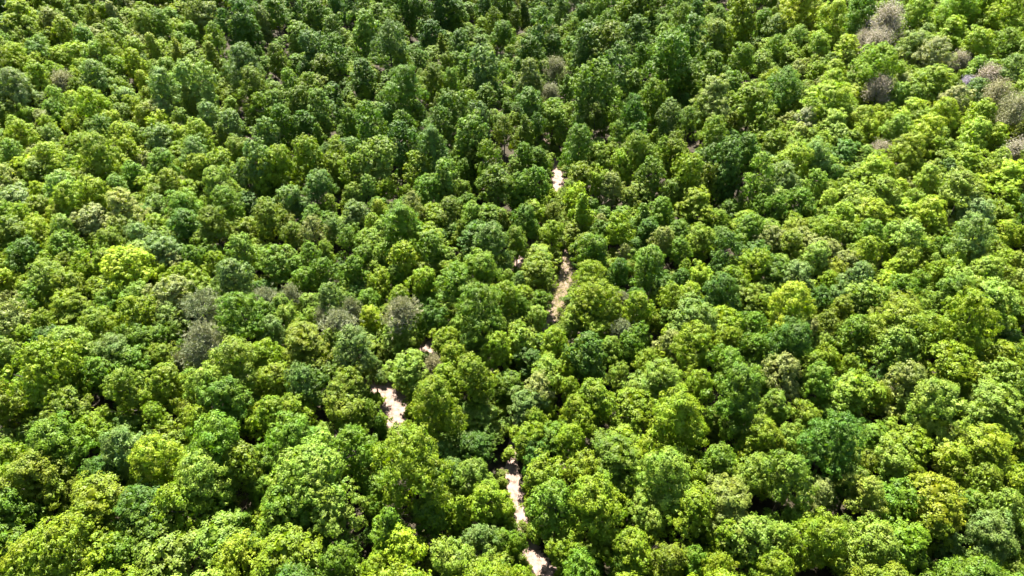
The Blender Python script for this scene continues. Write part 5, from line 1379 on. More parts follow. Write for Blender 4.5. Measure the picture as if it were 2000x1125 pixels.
(104.8,135.8,5.56,10.08,'r',10,2.83,(158,208,10)),
(112.7,163.1,5.56,11.27,'r',14,0.03,(151,218,31)),
(124.2,166.9,6.32,10.89,'r',10,0.48,(112,156,11)),
(83.9,144.8,5.83,11.72,'r',13,3.30,(135,174,9))
]
# lower trees in the gaps and the wood beyond the frame: x, y, crown width, height in decimetres, colour key
INFILL = [-3080,3371,67,117,1,-940,3060,85,141,0,60,134,78,136,0,-3216,3131,81,125,2,2426,2834,106,155,6,-1941,2053,81,129,1,1302,2655,97,145,0,
-940,617,72,132,1,-744,3109,107,161,1,2472,3211,90,146,3,1295,768,97,153,1,-1792,2585,91,140,6,660,3372,96,159,2,-2898,2945,83,137,1,
-1771,1940,93,159,0,-2569,3089,93,148,0,1666,2232,85,129,0,-1412,1159,71,120,0,1994,2164,70,119,0,2070,2817,103,165,4,2312,2172,65,110,1,
3051,3457,74,138,0,1138,2844,86,156,0,-2305,2291,79,139,4,1866,3108,98,156,0,1129,2397,93,164,2,1417,3196,99,150,1,1130,3372,79,127,1,
-444,93,90,159,4,726,203,103,179,6,142,209,75,135,1,796,538,106,157,1,1566,3054,80,147,0,1308,2108,75,129,0,-439,3100,91,137,3,-2182,2415,109,177,0,
1227,2967,79,126,3,1393,2513,85,139,1,-970,1006,105,151,0,-780,385,109,172,0,-622,2666,89,157,6,-947,347,72,132,1,-2764,2931,103,171,0,
993,3467,83,145,3,1369,3495,79,129,2,1232,1105,108,183,0,1903,2655,87,151,4,1098,1066,80,134,0,-1318,1398,82,137,6,-1064,857,77,119,1,
-344,79,89,148,1,-2864,2761,90,141,1,-687,479,68,122,2,928,3025,91,163,1,1495,3270,88,142,0,1695,1262,65,126,2,-1136,2990,105,169,2,526,2872,78,123,0,
490,3001,87,135,0,-654,3254,109,157,4,333,3455,92,151,0,1621,2343,78,126,5,-1035,2595,71,122,2,1181,983,86,139,0,1689,3365,100,162,3,
1414,2157,92,140,0,-2361,2380,66,116,6,-1617,1154,96,167,0,824,270,102,174,5,-1661,3113,95,159,0,2300,2952,87,144,6,875,3475,66,110,4,
2581,2371,76,121,2,285,303,91,143,0,1580,1307,100,155,0,-1946,1807,106,155,1,1031,719,81,144,3,1288,3350,85,146,0,2393,3436,85,135,6,
1293,1288,74,130,0,2489,2727,68,121,3,2352,3254,97,162,1,719,3114,104,151,0,1983,2929,110,170,0,-904,2907,73,120,0,-839,124,101,156,1,
-3418,3388,105,176,6,1080,461,78,143,4,798,2450,108,185,5,-824,309,94,153,2,1879,1942,100,172,1,-507,2985,103,179,1,958,2792,98,166,1,
269,3300,76,120,2,336,3081,92,163,1,2186,2666,77,135,0,-2507,3172,101,146,0,-1358,2412,79,122,0,-1663,2766,108,173,0,-847,3356,80,136,6,
-475,206,78,121,5,1370,3007,73,127,0,1765,1840,95,163,2,-1718,2563,88,154,2,524,101,84,141,6,3431,3379,97,161,0,216,3340,69,121,5,1790,1625,83,126,1,
523,308,82,127,4,-524,268,90,135,2,-2014,1687,70,126,0,-1733,1315,109,168,2,720,117,92,141,4,1940,2793,73,130,1,1140,544,95,162,0,2203,3224,107,174,0,
-1775,1763,69,131,4,-1404,1881,94,168,1,-1419,1981,79,125,3,947,480,77,122,1,999,389,80,131,0,3011,2848,86,129,5,94,2761,81,131,1,1226,2867,93,151,6,
-2031,3408,68,109,4,1452,1211,104,153,6,755,3018,71,127,0,-1010,3142,69,124,2,1890,1669,107,180,0,831,2846,96,161,2,1535,2130,74,135,1,
637,109,75,134,1,1355,899,109,175,2,-1940,3344,90,151,1,2230,2342,110,172,2,53,212,68,110,1,262,2959,90,140,0,-1344,3229,86,129,0,
-1345,3457,104,160,3,-1972,1580,91,139,0,-591,2932,102,159,1,-1424,3159,87,157,0,-2559,2358,109,179,1,-1213,603,108,155,6,-1748,2218,102,166,0,
1128,2165,101,145,3,1252,641,94,152,1,2084,2361,103,159,0,208,3465,68,129,0,-955,3408,92,139,0,2050,3317,85,143,2,1413,2305,100,170,6,
-1209,3215,104,157,2,-1614,1835,101,172,0,-1400,2837,90,134,0,2630,3042,105,167,2,-1405,2251,74,115,1,-1267,1463,96,145,5,-212,2864,104,178,1,
2618,3304,68,121,4,-2036,1773,66,126,5,1440,1698,83,136,2,901,325,93,148,0,-1166,1218,74,132,0,-678,56,87,140,0,-2348,2932,97,146,2,
1655,2467,95,155,1,813,110,88,135,0,-1488,1549,69,132,0,-1751,2492,70,112,2,-1501,3080,103,159,0,-1440,3373,95,163,0,-1958,2632,75,118,1,
1777,1694,70,131,0,428,3478,79,128,0,-1176,2650,77,127,5,1377,3307,80,124,3,-263,3096,99,153,2,1807,3475,109,166,1,-1106,613,110,186,5,
399,3138,90,136,1,974,855,73,134,0,-419,260,104,170,5,1279,2401,92,145,2,1375,2092,68,124,3,2017,2236,82,143,5,-1540,2788,76,135,1,
-1099,1021,101,166,0,-1004,670,94,162,4,45,3040,107,169,0,-1840,2893,75,124,1,774,378,77,133,6,-301,158,109,158,6,-365,3326,74,126,3,
-793,3312,82,126,1,-1776,2804,101,155,0,1176,2730,73,124,2,2519,2475,84,150,0,-3219,3402,101,153,3,-922,2476,88,147,0,-2798,2858,70,116,0,
-1264,3306,78,124,2,2061,1996,75,141,3,-1371,2948,81,122,4,222,164,102,170,3,-682,271,71,118,0,852,623,92,155,2,-2050,2048,105,164,1,
737,2935,82,146,1,310,2618,72,133,3,-2557,2971,87,149,4,-629,2472,66,109,1,-1174,681,93,166,1,-503,2746,109,162,0,1030,2909,79,122,3,
2760,2653,90,137,3,2857,2992,73,126,0,-823,2749,79,126,3,-1334,2281,79,143,1,1372,1248,96,157,1,149,145,76,126,1,568,3082,85,145,0,
-1847,1762,93,153,2,1067,968,77,143,1,-3230,3291,96,158,4,1208,1318,70,117,1,-143,3371,73,135,4,-1693,1899,66,123,6,-1976,2216,70,110,0,
-1165,1342,91,155,1,2041,2633,93,142,0,1448,1125,75,119,6,-2497,2535,100,172,1,-1511,2053,93,165,0,-1701,1488,87,155,0,1608,1848,91,153,3,
-2356,2807,85,142,2,1626,3408,76,139,0,-1925,1677,81,144,5,-2793,3369,91,134,2,381,221,93,163,1,2020,2463,75,130,6,-57,3203,93,161,5,
-2256,2033,75,124,0,-1846,2215,87,141,6,-1296,803,65,119,5,-2549,2840,92,135,0,1697,1521,80,125,0,-2256,3332,80,127,2,1220,788,92,136,1,
1911,2230,72,133,2,-25,3330,106,158,1,1641,1185,92,138,2,-2021,2892,101,159,3,2782,2833,81,146,6,-2182,2826,106,156,1,747,2650,66,105,2,
2285,2453,72,125,3,-2269,3229,98,154,3,1158,631,70,113,1,187,3084,70,133,0,1769,1279,83,137,0,1682,3041,82,139,1,2635,3179,101,152,1,
-1535,2635,101,156,0,1085,800,78,130,3,-1088,2417,81,139,0,-1604,1225,80,132,4,-1222,935,77,134,0,-1897,3088,77,134,0,2396,3330,86,130,2,
-1924,2886,83,127,0,-1310,1877,69,110,6,578,2990,95,163,1,-1030,3367,108,170,3,-1085,2188,90,159,0,-1780,2413,69,124,0,2425,2555,92,137,1,
-2461,3466,89,131,0,-1180,3117,82,124,1,-2152,3285,92,155,5,-320,3468,65,124,0,1666,2648,73,115,3,-2457,2849,98,154,6,-2065,1948,66,119,3,
-1257,2999,83,135,1,481,239,67,117,4,396,139,103,149,1,630,2794,86,145,3,-1595,1745,73,116,1,865,2717,98,154,3,-1516,2479,65,105,6,
-1757,1585,75,120,0,-3056,2938,98,160,2,-3346,3388,73,119,0,-2704,2701,92,137,0,1363,2940,92,163,0,1159,862,109,175,4,-683,3407,81,125,0,
1935,2480,98,173,1,2080,3185,109,177,2,-1390,935,68,127,2,1352,1371,88,154,5,-1048,1186,92,138,1,991,2670,71,131,2,1981,1997,96,168,0,
-1702,1709,83,125,0,2094,2709,99,173,3,-1278,1189,108,175,0,1054,2603,109,171,2,1244,1370,66,113,3,-420,3004,82,135,2,2278,3333,73,125,5,
-2950,3250,98,157,2,-341,233,74,127,2,-1437,2764,81,148,3,-374,3199,106,164,1,1987,1667,73,125,0,-1644,1977,97,163,1,1267,2484,66,109,6,
-2136,3163,99,161,2,1388,1066,96,163,2,318,149,74,120,6,-2176,1939,74,120,0,2752,3117,82,140,0,-1744,2321,108,171,5,-1356,2527,87,137,1,
-866,674,98,163,3,-1332,3082,69,112,1,431,2829,68,108,0,-205,257,107,169,2,-1121,1988,84,131,0,1337,2799,107,171,1,1462,2361,65,116,1,
2497,3289,105,166,1,968,2355,103,160,1,-937,3272,69,126,2,2384,2228,77,136,0,-1624,2139,80,122,0,820,188,92,156,0,-1456,2564,102,171,0,
-605,177,83,129,0,-2106,3447,79,124,1,1985,1866,70,123,6,1427,2974,72,135,0,1356,2414,74,127,1,2723,2564,84,147,3,1447,1550,67,121,4,
-1763,3149,101,174,1,1672,1973,90,160,1,-2771,3199,85,146,2,598,3301,71,126,1,2891,3176,90,137,0,1332,1969,92,155,1,-1456,1442,71,128,1,
-2435,3257,74,134,1,1612,3262,79,133,1,1591,2519,97,160,0,1519,1613,104,181,5,2262,2085,104,173,0,-1178,1126,95,156,6,179,2870,91,141,6,
-2650,2610,100,157,0,-2163,2042,71,123,1,-1622,3208,85,136,0,1476,1415,100,172,0,2411,2644,75,124,3,-179,2943,82,125,1,2677,2779,94,143,3,
-683,3017,101,175,1,-174,2758,106,157,1,1046,2515,87,145,3,-1396,1801,79,127,1,-22,147,76,123,0,1663,1646,80,125,0,390,347,73,132,3,
-1327,1559,72,127,4,2078,2539,102,155,6,-1882,2667,67,111,0,-2774,3277,90,149,3,2440,2266,76,127,1,1229,3219,72,134,0,-1154,1413,78,136,5,
-1166,2496,66,106,2,-1725,1840,76,142,2,2448,2350,101,174,1,206,83,86,151,1,-2219,3042,73,115,1,178,3179,77,124,3,2671,3358,83,142,1,
-2061,2472,70,126,1,-1651,2690,69,112,2,-1929,2445,65,112,0,-2323,3430,68,114,1,1324,1588,106,161,3,-1014,2821,90,160,0,-1454,1079,105,178,1,
-960,3479,81,140,0,986,532,73,130,2,-1817,1991,72,122,6,-472,2871,79,139,1,-2068,2961,70,128,0,-686,2609,96,157,0,1536,1059,97,160,0,
-339,330,83,144,2,3425,3479,85,152,3,1558,2421,67,113,4,-1869,1412,70,120,0,938,2448,78,130,1,-758,2679,96,149,2,879,839,72,131,0,1759,1395,76,122,0,
-818,2293,71,112,6,104,268,83,131,4,-2543,3484,94,152,0,-3485,3484,76,138,4,-1559,2555,96,160,2,-1208,838,90,141,5,-1392,1587,82,139,0,
493,3268,81,130,1,1772,2962,87,154,3,972,328,79,120,1,-1568,3467,81,149,1,2308,3022,79,129,0,1527,2911,67,121,1,-32,267,85,130,0,2,3109,68,122,1,
-1103,2803,73,131,1,-1752,3057,90,145,1,-2340,2551,86,140,1,-1538,1236,81,148,1,722,332,92,150,0,-2314,2116,110,175,1,-1482,2253,73,128,1,
-1192,1041,78,143,2,1121,2265,90,143,2,387,57,91,155,1,-1583,2338,107,178,4,-1178,2393,72,128,3,-1019,393,74,133,2,-145,3179,108,176,0,
-1592,1323,90,139,1,1112,1210,90,140,2,1407,2625,85,128,2,-161,3487,75,119,1,-1771,3240,91,137,3,1251,1223,89,159,0,1559,1739,81,139,4,
-2037,3249,80,130,0,-1493,3494,73,137,4,571,3188,83,140,2,-2542,2452,84,146,2,-1024,783,92,135,0,-1885,1533,95,161,3,550,208,103,171,0,
849,3276,102,165,0,-390,187,66,116,1,-1354,2156,77,124,4,-787,648,109,161,4,-1525,1627,96,147,1,2552,2809,77,138,3,34,2820,82,147,5,
-1422,2095,82,133,3,1248,937,69,112,0,1767,2217,92,149,2,3196,3206,81,133,5,-386,3404,108,185,3,-357,2788,100,169,1,-1190,2247,74,122,0,
230,3206,66,124,4,-3020,3074,88,143,1,2621,2470,96,161,0,-1631,2532,81,130,1,-104,3111,92,143,1,698,2762,99,168,6,2127,2445,83,137,1,
-1242,1990,68,126,1,-1427,2648,71,133,3,-1877,3199,99,162,0,-2896,3094,91,160,0,-1689,1200,102,154,1,-1374,1678,101,153,2,-2144,2205,70,116,1,
1924,2129,92,162,1,-35,3042,83,148,1,934,2564,91,158,0,2255,3103,68,107,0,-2229,2949,77,125,5,-524,2541,82,138,2,-1486,975,92,143,0,
1438,2826,99,172,1,-3111,3133,100,147,3,109,3449,109,156,0,149,3268,77,118,5,-3098,3430,78,139,6,380,3290,77,140,0,-642,419,82,149,0,
1768,2506,98,144,1,-1545,2984,109,180,3,-2906,3019,70,119,0,-63,2688,69,129,3,-1271,700,77,134,0,-884,864,92,164,2,-1267,2713,75,119,0,
-1156,3438,78,141,3,1493,941,87,152,0,-2269,2356,73,124,4,-2300,3146,105,173,0,1732,2020,70,123,4,-1708,3457,103,166,3,473,151,91,139,2,
-1793,2690,102,159,1,2355,3495,83,138,0,1747,2296,93,165,0,539,2530,80,122,1,986,642,107,169,3,1496,1297,87,133,3,-345,3061,87,146,6,
1441,1824,70,126,2,729,3225,98,144,0,-2285,2875,104,177,5,-2276,2673,92,153,1,-1705,3345,78,122,0,-306,2727,87,134,1,1452,2053,94,165,0,
31,77,74,118,0,-2486,2744,91,146,1,-1256,3129,95,150,6,-2065,2572,69,118,5,-270,298,67,115,1,-863,235,67,110,2,1545,2327,87,133,0,305,3018,66,113,0,
1646,2981,78,140,1,671,2917,86,141,6,-13,2884,81,123,1,-1272,880,76,142,4,-2040,2707,103,172,1,-1685,1553,81,139,0,-2085,1806,74,123,1,
59,2960,92,151,1,1790,1547,65,116,1,-2820,3145,88,147,2,1902,3362,101,162,2,-2728,3128,70,110,2,-2007,3173,102,162,2,2885,3372,101,176,0,
1531,3137,83,127,0,-1472,3285,92,154,1,-1606,2080,73,115,1,2061,2074,103,149,6,-999,2958,82,146,1,3132,3354,100,162,3,1101,3048,82,129,6,
-1083,2331,101,176,3,-2671,3402,67,128,0,2813,3407,98,150,4,-766,191,68,128,3,1824,2626,107,162,0,2372,2438,70,120,0,1803,2867,96,160,6,
3150,3260,80,131,1,-211,125,72,134,5,1823,2457,73,118,3,-2766,3032,90,147,1,-1977,2362,110,175,6,1142,2507,92,165,6,-1834,2058,72,129,0,
3003,3364,77,122,5,-1037,512,74,124,6,1377,1169,92,140,0,843,783,72,136,2,-2884,3341,102,148,1,-1503,1883,67,124,4,1589,2609,98,169,1,
-2504,2640,74,119,0,177,279,80,145,6,-1119,518,89,151,0,-853,2963,88,141,5,-78,201,71,128,2,-2488,3023,81,148,4,3104,3133,88,146,6,
-1461,1370,108,159,6,43,2709,72,120,6,1867,1840,98,149,1,-1427,2476,93,150,0,-870,436,89,152,4,-1848,3398,75,122,1,-955,535,71,135,3,
-1853,3129,73,129,0,2161,2785,104,154,3,956,2243,82,142,6,-2143,3033,92,162,3,1209,587,75,119,1,-60,64,88,144,0,369,2805,86,152,3,265,2725,67,111,0,
2186,3380,74,115,2,-607,3042,83,137,1,2115,1854,67,127,5,-985,3222,72,130,1,3030,3248,108,173,5,-3121,3271,107,157,0,-1708,2645,109,177,2,
-1898,2990,68,120,4,-2557,3381,98,158,0,-968,897,99,156,0,-824,2445,105,156,1,-2932,3408,92,138,1,1151,3132,80,146,1,-800,496,73,116,1,
145,53,79,132,0,3241,3114,66,112,0,1077,3428,108,162,0,-1943,2526,109,166,4,3296,3269,106,154,0,-561,3181,91,149,5,-1187,2811,108,182,2,
671,2579,76,117,6,2257,2770,77,120,4,-1290,2891,83,151,2,1497,3406,97,153,3,1624,2871,101,150,0,1655,1412,77,123,4,-2824,2672,79,127,0,
-678,182,65,114,0,-1794,2952,108,179,3,2478,2179,83,144,0,-1317,1810,90,134,5,-714,559,71,125,3,927,3439,79,129,6,1585,1990,101,170,5,
2566,2992,86,143,0,1190,1500,93,166,2,-1329,2635,90,136,5,1083,621,93,141,0,-2677,3325,76,121,0,-1162,2091,98,163,0,1463,2679,94,157,3,
-1270,2433,81,149,3,-1333,1117,109,182,3,-1508,2379,93,148,0,2217,2011,107,165,0,-291,2860,72,134,0,-957,273,68,129,0,-1930,3426,108,153,4,
-1385,3308,110,177,1,-489,3284,74,137,5,831,3130,66,126,0,-258,2990,105,156,0,-1359,1316,84,135,0,-2033,2145,96,139,3,2900,2857,95,158,1,
1934,2345,80,144,0,908,678,80,127,2,-1826,2355,67,128,2,1381,1679,71,121,4,-837,581,99,169,2,1536,2991,82,126,0,101,3148,71,111,6,648,401,95,163,0,
261,3119,72,130,0,-1383,1001,80,134,1,-860,3206,85,130,1,-2196,2638,104,149,0,2002,3235,108,178,3,765,50,76,141,2,-332,3125,74,114,2,924,257,76,140,1,
1063,2193,65,106,2,1765,2731,105,155,0,38,283,81,140,0,739,3416,100,169,2,1665,3206,71,119,1,1835,2040,75,137,0,-1467,1771,100,164,3,
695,2497,102,162,5,1751,1925,90,133,1,1925,3166,83,138,0,2007,1574,74,127,3,-472,2657,83,135,4,2208,2889,70,125,0,1592,2093,94,138,5,
1942,1753,69,110,3,-3254,3190,72,115,1,1419,1957,88,160,1,-110,2995,79,138,0,2557,3208,104,151,0,365,2734,71,128,4,138,337,75,119,1,
-1101,1277,98,171,1,-1234,747,72,121,1,-2364,3082,108,153,1,1189,2655,67,121,3,-2192,2325,105,152,5,1855,1590,97,146,2,-1523,1114,86,140,6,
631,3152,74,126,0,784,2775,90,151,5,-963,460,96,146,1,-2254,3497,99,173,1,1546,3496,95,152,1,-1288,1013,66,107,3,-713,2758,80,123,6,
2507,2619,87,133,1,-1619,3030,99,162,1,1038,3239,98,155,2,431,2950,96,159,0,2444,2466,70,120,2,1160,3228,80,125,6,-750,2512,70,120,1,
3518,3496,79,127,1,1681,1837,68,113,1,1756,2115,72,127,5,1319,1723,79,138,2,2510,3489,110,162,0,-1656,1361,70,124,0,1832,2538,70,128,5,
-2653,3059,76,130,0,-1671,2972,96,168,2,885,2635,73,124,2,-1088,3113,110,188,6,1707,1593,81,145,0,-889,3454,77,134,2,-374,3500,65,120,1,
-583,3488,109,184,0,1327,976,81,130,5,-755,3469,68,127,0,-2171,2520,81,147,3,-911,2644,66,115,0,2191,2268,73,134,5,2422,2950,90,154,0,
-141,3048,67,130,6,-1453,1504,69,129,1,284,85,92,136,1,2168,1950,67,127,4,-1013,1116,70,115,4,2664,3479,99,164,1,2170,2984,73,131,6,
-1967,2720,75,118,0,2276,3201,77,126,1,230,2636,108,156,4,-2245,2544,71,135,6,594,2721,86,154,0,-2284,2762,100,154,3,1517,1477,66,111,1,
-1863,1637,82,136,4,1867,2388,96,160,1,956,3267,72,117,5,-993,2544,77,128,2,1030,3066,94,147,2,-1680,1632,99,143,1,2083,3494,82,136,4,
-937,2336,110,160,0,-1310,2787,85,133,1,1126,675,66,117,1,-2203,2242,84,148,0,1604,2773,83,140,2,-2811,2590,106,165,2,-2710,2531,105,178,0,
1398,1776,67,110,2,1268,1457,72,120,6,-3008,3355,103,167,1,-625,2753,106,170,0,-234,3398,110,172,6,-893,2727,97,142,3,970,3385,80,146,0,
-1175,2017,70,122,2,1467,3131,74,115,0,454,3410,74,131,0,-12,3411,75,129,1,3184,3478,74,124,2,1680,1761,86,149,5,-430,3492,67,116,0,-122,330,97,165,1,
-2700,3013,72,118,0,569,3364,100,148,4,2252,2652,68,122,0,1709,2392,68,109,3,-1845,3027,86,139,1,-800,2597,108,154,0,2047,3006,90,134,3,
-672,3131,69,116,3,-245,3198,91,149,0,3259,3464,102,148,5,2354,2024,83,146,4,-1325,2012,106,165,1,1844,2212,90,134,1,158,2964,67,124,0,
-2633,2430,102,163,1,-2590,2533,88,157,3,899,431,72,133,6,2112,2233,82,149,5,-1603,3342,78,138,0,627,2620,73,117,2,-121,100,69,121,0,297,222,92,137,1,
2333,2289,66,118,0,-899,3015,66,113,4,-1053,3026,70,113,1,2567,2719,102,176,2,1512,2763,66,115,1,-3355,3494,80,131,2,1281,2909,65,104,3,
-2693,2915,69,115,1,-2596,3208,88,140,1,979,936,65,125,6,2343,2110,83,141,0,1336,2164,73,134,2,1341,2284,74,132,5,445,2680,69,130,3,302,2832,78,128,0,
858,475,79,141,0,-903,2210,70,113,1,2575,3367,65,111,0,-387,2905,75,121,6,-1487,2876,90,155,5,-752,109,80,139,6,-1221,3433,67,116,6,
-1480,2692,82,125,0,-1086,3312,82,147,0,661,2699,70,113,1,1446,1012,72,126,0,-2612,2748,102,155,3,-1801,1457,102,167,6,-1370,868,66,123,0,
2928,2725,107,165,0,2116,2624,88,151,3,-2414,2678,91,162,0,-2207,2094,78,128,3,782,2572,76,130,1,-264,72,93,145,1,2161,2529,82,131,3,
-2657,3162,92,139,0,507,2596,87,140,1,1303,2528,68,109,1,-2660,3488,77,141,1,-2294,2434,109,172,1,-602,3405,65,112,0,1923,2859,75,130,5,
1238,2206,98,173,6,-880,3291,72,118,0,-1666,2416,81,135,1,-1300,944,73,125,0,3070,2936,80,135,4,1763,3176,69,127,1,792,461,70,129,0,-525,75,67,127,1,
2725,2486,94,154,1,-1273,2141,84,131,2,852,3025,77,126,1,2396,3017,79,144,0,-1899,1927,68,126,3,-1169,2181,79,130,0,-2122,2693,84,153,1,
-2731,3441,83,138,6,-1327,2086,75,121,3,2653,2560,75,134,1,-2428,2238,103,174,2,943,752,92,156,0,-2086,3111,72,115,1,2250,1915,73,130,3,
-921,2548,73,130,2,2804,3305,73,120,3,-2457,2323,101,176,1,-2556,3269,88,156,2,2674,2634,65,111,0,-960,2705,67,112,0,2957,2977,78,122,3,
808,3206,78,129,1,2866,3087,67,125,1,-2083,2398,67,126,4,-1984,1939,107,152,5,2029,1801,97,142,0,-105,2846,96,147,2,716,449,76,120,0,
-886,530,68,125,6,1581,1419,91,147,0,-1894,3286,93,162,3,3168,3147,72,116,2,-1250,1074,80,144,1,1601,2194,101,165,0,2700,2935,85,144,1,
-1812,1371,66,106,1,1186,1408,69,119,3,1029,2270,76,129,2,63,3316,67,111,1,-1506,3410,88,131,0,2240,3428,99,147,3,-1277,3400,89,155,4,
-2391,2066,79,126,5,635,3238,84,130,0,1588,1123,89,133,3,-1308,1698,67,128,0,1200,2359,87,131,0,-1754,2061,102,157,3,-177,60,76,129,0,
881,2420,67,126,1,-2464,2938,85,141,3,1987,3491,78,134,0,1140,749,102,157,1,-2083,2231,75,132,1,-1434,3460,77,119,1,-1106,2554,99,152,0,
1809,1966,83,131,0,-996,2227,106,176,1,2119,2132,101,166,0,1814,1438,82,129,1,-67,2779,84,144,0,924,952,66,106,2,2680,3256,105,172,2,
439,2739,67,129,0,589,70,74,130,2,1376,1866,96,166,6,1024,898,73,121,2,1020,2725,69,123,2,-1301,3182,69,110,3,1413,1478,102,172,5,2284,2581,74,115,0,
-2312,2200,94,152,1,-2055,2796,91,151,1,1574,1514,77,142,0,2330,2866,108,167,1,-2985,2799,85,135,0,1967,3328,71,123,3,2344,3155,106,168,3,
830,2523,70,120,6,1183,1260,84,141,0,1345,3101,96,164,0,-3040,3260,65,126,1,2440,3077,78,119,0,3323,3409,102,155,0,1972,2419,68,125,3,
2906,3496,94,165,1,-2283,2999,91,139,1,1258,2007,80,142,5,2054,1882,87,133,5,-2367,3279,91,141,1,-2236,1890,87,153,0,-1231,1588,106,167,1,
1924,3463,88,154,1,-1271,2228,95,149,1,606,310,109,187,0,-569,114,71,118,0,-1873,2592,96,144,5,1104,1296,74,120,1,-2259,1964,83,148,1,
1972,2589,106,155,0,2587,2600,65,118,0,-1448,900,94,154,2,1103,2712,103,164,3,-2165,1827,93,148,2,-2741,2803,103,149,3,2346,2493,75,115,6,
1820,2285,91,147,4,-2153,2914,103,180,0,1820,1751,98,151,1,-1864,1857,71,131,0,1503,2609,71,113,3,1026,1058,70,111,3,-125,3274,103,166,3,
1149,1130,71,119,1,2165,2067,76,124,0,898,193,78,144,2,1669,1324,83,142,4,1630,1711,92,151,1,630,3462,96,146,0,-789,3029,68,119,0,1198,3406,86,141,1,
1795,3118,70,123,1,2142,3085,82,140,6,-784,2912,96,142,0,806,718,107,161,1,2808,2760,80,122,4,-567,3299,93,150,0,2030,3428,89,142,1,960,1064,71,133,5,
1722,2598,70,120,1,-2259,3407,87,143,0,-1255,2349,88,135,0,2528,3130,77,141,0,-895,799,69,112,2,360,2996,69,113,0,-267,3322,73,121,4,
2563,2886,80,143,0,2350,2729,82,151,1,1532,1885,80,146,0,1454,2226,76,126,3,351,3201,78,132,0,-3011,3482,86,146,6,-2361,3498,109,186,3,
1161,3460,73,123,5,1649,3494,91,159,3,-1405,3049,95,154,0,-677,346,100,154,1,1526,1152,69,119,0,-1366,2741,85,146,0,-143,171,84,143,3,
1196,700,76,126,0,-874,3092,91,148,0,1317,3431,93,151,0,-37,3480,77,129,0,-512,3415,75,135,2,1437,1344,100,167,0,914,572,91,141,2,2005,1731,70,112,6,
-1596,1587,78,139,4,63,3227,102,154,0,1979,2288,80,147,2,-3320,3443,66,127,0,-3000,3166,85,132,1,-981,2103,84,153,0,-1241,2587,83,144,2,
-1583,1398,88,157,0,-3416,3470,66,115,0,1897,2292,81,137,0,2987,3115,90,146,4,-410,2584,82,146,0,455,3085,81,144,0,-2410,3370,83,140,3,
-1207,1289,75,138,3,1874,3221,69,123,4,-2600,2924,65,117,6,-1053,929,70,129,2,-1350,1233,92,161,4,2818,2593,93,153,5,-730,3287,73,137,0,
-2397,2169,77,120,0,1440,2905,75,135,0,2810,2938,72,131,4,1056,3324,87,134,3,-2433,2459,79,139,1,964,3152,79,129,0,1239,2287,102,168,2,
2669,2403,90,133,1,-2966,3030,68,107,4,2182,1834,67,125,0,-994,2459,69,114,1,647,3035,76,129,2,2008,2721,78,132,5,-1549,2194,77,125,2,
1048,2365,87,139,0,1244,3102,80,140,0,-1255,2504,96,161,5,-1359,2349,70,119,2,-1888,2013,72,121,3,1474,2446,103,174,1,2139,1786,80,143,2,
1906,1473,77,122,0,-1229,1926,81,122,1,-1703,1414,89,145,3,-742,2359,81,128,4,-2023,2627,76,117,3,-2541,2251,85,152,1,-593,51,71,134,1,
-1149,3326,66,108,1,-1160,760,107,184,6,-455,3207,76,128,0,-1574,1512,87,156,6,1353,2592,68,117,3,628,172,76,122,6,-3126,3021,96,149,1,
-1905,2150,84,144,3,736,3338,67,114,3,1623,1595,66,127,2,1863,3026,102,169,1,1866,2818,89,158,6,-698,2543,68,112,3,1534,1370,69,125,5,
1450,3480,102,175,0,2128,1990,66,107,1,1870,2939,74,121,4,2425,2101,70,118,0,-372,2677,101,163,1,1250,2797,76,140,0,-1113,2922,73,127,6,
-591,2606,76,138,1,-1507,1698,69,127,4,2212,2443,72,113,1,2344,2637,90,161,2,-1086,2102,91,161,4,-107,2930,72,115,3,2361,2370,78,132,3,
1464,2541,94,145,3,-2856,2839,79,127,3,1438,1899,65,113,2,-2865,3487,80,144,1,-1330,1931,73,129,4,910,2303,81,131,1,1967,3050,100,151,2,
-750,270,93,147,0,2754,3271,68,115,0,-1641,1469,68,123,0,-1878,2286,106,168,0,-2078,3313,65,106,4,-1092,1114,90,141,0,-868,2383,72,123,1,
-1968,2116,74,117,5,-1733,2884,78,144,0,1058,1133,76,128,2,1415,3046,71,133,1,-1255,1365,93,140,5,-616,2543,78,124,1,1296,3024,78,121,3,
-1832,2442,71,133,1,2120,3429,67,112,2,2836,2690,85,148,2,-1867,2775,109,182,2,-902,2823,93,155,0,1394,811,86,148,3,496,2807,95,159,2,
-1656,2289,98,152,0,1682,2923,76,123,3,-1102,2720,86,155,0,2095,1713,89,147,1,3063,3044,67,109,1,-2099,1706,66,120,3,1588,1645,79,138,0,
-1194,2923,74,133,3,1049,3153,110,160,5,-2373,3171,71,120,0,731,2873,66,105,4,-3206,3479,90,148,0,-2101,2523,79,142,1,475,53,69,111,1,
1472,3038,65,108,6,214,2776,79,125,2,479,3193,68,124,3,-1803,1864,73,127,2,-268,2643,90,155,1,752,633,106,178,4,-121,2657,78,135,6,93,2877,96,151,1,
-1080,425,76,141,3,1423,1621,105,173,0,-638,117,74,120,0,-1434,2352,99,153,6,-1366,1502,66,120,0,706,574,73,136,1,-1471,1946,69,111,1,
-1643,2877,67,117,1,968,1000,83,151,0,855,2925,86,137,2,-796,69,70,125,2,1138,2088,76,116,3,2422,2732,69,118,2,1540,3222,72,128,0,-690,2902,98,162,0,
1002,3002,65,121,3,-1774,3390,104,153,1,-553,2672,84,131,5,1959,1927,80,129,2,1842,2753,76,140,2,1423,3386,84,153,4,2114,3370,74,139,0,
2107,2909,88,158,3,-1254,2065,105,155,3,2221,2830,73,135,0,946,2910,108,171,0,-1578,3120,81,133,2,-1084,3475,82,149,2,-907,928,70,128,4,
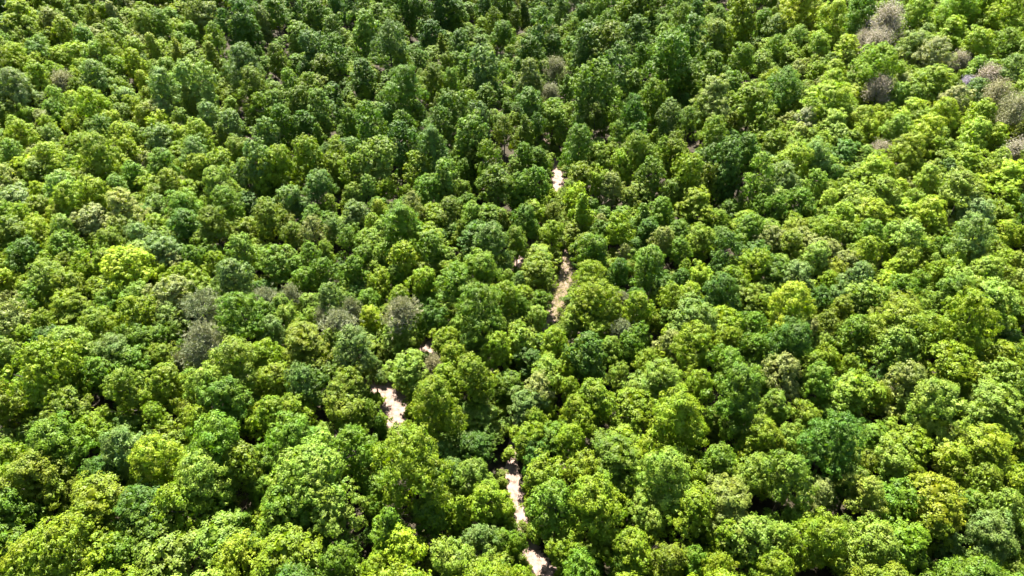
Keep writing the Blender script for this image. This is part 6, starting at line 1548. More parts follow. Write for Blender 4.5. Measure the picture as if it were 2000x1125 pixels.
2499,2544,69,112,5,1032,1204,86,153,3,1298,850,75,138,1,-946,712,83,147,1,2306,1962,85,152,3,660,262,65,114,1,-443,3327,68,114,3,-1649,3303,69,112,6,
1237,2568,95,158,3,-2209,2718,71,119,1,899,3222,77,137,6,-832,3261,68,116,2,2741,3499,77,135,2,931,896,66,108,1,-1023,2047,88,142,3,
-172,3094,72,129,0,1312,3247,100,172,0,-3304,3324,82,130,0,-1153,923,84,146,1,460,2875,65,114,1,-586,332,82,129,4,1939,1583,93,166,2,
-2664,2818,90,138,6,1760,2804,69,114,1,-1565,1995,94,158,3,-717,2821,78,120,4,-1621,2209,69,122,2,1689,2713,66,106,6,-1535,1451,85,149,0,
2183,2199,83,129,4,1145,2963,80,127,0,-609,2846,88,150,0,1224,3305,102,171,0,2556,2308,77,120,2,-362,2972,69,127,6,1481,2173,69,112,1,
-2935,2860,102,150,3,1474,1764,71,134,0,-1519,1323,68,115,2,-2405,2556,70,125,2,-1593,1073,108,159,3,1137,2329,65,116,2,-2853,3228,78,123,5,
1837,2122,92,157,2,2245,3006,81,122,0,1288,1159,65,122,4,-2701,3261,77,119,2,1250,1004,67,106,0,-1370,792,99,159,3,542,3443,81,128,5,
2822,3049,66,111,2,-1479,1192,70,130,3,-1335,3009,72,115,5,1496,1961,79,145,4,1794,3350,84,127,0,529,2721,72,125,0,1238,2105,85,130,2,
133,3039,73,125,1,-1723,2124,65,106,5,337,2903,72,113,1,-733,2446,92,153,4,-2004,2458,67,121,4,-744,3369,80,131,6,2805,3204,92,153,0,
-845,748,75,132,1,-1981,2807,82,131,5,1725,3239,82,147,3,-2423,3027,69,108,1,-938,3143,76,136,3,-1134,2243,66,125,4,1032,826,67,128,0,
-1677,3249,66,110,0,-502,144,75,128,1,273,3376,77,123,1,-2091,1882,77,133,0,1191,1046,70,122,1,454,3326,73,124,0,-1487,2120,80,143,1,
1566,2726,65,120,2,2338,3363,66,108,1,473,364,74,137,0,838,355,76,141,3,-73,3393,81,146,0,2699,3010,75,137,3,161,2675,84,147,0,907,3341,88,140,3,
1715,1436,68,110,0,-1563,3248,75,117,2,-616,250,94,160,0,1376,2698,66,118,0,-255,3485,77,136,6,-1818,3466,108,175,6,-934,2411,65,106,1,
-806,3419,107,164,1,-3341,3241,89,155,1,-788,3202,87,147,0,1567,1221,108,162,0,-1812,1544,72,114,5,-1567,2253,65,121,4,2466,3382,108,176,1,
-2986,2923,75,124,3,-842,2223,71,115,0,791,3063,67,113,5,-264,2789,78,126,0,-754,456,68,126,0,-24,338,88,149,1,-2172,3499,68,130,5,
3227,3371,104,159,1,-1950,3053,77,140,1,1898,2545,83,142,3,225,3019,69,109,0,2515,3036,67,109,3,-526,2830,81,144,3,1319,1502,97,166,0,
-1429,2180,68,128,0,394,2588,65,122,0,-1190,2737,66,113,0,900,3121,93,156,2,3350,3333,88,152,3,-1468,1278,70,110,0,-1096,3234,89,134,2,
156,3352,80,124,1,-2549,2596,65,112,2,-960,2616,67,114,0,-1822,2129,107,159,0,999,2443,71,119,1,-1677,1786,83,134,6,819,2656,83,130,0,
-2882,3170,65,109,2,-929,2142,76,141,0,-1831,2515,73,134,3,-1628,2466,72,127,0,-831,2861,74,132,2,-1335,1619,73,123,1,2492,2980,76,132,6,
1816,1340,80,140,5,1045,2844,72,119,3,-2842,2916,73,137,3,1758,1470,66,116,2,-2333,1998,67,121,3,1662,2580,72,135,3,1104,3212,65,119,2,
1288,3171,83,132,2,2776,2990,82,133,5,-1012,331,75,133,6,-2359,2732,66,114,2,1733,3446,83,137,4,-1099,704,74,133,0,-1664,1297,68,120,0,
-2116,3378,76,123,2,-1792,1700,87,149,1,282,3216,65,113,4,1604,3346,85,154,4,608,2506,70,130,0,1666,1894,68,108,6,1096,2920,67,113,0,
-1168,1500,109,185,3,2003,2355,78,120,2,-1839,3331,70,116,1,1695,2103,71,114,5,-3092,3203,74,117,1,2128,1910,73,124,0,-2108,1978,66,110,2,
1514,1690,77,132,6,1657,2052,85,151,2,1063,545,67,108,4,3131,3441,71,115,0,2813,3498,89,157,0,-1588,1671,78,136,0,2640,2845,95,157,0,
2253,2191,77,131,0,-2175,3394,75,137,5,840,3390,96,143,1,2952,3421,86,140,3,-848,2527,75,119,1,-520,3232,73,125,1,-2225,2181,72,134,0,
-352,2607,67,120,3,-1973,2962,85,133,5,3160,3070,98,150,4,-2490,3366,67,115,1,-984,2887,78,126,4,2264,2522,80,147,1,1543,1804,81,146,1,
-1573,2870,91,162,1,-1949,3124,66,126,2,-3269,3492,70,123,3,2737,3398,81,131,2,-1297,2553,65,114,0,-2782,2742,66,113,0,-2126,2121,108,186,5,
-684,3493,72,114,4,1689,2787,85,140,3,1811,3244,72,129,3,-1568,2713,85,149,0,-521,3114,72,118,0,-2032,3347,70,123,0,-987,2761,72,118,0,
2276,2258,66,117,0,2003,2798,68,130,2,-479,320,72,129,1,-135,251,67,107,1,-2028,2307,71,126,5,2217,3307,72,126,1,2204,3497,88,135,1,
2014,3108,73,120,3,-2933,2759,69,111,6,-2012,3072,84,140,0,1707,1205,75,119,0,-2493,3095,65,125,2,1598,1917,79,131,0,1314,1064,74,129,1,
2044,1635,87,143,1,-3149,3346,67,110,0,1796,2356,76,128,1,450,306,70,113,0,-2022,1861,88,147,3,1605,3159,97,156,6,2965,2908,94,141,4,
391,2651,66,121,6,-840,2665,78,136,0,-959,812,75,119,0,2940,3262,79,122,2,359,3375,77,129,3,-1967,1726,70,112,3,-1951,3226,90,157,6,
-1905,1460,78,132,6,1370,2214,72,123,3,-1142,858,66,123,2,-1887,2408,75,124,1,-1452,1672,77,125,0,-628,3345,93,153,1,-929,2964,75,130,0,
-106,3462,72,128,0,2986,3182,78,134,1,1177,3045,102,147,5,1153,2599,67,126,0,-896,308,80,133,5,-926,222,79,123,5,-429,2735,68,130,0,
2917,3045,90,137,2,1578,2267,79,122,1,-1060,2645,65,117,1,1699,3126,87,132,1,-2352,2634,67,128,3,-1643,2596,78,135,4,502,3490,68,128,0,
1988,2095,67,126,0,-1280,1274,87,141,0,48,3492,69,108,1,666,493,66,119,0,-1034,574,76,132,2,-33,2946,75,136,2,1431,2741,68,121,6,1526,2842,73,120,4,
1336,2354,78,135,0,-1555,1911,74,117,0,2632,2928,84,152,4,-1994,3492,71,135,0,-2232,2481,68,118,4,2471,2668,66,112,5,3140,2993,88,143,6,
1946,2710,79,136,0,-276,227,71,127,2,2262,2901,66,118,1,1394,968,89,138,0,2242,2708,67,116,0,-1436,3224,72,136,2,1065,2985,87,146,3,426,3021,76,120,5,
-1206,3054,90,161,0,2708,2708,89,154,0,2872,3260,72,116,5,-2378,2302,70,133,1,-477,2588,66,111,0,-1275,3488,84,149,0,-2226,3115,95,161,2,
1737,2892,68,124,1,137,2816,73,125,5,750,3495,76,130,5,1118,996,68,125,1,-273,2919,73,123,4,1089,896,86,146,5,-421,342,81,145,1,1457,3328,75,128,0,
419,3209,75,126,0,550,2641,67,111,5,-2150,1754,67,116,0,2765,3055,73,122,0,-320,3273,85,143,0,-2044,1623,92,150,2,1907,2041,96,158,0,
1828,3179,78,132,2,999,1111,69,132,1,1680,3297,71,134,3,1324,1657,68,119,1,-2835,2986,85,137,1,1247,3479,76,132,0,-1137,3166,67,128,1,
1192,2453,91,149,2,-1445,2978,101,168,0,-188,2665,78,145,1,-777,2818,66,109,0,-218,332,81,147,5,-731,2963,67,127,0,1235,876,78,128,3,
-2560,2667,74,120,6,-1525,1030,67,129,0,2189,2140,67,125,1,2158,2326,69,132,0,-2413,2780,69,115,3,-211,3046,66,109,2,1760,3066,82,138,0,
-212,3282,69,124,4,1928,3269,74,137,1,-1685,2497,77,123,0,676,3186,66,124,1,-1461,1844,67,123,1,1525,2217,79,134,1,1379,2029,82,141,1,
-1026,2698,76,128,3,-1026,2409,68,116,0,2123,3261,100,174,1,1716,1688,68,128,2,1639,1500,72,115,2,77,3386,65,117,2,1439,895,68,112,4,
677,3286,73,133,3,2424,3155,65,119,0,-1910,1743,66,108,2,1730,2450,69,121,2,-2091,2342,74,134,0,-1388,1418,72,117,0,1238,2702,86,131,3,
-496,3474,78,134,0,-1352,3140,76,131,0,2599,3437,92,163,4,-936,2262,68,113,0,3275,3187,98,172,3,888,2780,69,126,2,2221,2595,77,119,0,
842,2370,91,159,2,1184,1190,84,148,6,592,2894,80,127,2,-1648,3402,85,130,1,-1027,3271,73,137,3,-1168,2305,73,117,4,-2448,2608,73,132,2,
-1322,732,72,115,1,-537,195,67,109,1,-2431,3135,67,118,1,-1341,1749,73,115,1,-1669,2050,89,151,0,616,231,66,123,2,2677,3110,70,110,6,
-1568,2438,76,142,1,2333,3081,71,127,2,-932,3343,76,130,1,1836,3399,75,137,5,1071,2782,69,111,3,-2204,3180,76,128,2,2181,3136,78,135,6,
1147,1344,80,137,2,350,301,67,120,2,-1057,2884,66,114,1,-434,2812,89,144,1,-1518,3202,67,124,2,2043,2139,65,122,0,-15,2729,70,127,6,207,339,79,139,1,
-2829,3435,67,112,3,-1533,1806,78,141,3,-1434,1228,69,109,0,-496,3357,67,123,3,-2948,3498,75,139,4,-2464,2403,80,145,0,-2794,3488,90,149,5,
1619,2692,79,137,1,2636,2721,68,127,6,2296,3472,73,127,2,2846,2809,66,112,3,2996,3047,78,145,3,969,2617,66,128,1,-836,1887,36,80,2,-464,1693,56,86,5,
678,2427,65,93,1,-1153,1905,50,79,1,398,2129,46,68,5,138,1038,49,72,3,-874,1851,49,90,1,-300,2307,60,95,2,745,2004,57,90,1,-139,557,64,73,0,
-459,2375,57,91,3,-1033,1783,49,91,1,520,1688,39,68,0,1011,1364,55,103,1,-1022,1564,53,100,7,600,1399,59,93,1,-1230,1863,41,70,1,850,2447,49,81,0,
-720,1331,45,85,1,-326,1982,47,60,0,1091,1439,53,84,6,476,1075,56,87,2,-686,699,62,71,1,-896,1179,37,79,6,-753,1462,53,102,2,-666,1198,44,86,6,
-923,1650,40,81,7,-189,871,44,79,1,-515,356,44,65,1,-337,865,46,72,2,-433,2176,55,72,5,851,2163,43,77,1,563,2029,40,73,2,-864,1731,39,72,7,
-88,1542,55,68,0,96,2357,50,79,2,-500,888,55,88,2,-549,2002,63,70,0,372,2181,48,63,1,-163,1584,51,84,0,489,2460,40,52,0,633,1738,45,75,3,
607,464,57,81,0,485,1628,59,78,5,1222,1836,58,101,1,-23,1678,52,86,0,795,1861,42,78,2,198,1800,57,87,5,-364,1512,61,79,5,-378,1392,56,88,5,
724,2327,38,64,1,-308,1692,53,85,0,552,2087,54,79,0,-417,1936,57,70,3,-150,1680,48,69,3,-427,1838,57,91,1,-149,1018,65,102,1,-1116,1395,57,104,2,
-303,2201,44,58,5,-63,1025,66,103,5,-59,1821,66,90,1,41,1138,56,80,1,-342,2488,53,66,5,-194,982,55,90,1,520,564,62,94,1,-534,414,44,70,0,
487,611,43,63,2,-576,2241,40,72,2,-1018,1740,43,76,2,-1188,1612,66,111,1,-702,1276,46,89,1,249,2200,36,68,1,-197,577,52,66,0,512,2134,42,57,2,
944,2193,53,103,2,-872,963,45,83,1,682,2325,48,81,0,898,1322,54,104,1,1319,1778,66,100,1,-515,1733,60,98,3,150,2092,51,68,0,-99,2403,61,95,1,
377,438,39,62,1,399,2430,37,65,0,-143,2317,64,93,0,769,1505,61,108,1,-18,2008,40,70,2,781,1206,54,81,7,440,2148,56,82,0,542,1567,57,92,0,
174,2589,63,90,2,911,2044,50,79,2,-574,1842,52,86,5,-17,1928,43,74,0,-795,828,49,76,0,-686,1294,41,85,6,-843,1298,39,67,7,948,1538,62,113,2,
-623,2119,58,85,5,979,2074,46,93,1,-267,1778,46,76,3,-76,2207,53,62,2,143,2207,44,68,3,1187,2048,47,93,1,-381,567,39,61,0,436,629,52,69,0,
-352,1645,48,59,2,0,1832,48,76,0,536,2321,57,75,2,-701,1358,43,76,2,-549,1593,40,69,1,179,1674,42,60,0,874,1336,40,67,7,-119,382,40,74,1,
907,1166,37,73,1,873,1901,39,77,6,229,2147,54,63,5,-1050,1856,60,93,2,1056,1954,62,99,6,-999,1208,37,83,1,-1100,1906,54,101,1,263,1597,41,60,0,
1109,1974,49,77,1,666,2365,44,66,2,211,2019,58,86,0,-748,1320,46,78,1,-679,580,47,71,2,-1181,1889,44,75,6,-656,2381,57,84,0,-401,2001,43,77,1,
940,2138,57,101,1,568,1365,64,117,1,-1007,1531,55,101,1,639,787,41,72,5,255,2014,42,65,1,-950,1159,41,86,2,-654,1131,51,88,6,1369,1914,59,97,1,
1025,2045,41,79,1,-1175,1761,44,73,1,530,1093,53,81,1,174,1740,60,90,5,-499,928,47,65,0,656,1562,39,80,1,1068,2046,45,77,6,-267,1658,61,74,1,
-772,1895,51,62,0,1089,1793,65,115,1,900,1889,53,95,1,1026,2229,48,79,1,108,1623,64,76,0,-285,904,39,62,2,684,1965,46,61,0,-612,1353,57,66,0,
947,2166,38,78,1,-812,997,51,81,1,-931,1990,42,89,2,980,1677,38,82,1,-809,1318,57,102,7,1018,1652,65,96,2,-959,1514,43,91,2,-686,1979,45,68,1,
137,2319,65,93,3,411,1612,54,68,1,-709,638,43,77,0,883,2014,48,78,1,32,794,46,62,3,173,1389,53,68,3,758,1232,55,102,1,415,695,38,65,5,
789,2194,51,66,0,147,1951,45,64,2,291,932,41,69,5,1064,1868,38,70,1,666,2278,62,92,3,-387,2136,46,61,3,-617,1629,49,73,5,889,2249,65,110,1,
386,1903,42,76,5,-1049,1251,57,99,1,602,2413,58,76,1,-878,2046,40,85,1,186,984,36,55,1,-641,1765,48,60,0,559,1015,62,117,1,175,2269,42,67,3,
411,1849,56,69,3,712,1733,49,83,7,780,843,40,64,0,-985,1141,46,87,6,610,2352,37,67,1,915,1049,45,86,2,345,612,41,68,1,-480,756,42,60,0,
391,1151,41,55,3,987,2224,40,80,6,802,1463,53,86,1,645,847,48,83,1,948,1306,55,94,2,-1185,1645,46,89,1,432,980,61,95,5,355,2118,45,56,3,
605,1336,63,97,1,-134,2212,44,72,1,-167,2262,54,71,0,69,2596,57,71,0,21,1115,42,68,0,-21,2299,36,60,5,290,547,42,68,1,481,1049,38,84,2,
-169,518,52,68,0,-324,2056,38,65,1,1003,2171,43,90,7,1179,1948,42,81,1,-855,1615,46,80,1,968,1726,38,77,2,-637,585,50,83,0,768,1876,54,92,1,
-291,2255,40,59,0,714,1799,36,77,1,-83,1874,49,82,1,81,1896,40,56,0,-236,540,47,80,2,-692,2036,58,75,0,991,1261,50,82,2,249,2292,37,62,1,
561,1904,56,78,2,-911,2006,46,80,1,-956,2037,60,105,7,-1194,1843,54,95,1,589,1600,63,82,0,906,1983,55,105,6,766,2152,42,55,5,-1007,1943,50,97,2,
1192,1760,56,93,1,789,2022,45,93,1,-1091,1335,59,90,2,643,1702,52,78,1,-466,1648,49,62,5,-735,963,37,65,6,-265,1999,64,77,3,-677,846,37,49,1,
-829,1709,58,90,1,299,1813,38,54,0,-976,1257,50,95,6,-776,1577,56,102,1,349,2669,41,74,1,-471,2213,54,78,1,793,1129,39,79,1,-233,863,49,79,0,
110,1760,37,68,0,1172,1786,39,70,1,337,2554,44,66,2,-687,1815,44,65,0,-234,1091,53,78,1,-594,1953,45,73,1,-209,1146,47,78,0,297,887,46,66,1,
-327,1542,42,62,0,805,869,50,73,0,-575,904,47,89,1,-681,1873,43,78,0,-776,1251,51,79,2,838,1834,44,71,2,-566,1068,51,86,7,796,1580,38,79,1,
43,958,43,57,3,249,880,50,65,1,795,2255,58,76,2,-244,1569,46,81,0,153,585,58,73,1,81,2197,51,74,1,1142,1943,43,90,1,385,1341,45,62,0,275,1338,39,70,0,
245,1003,41,61,2,-592,1765,42,62,0,-1044,1486,43,72,1,-361,2162,38,51,0,-1088,1784,56,95,6,-304,2505,43,59,0,-499,1615,39,65,0,-850,906,55,85,7,
1006,1922,64,92,2,938,1373,51,95,2,490,2051,58,72,2,1044,1903,41,84,1,-172,1988,56,90,0,-904,1874,54,92,2,-762,1398,59,95,1,378,2467,43,57,5,
956,1692,39,72,1,-637,1173,51,102,1,404,584,43,57,1,-780,2067,38,71,1,751,1367,57,105,1,196,1858,48,61,0,899,1114,37,72,1,153,2543,56,79,0,
-862,1414,47,81,2,-312,563,44,56,1,-80,2008,48,83,2,120,669,37,66,1,-316,1770,59,69,0,682,1785,51,85,1,-337,376,44,69,0,-1067,2060,52,100,2,
-802,1391,45,77,1,801,1937,51,98,1,-301,986,41,57,5,-489,2315,49,78,2,-613,2287,42,59,0,1185,2079,44,89,1,483,500,50,63,0,-472,1289,54,72,2,
-215,2585,53,76,0,418,2399,43,72,0,-1085,2005,53,89,6,1050,1319,42,75,2,428,360,56,83,0,-646,964,66,104,2,-203,1937,42,63,0,580,2596,48,67,2,
-599,925,39,85,7,609,1493,38,78,2,-498,2006,44,73,0,313,1773,61,75,1,-495,2262,47,82,0,626,1369,62,105,2,-851,1674,61,112,2,-1300,1762,42,82,1,
1183,1630,47,92,1,425,2507,53,90,0,-387,2193,52,66,5,-261,2450,37,69,0,474,581,58,83,0,332,1608,58,82,2,-185,1769,57,90,1,450,2461,48,79,0,
-157,2577,64,98,0,924,1339,58,91,2,-1,1713,39,70,0,368,1636,44,65,2,53,1998,36,68,1,-850,1496,42,71,1,301,2162,58,79,2,-939,1267,56,107,7,
-96,2576,61,72,0,-256,1814,38,68,2,533,509,37,50,0,-831,2162,44,66,2,-1183,1799,62,106,6,-213,2239,60,82,2,823,1910,43,87,1,785,1156,52,98,2,
-563,1742,39,68,3,-311,1593,52,63,0,-809,907,50,79,1,-21,1880,47,82,0,-384,2047,59,74,5,-840,1545,43,83,1,694,1241,39,78,2,-1241,1716,39,70,1,
286,2460,43,55,0,-1195,1564,45,80,2,-918,1319,52,103,1,245,1810,46,73,0,925,1757,54,99,7,-414,570,40,52,3,242,1122,47,67,1,636,1314,53,94,1,
820,1056,42,80,1,-644,2313,40,64,1,958,1912,46,93,1,449,868,39,56,3,904,1596,48,75,1,1186,2117,43,91,7,-960,1218,59,111,7,724,669,38,72,5,
747,1177,38,81,2,-958,1303,45,80,2,-937,1955,59,87,7,-106,2140,50,70,0,-827,2109,56,80,2,903,2161,48,80,2,-765,1542,42,83,1,-308,2574,52,88,0,
870,993,46,86,1,898,2213,41,83,7,-936,1033,46,79,1,1045,1625,60,107,2,-238,1620,43,75,0,76,793,37,63,0,-886,1332,57,85,1,-3,2247,61,96,1,
1223,1620,60,104,2,535,2429,38,71,0,-1142,1547,40,80,1,1113,1540,46,75,1,326,1975,50,82,0,-55,2444,49,72,2,-450,676,37,57,2,1182,1826,47,88,1,
661,1891,49,84,1,-561,855,38,56,0,-570,1404,36,61,0,-39,2561,53,78,0,636,1212,48,90,1,458,1112,48,72,2,308,460,40,66,0,-507,680,42,61,2,
398,1514,45,59,2,-941,1677,61,115,7,-264,2521,60,87,5,435,1085,63,88,1,1037,1994,61,100,7,-2,2187,46,61,1,-310,2105,61,81,0,-619,804,46,67,2,
-1216,1636,36,76,7,817,1534,39,83,2,-816,1797,47,78,2,-263,360,57,75,0,-80,365,40,53,5,924,1194,57,90,7,67,2269,46,64,2,-973,1924,50,93,6,
-924,1507,50,83,1,946,1469,55,87,2,-245,2086,65,82,2,-87,807,40,72,2,-409,1444,39,65,1,12,875,48,82,1,-469,1026,41,65,1,870,1410,66,98,2,
416,2211,64,86,5,-400,2441,45,75,3,-96,1961,56,82,3,-450,585,65,82,1,106,2124,40,65,0,1126,1881,40,79,6,-34,1323,43,58,0,-508,1498,50,75,5,
-835,1751,64,97,2,602,2056,65,86,1,-1103,2028,39,66,2,-660,774,56,69,2,-939,1354,45,75,1,-245,2331,49,78,0,620,638,39,66,1,423,1800,42,62,3,
570,2473,48,74,2,887,2138,47,75,6,694,717,42,57,0,974,1598,51,97,6,-518,2626,43,61,2,-894,1423,58,108,7,-380,1848,46,72,1,-301,1290,38,62,0,
257,1055,54,90,5,1210,1990,63,99,2,29,1247,48,73,0,-360,2529,43,74,0,158,2736,45,75,0,609,1244,38,76,1,-1057,1800,37,75,7,-736,1847,58,82,1,
872,2197,36,65,1,326,360,54,67,3,-242,957,42,69,1,759,1824,41,74,1,-22,2071,61,73,0,724,1247,59,97,2,78,2546,58,80,0,-105,1669,52,83,1,
182,370,39,65,5,424,2086,42,72,0,526,2468,43,75,0,1220,2065,60,90,1,908,1283,58,98,1,-408,1519,38,53,0,33,2326,49,70,3,247,2474,41,58,0,
437,846,41,57,5,882,2061,46,91,6,440,893,50,80,1,766,1788,58,106,6,709,1537,46,80,6,688,1754,59,105,7,-117,1389,46,75,0,-5,2614,60,90,5,
-151,1123,50,82,1,1131,1913,43,86,6,350,1076,50,63,3,271,2240,63,88,0,207,975,37,63,3,-974,1798,57,108,6,659,1187,62,97,1,-146,2037,43,75,0,
-1014,1831,53,85,2,-791,866,40,74,0,-30,1041,41,67,2,1049,2109,51,89,2,812,1221,40,77,6,-403,2333,56,75,0,315,1920,36,62,2,-183,1542,54,68,0,
1169,1924,45,77,1,1104,1749,45,91,2,-908,1844,37,75,1,-690,928,64,108,1,734,2186,36,58,0,392,502,41,54,0,126,2629,46,61,5,-431,1603,36,57,5,
961,2104,52,86,1,-183,2048,37,52,1,-1213,1893,47,96,1,285,751,41,64,5,-1032,1361,47,83,1,-478,1366,36,50,0,808,1087,36,68,1,-1267,1833,61,98,1,
-1119,1787,40,86,6,731,1715,40,76,7,932,1639,37,83,6,772,1117,47,82,1,760,1593,42,79,6,-593,2079,56,86,2,-810,1483,62,108,6,164,1064,49,82,0,
1141,2017,48,89,1,-503,2067,55,76,0,267,1946,41,52,1,789,1042,54,82,1,190,2090,41,75,5,-193,1826,36,65,0,307,1051,58,86,0,973,1285,49,77,1,
228,2537,44,72,1,-295,367,46,65,0,1018,2113,53,103,1,306,1138,37,60,5,-423,890,46,77,5,-658,1942,43,55,2,-711,1171,53,86,1,923,1904,39,86,1,
-907,1688,43,88,1,-259,1152,56,75,0,667,1005,39,70,1,-87,1176,42,73,0,1313,1847,57,85,1,-107,2052,39,51,3,702,1567,48,96,1,1149,1522,58,94,1,
883,2279,37,65,1,-795,1432,61,110,7,276,2552,56,86,3,-52,367,39,72,1,-805,1142,39,74,2,-410,1692,41,66,1,41,356,51,80,2,-442,806,36,70,1,
-301,775,40,60,3,-905,2078,53,90,6,-98,552,51,76,5,-261,898,37,69,5,-1031,1984,51,98,1,1256,1918,51,97,1,-48,2256,46,67,3,-1053,1688,56,106,2,
-421,1366,50,75,0,69,1083,41,61,1,900,2336,41,84,1,1281,1899,54,95,7,-160,1340,53,70,1,482,1675,39,52,3,686,2139,49,69,3,-714,677,41,63,0,
-744,1270,43,71,1,-113,1600,53,70,2,467,951,48,87,2,708,804,37,55,0,1228,1959,38,79,1,189,2311,58,95,2,350,377,36,55,3,678,599,42,57,0,
-348,2214,42,59,1,-603,1682,63,87,2,1130,1492,39,76,2,-1070,1980,38,74,6,846,1487,45,83,7,-48,571,55,81,5,812,1805,37,76,6,-427,1404,39,60,0,
17,1357,39,54,0,-594,2413,63,82,3,134,1355,42,60,3,-623,1139,52,82,1,-386,883,44,71,5,-424,2496,62,78,1,659,822,41,73,2,490,2183,63,85,1,
-817,2067,44,78,0,-539,2206,63,77,1,-970,1096,42,79,1,344,2516,43,69,0,-154,1917,41,73,0,-838,1596,38,65,1,185,2162,55,89,0,1022,1297,40,72,1,
945,1587,43,81,1,-1154,1693,48,95,2,1088,2132,39,76,7,743,1552,62,111,2,-532,470,48,67,1,742,1951,58,108,7,839,1544,38,74,2,-1089,1958,41,74,1,
-948,1617,42,74,2,-16,1760,44,63,1,315,1354,40,72,0,-338,1822,52,74,0,-2,795,56,75,1,825,2219,45,76,7,500,1548,49,58,0,29,725,56,78,5,
-984,1461,49,98,2,-37,871,42,67,0,830,1710,40,76,1,-1219,1798,42,72,2,-432,1183,37,56,0,277,2508,38,56,1,-726,887,47,87,1,329,526,52,61,1,
-33,1124,38,68,2,727,2038,49,65,3,380,2514,38,70,2,-199,2506,53,87,1,1044,1463,57,99,7,-72,962,42,64,1,53,2379,37,53,0,5,1543,42,72,1,
1004,2199,52,80,2,221,1077,51,75,0,-775,2237,59,94,2,-747,1696,46,74,1,493,1352,41,59,0,524,1848,65,75,3,669,1350,66,114,1,-181,1661,37,50,0,
-1121,1522,48,75,1,1057,1558,43,76,7,-1130,1449,57,93,1,-359,1569,49,79,0,171,1587,45,78,5,474,2102,49,81,1,605,990,50,82,1,643,2000,40,65,1,
227,1036,43,61,5,-461,1966,43,65,2,-772,1303,40,84,6,637,513,42,71,0,60,2422,41,59,3,45,1630,48,59,0,-1262,1699,41,78,1,-261,1049,36,58,5,
742,1269,42,77,2,-440,1332,41,59,0,1274,2056,60,87,1,182,885,46,64,0,842,1035,37,77,1,23,1476,58,66,3,581,1440,46,77,5,844,1795,63,103,2,
720,1858,45,74,2,817,1150,47,82,2,-466,2034,41,61,0,-1073,1606,38,73,1,883,1192,61,90,2,886,1144,39,82,1,-762,1026,37,73,1,228,630,41,56,1,
658,1512,53,95,6,1277,1685,52,84,7,643,982,43,70,6,938,2274,40,85,7,823,2329,47,59,0,-302,1073,43,73,0,-1080,1384,58,85,1,-133,2704,38,65,5,
-513,1965,57,66,0,-698,1630,59,80,3,-305,1144,44,70,1,1284,1773,52,103,1,866,1232,42,87,1,-916,1290,40,80,1,260,982,36,62,0,1116,1720,37,66,1,
354,1039,48,76,0,597,2115,42,58,3,1210,1549,56,100,1,1218,1581,39,75,7,-277,1720,39,66,2,764,1690,39,73,2,348,2350,41,75,5,474,679,37,65,5,
-758,1795,60,71,1,-66,2081,45,79,1,-1099,1703,50,85,1,908,1849,44,80,6,49,2239,37,51,0,1062,1434,42,72,7,-770,2117,47,74,5,1082,2076,58,105,1,
-658,869,42,75,5,-282,1442,40,55,3,836,1325,60,108,6,933,2002,46,92,1,388,788,36,58,0,1056,1585,50,94,1,-616,2349,36,58,3,-1078,1824,53,85,1,
1386,1977,39,66,2,52,1770,56,67,2,-63,1132,44,58,1,1300,1997,49,86,1,856,1013,43,90,2,54,1831,61,81,0,910,1432,57,109,1,792,1753,57,99,1,
594,2559,41,64,0,704,1639,66,107,2,-915,1349,43,82,1,-447,926,41,68,1,-721,1934,42,74,0,680,1414,55,89,1,-114,1160,53,82,0,244,2424,37,57,1,
617,1574,41,57,2,501,2416,44,72,0,702,1288,52,82,1,-109,2359,42,72,0,-465,2529,52,64,0,-550,363,45,70,2,1105,1646,38,79,1,-790,771,61,69,0,
1224,2034,42,83,6,447,2347,45,79,1,261,1146,44,58,3,1043,1509,57,90,1,-920,1155,46,91,7,20,2544,42,57,1,-602,1898,53,88,0,770,1726,39,71,1,
492,1404,63,93,5,591,636,51,86,5,-1189,1937,44,75,1,913,1081,57,108,1,-1119,1809,40,78,1,-513,1293,45,69,5,1083,2003,40,77,1,-934,1572,44,93,1,
-258,1890,37,68,2,1123,1383,55,102,6,550,363,55,90,0,111,493,39,68,5,599,883,39,70,7,-261,2575,44,69,2,-1098,1482,62,114,1,427,1568,46,59,5,
-234,1853,53,75,3,1294,1965,44,72,1,-804,2364,48,79,0,-499,2174,44,67,2,-910,1264,44,85,2,44,2661,42,70,3,397,967,41,71,1,-863,1528,46,76,1,
810,2290,59,70,1,197,2480,58,78,0,590,1705,57,77,1,-756,1096,42,69,1,921,2099,49,77,7,-960,1469,37,72,2,633,2130,51,79,5,603,608,38,55,3,
-289,944,37,58,0,-1043,1429,46,74,1,138,486,36,60,1,95,359,54,78,0,604,1120,36,78,2,544,1325,56,79,5,-905,1121,43,82,2,697,1895,61,78,5,
1103,1334,52,85,6,859,1352,36,77,7,156,1430,48,68,0,-332,2177,38,51,0,221,1689,38,56,5,-923,1917,58,105,1,436,570,38,68,0,-339,944,41,70,2,
673,1116,36,75,1,152,1013,46,82,0,603,1874,58,67,0,519,1143,61,102,2,-1007,1906,53,89,6,639,1109,62,103,2,517,2008,50,78,0,543,974,60,109,6,
890,2374,53,89,1,-152,464,42,56,0,-895,1469,55,90,2,-451,770,56,87,2,-1121,1568,43,84,7,851,1518,55,96,7,-648,1084,50,77,1,628,1185,51,86,1,
732,2423,44,56,5,-308,681,44,73,2,931,1610,40,80,2,-854,1809,63,102,2,-1037,1284,57,89,1,-106,1071,44,72,0,-581,1128,39,83,1,-473,1593,39,59,1,
530,1243,65,114,1,-128,1997,49,60,0,-294,1834,53,73,3,-530,387,41,76,2,1157,1611,65,114,2,857,1272,39,74,1,122,1900,40,72,0,920,2239,45,83,2,
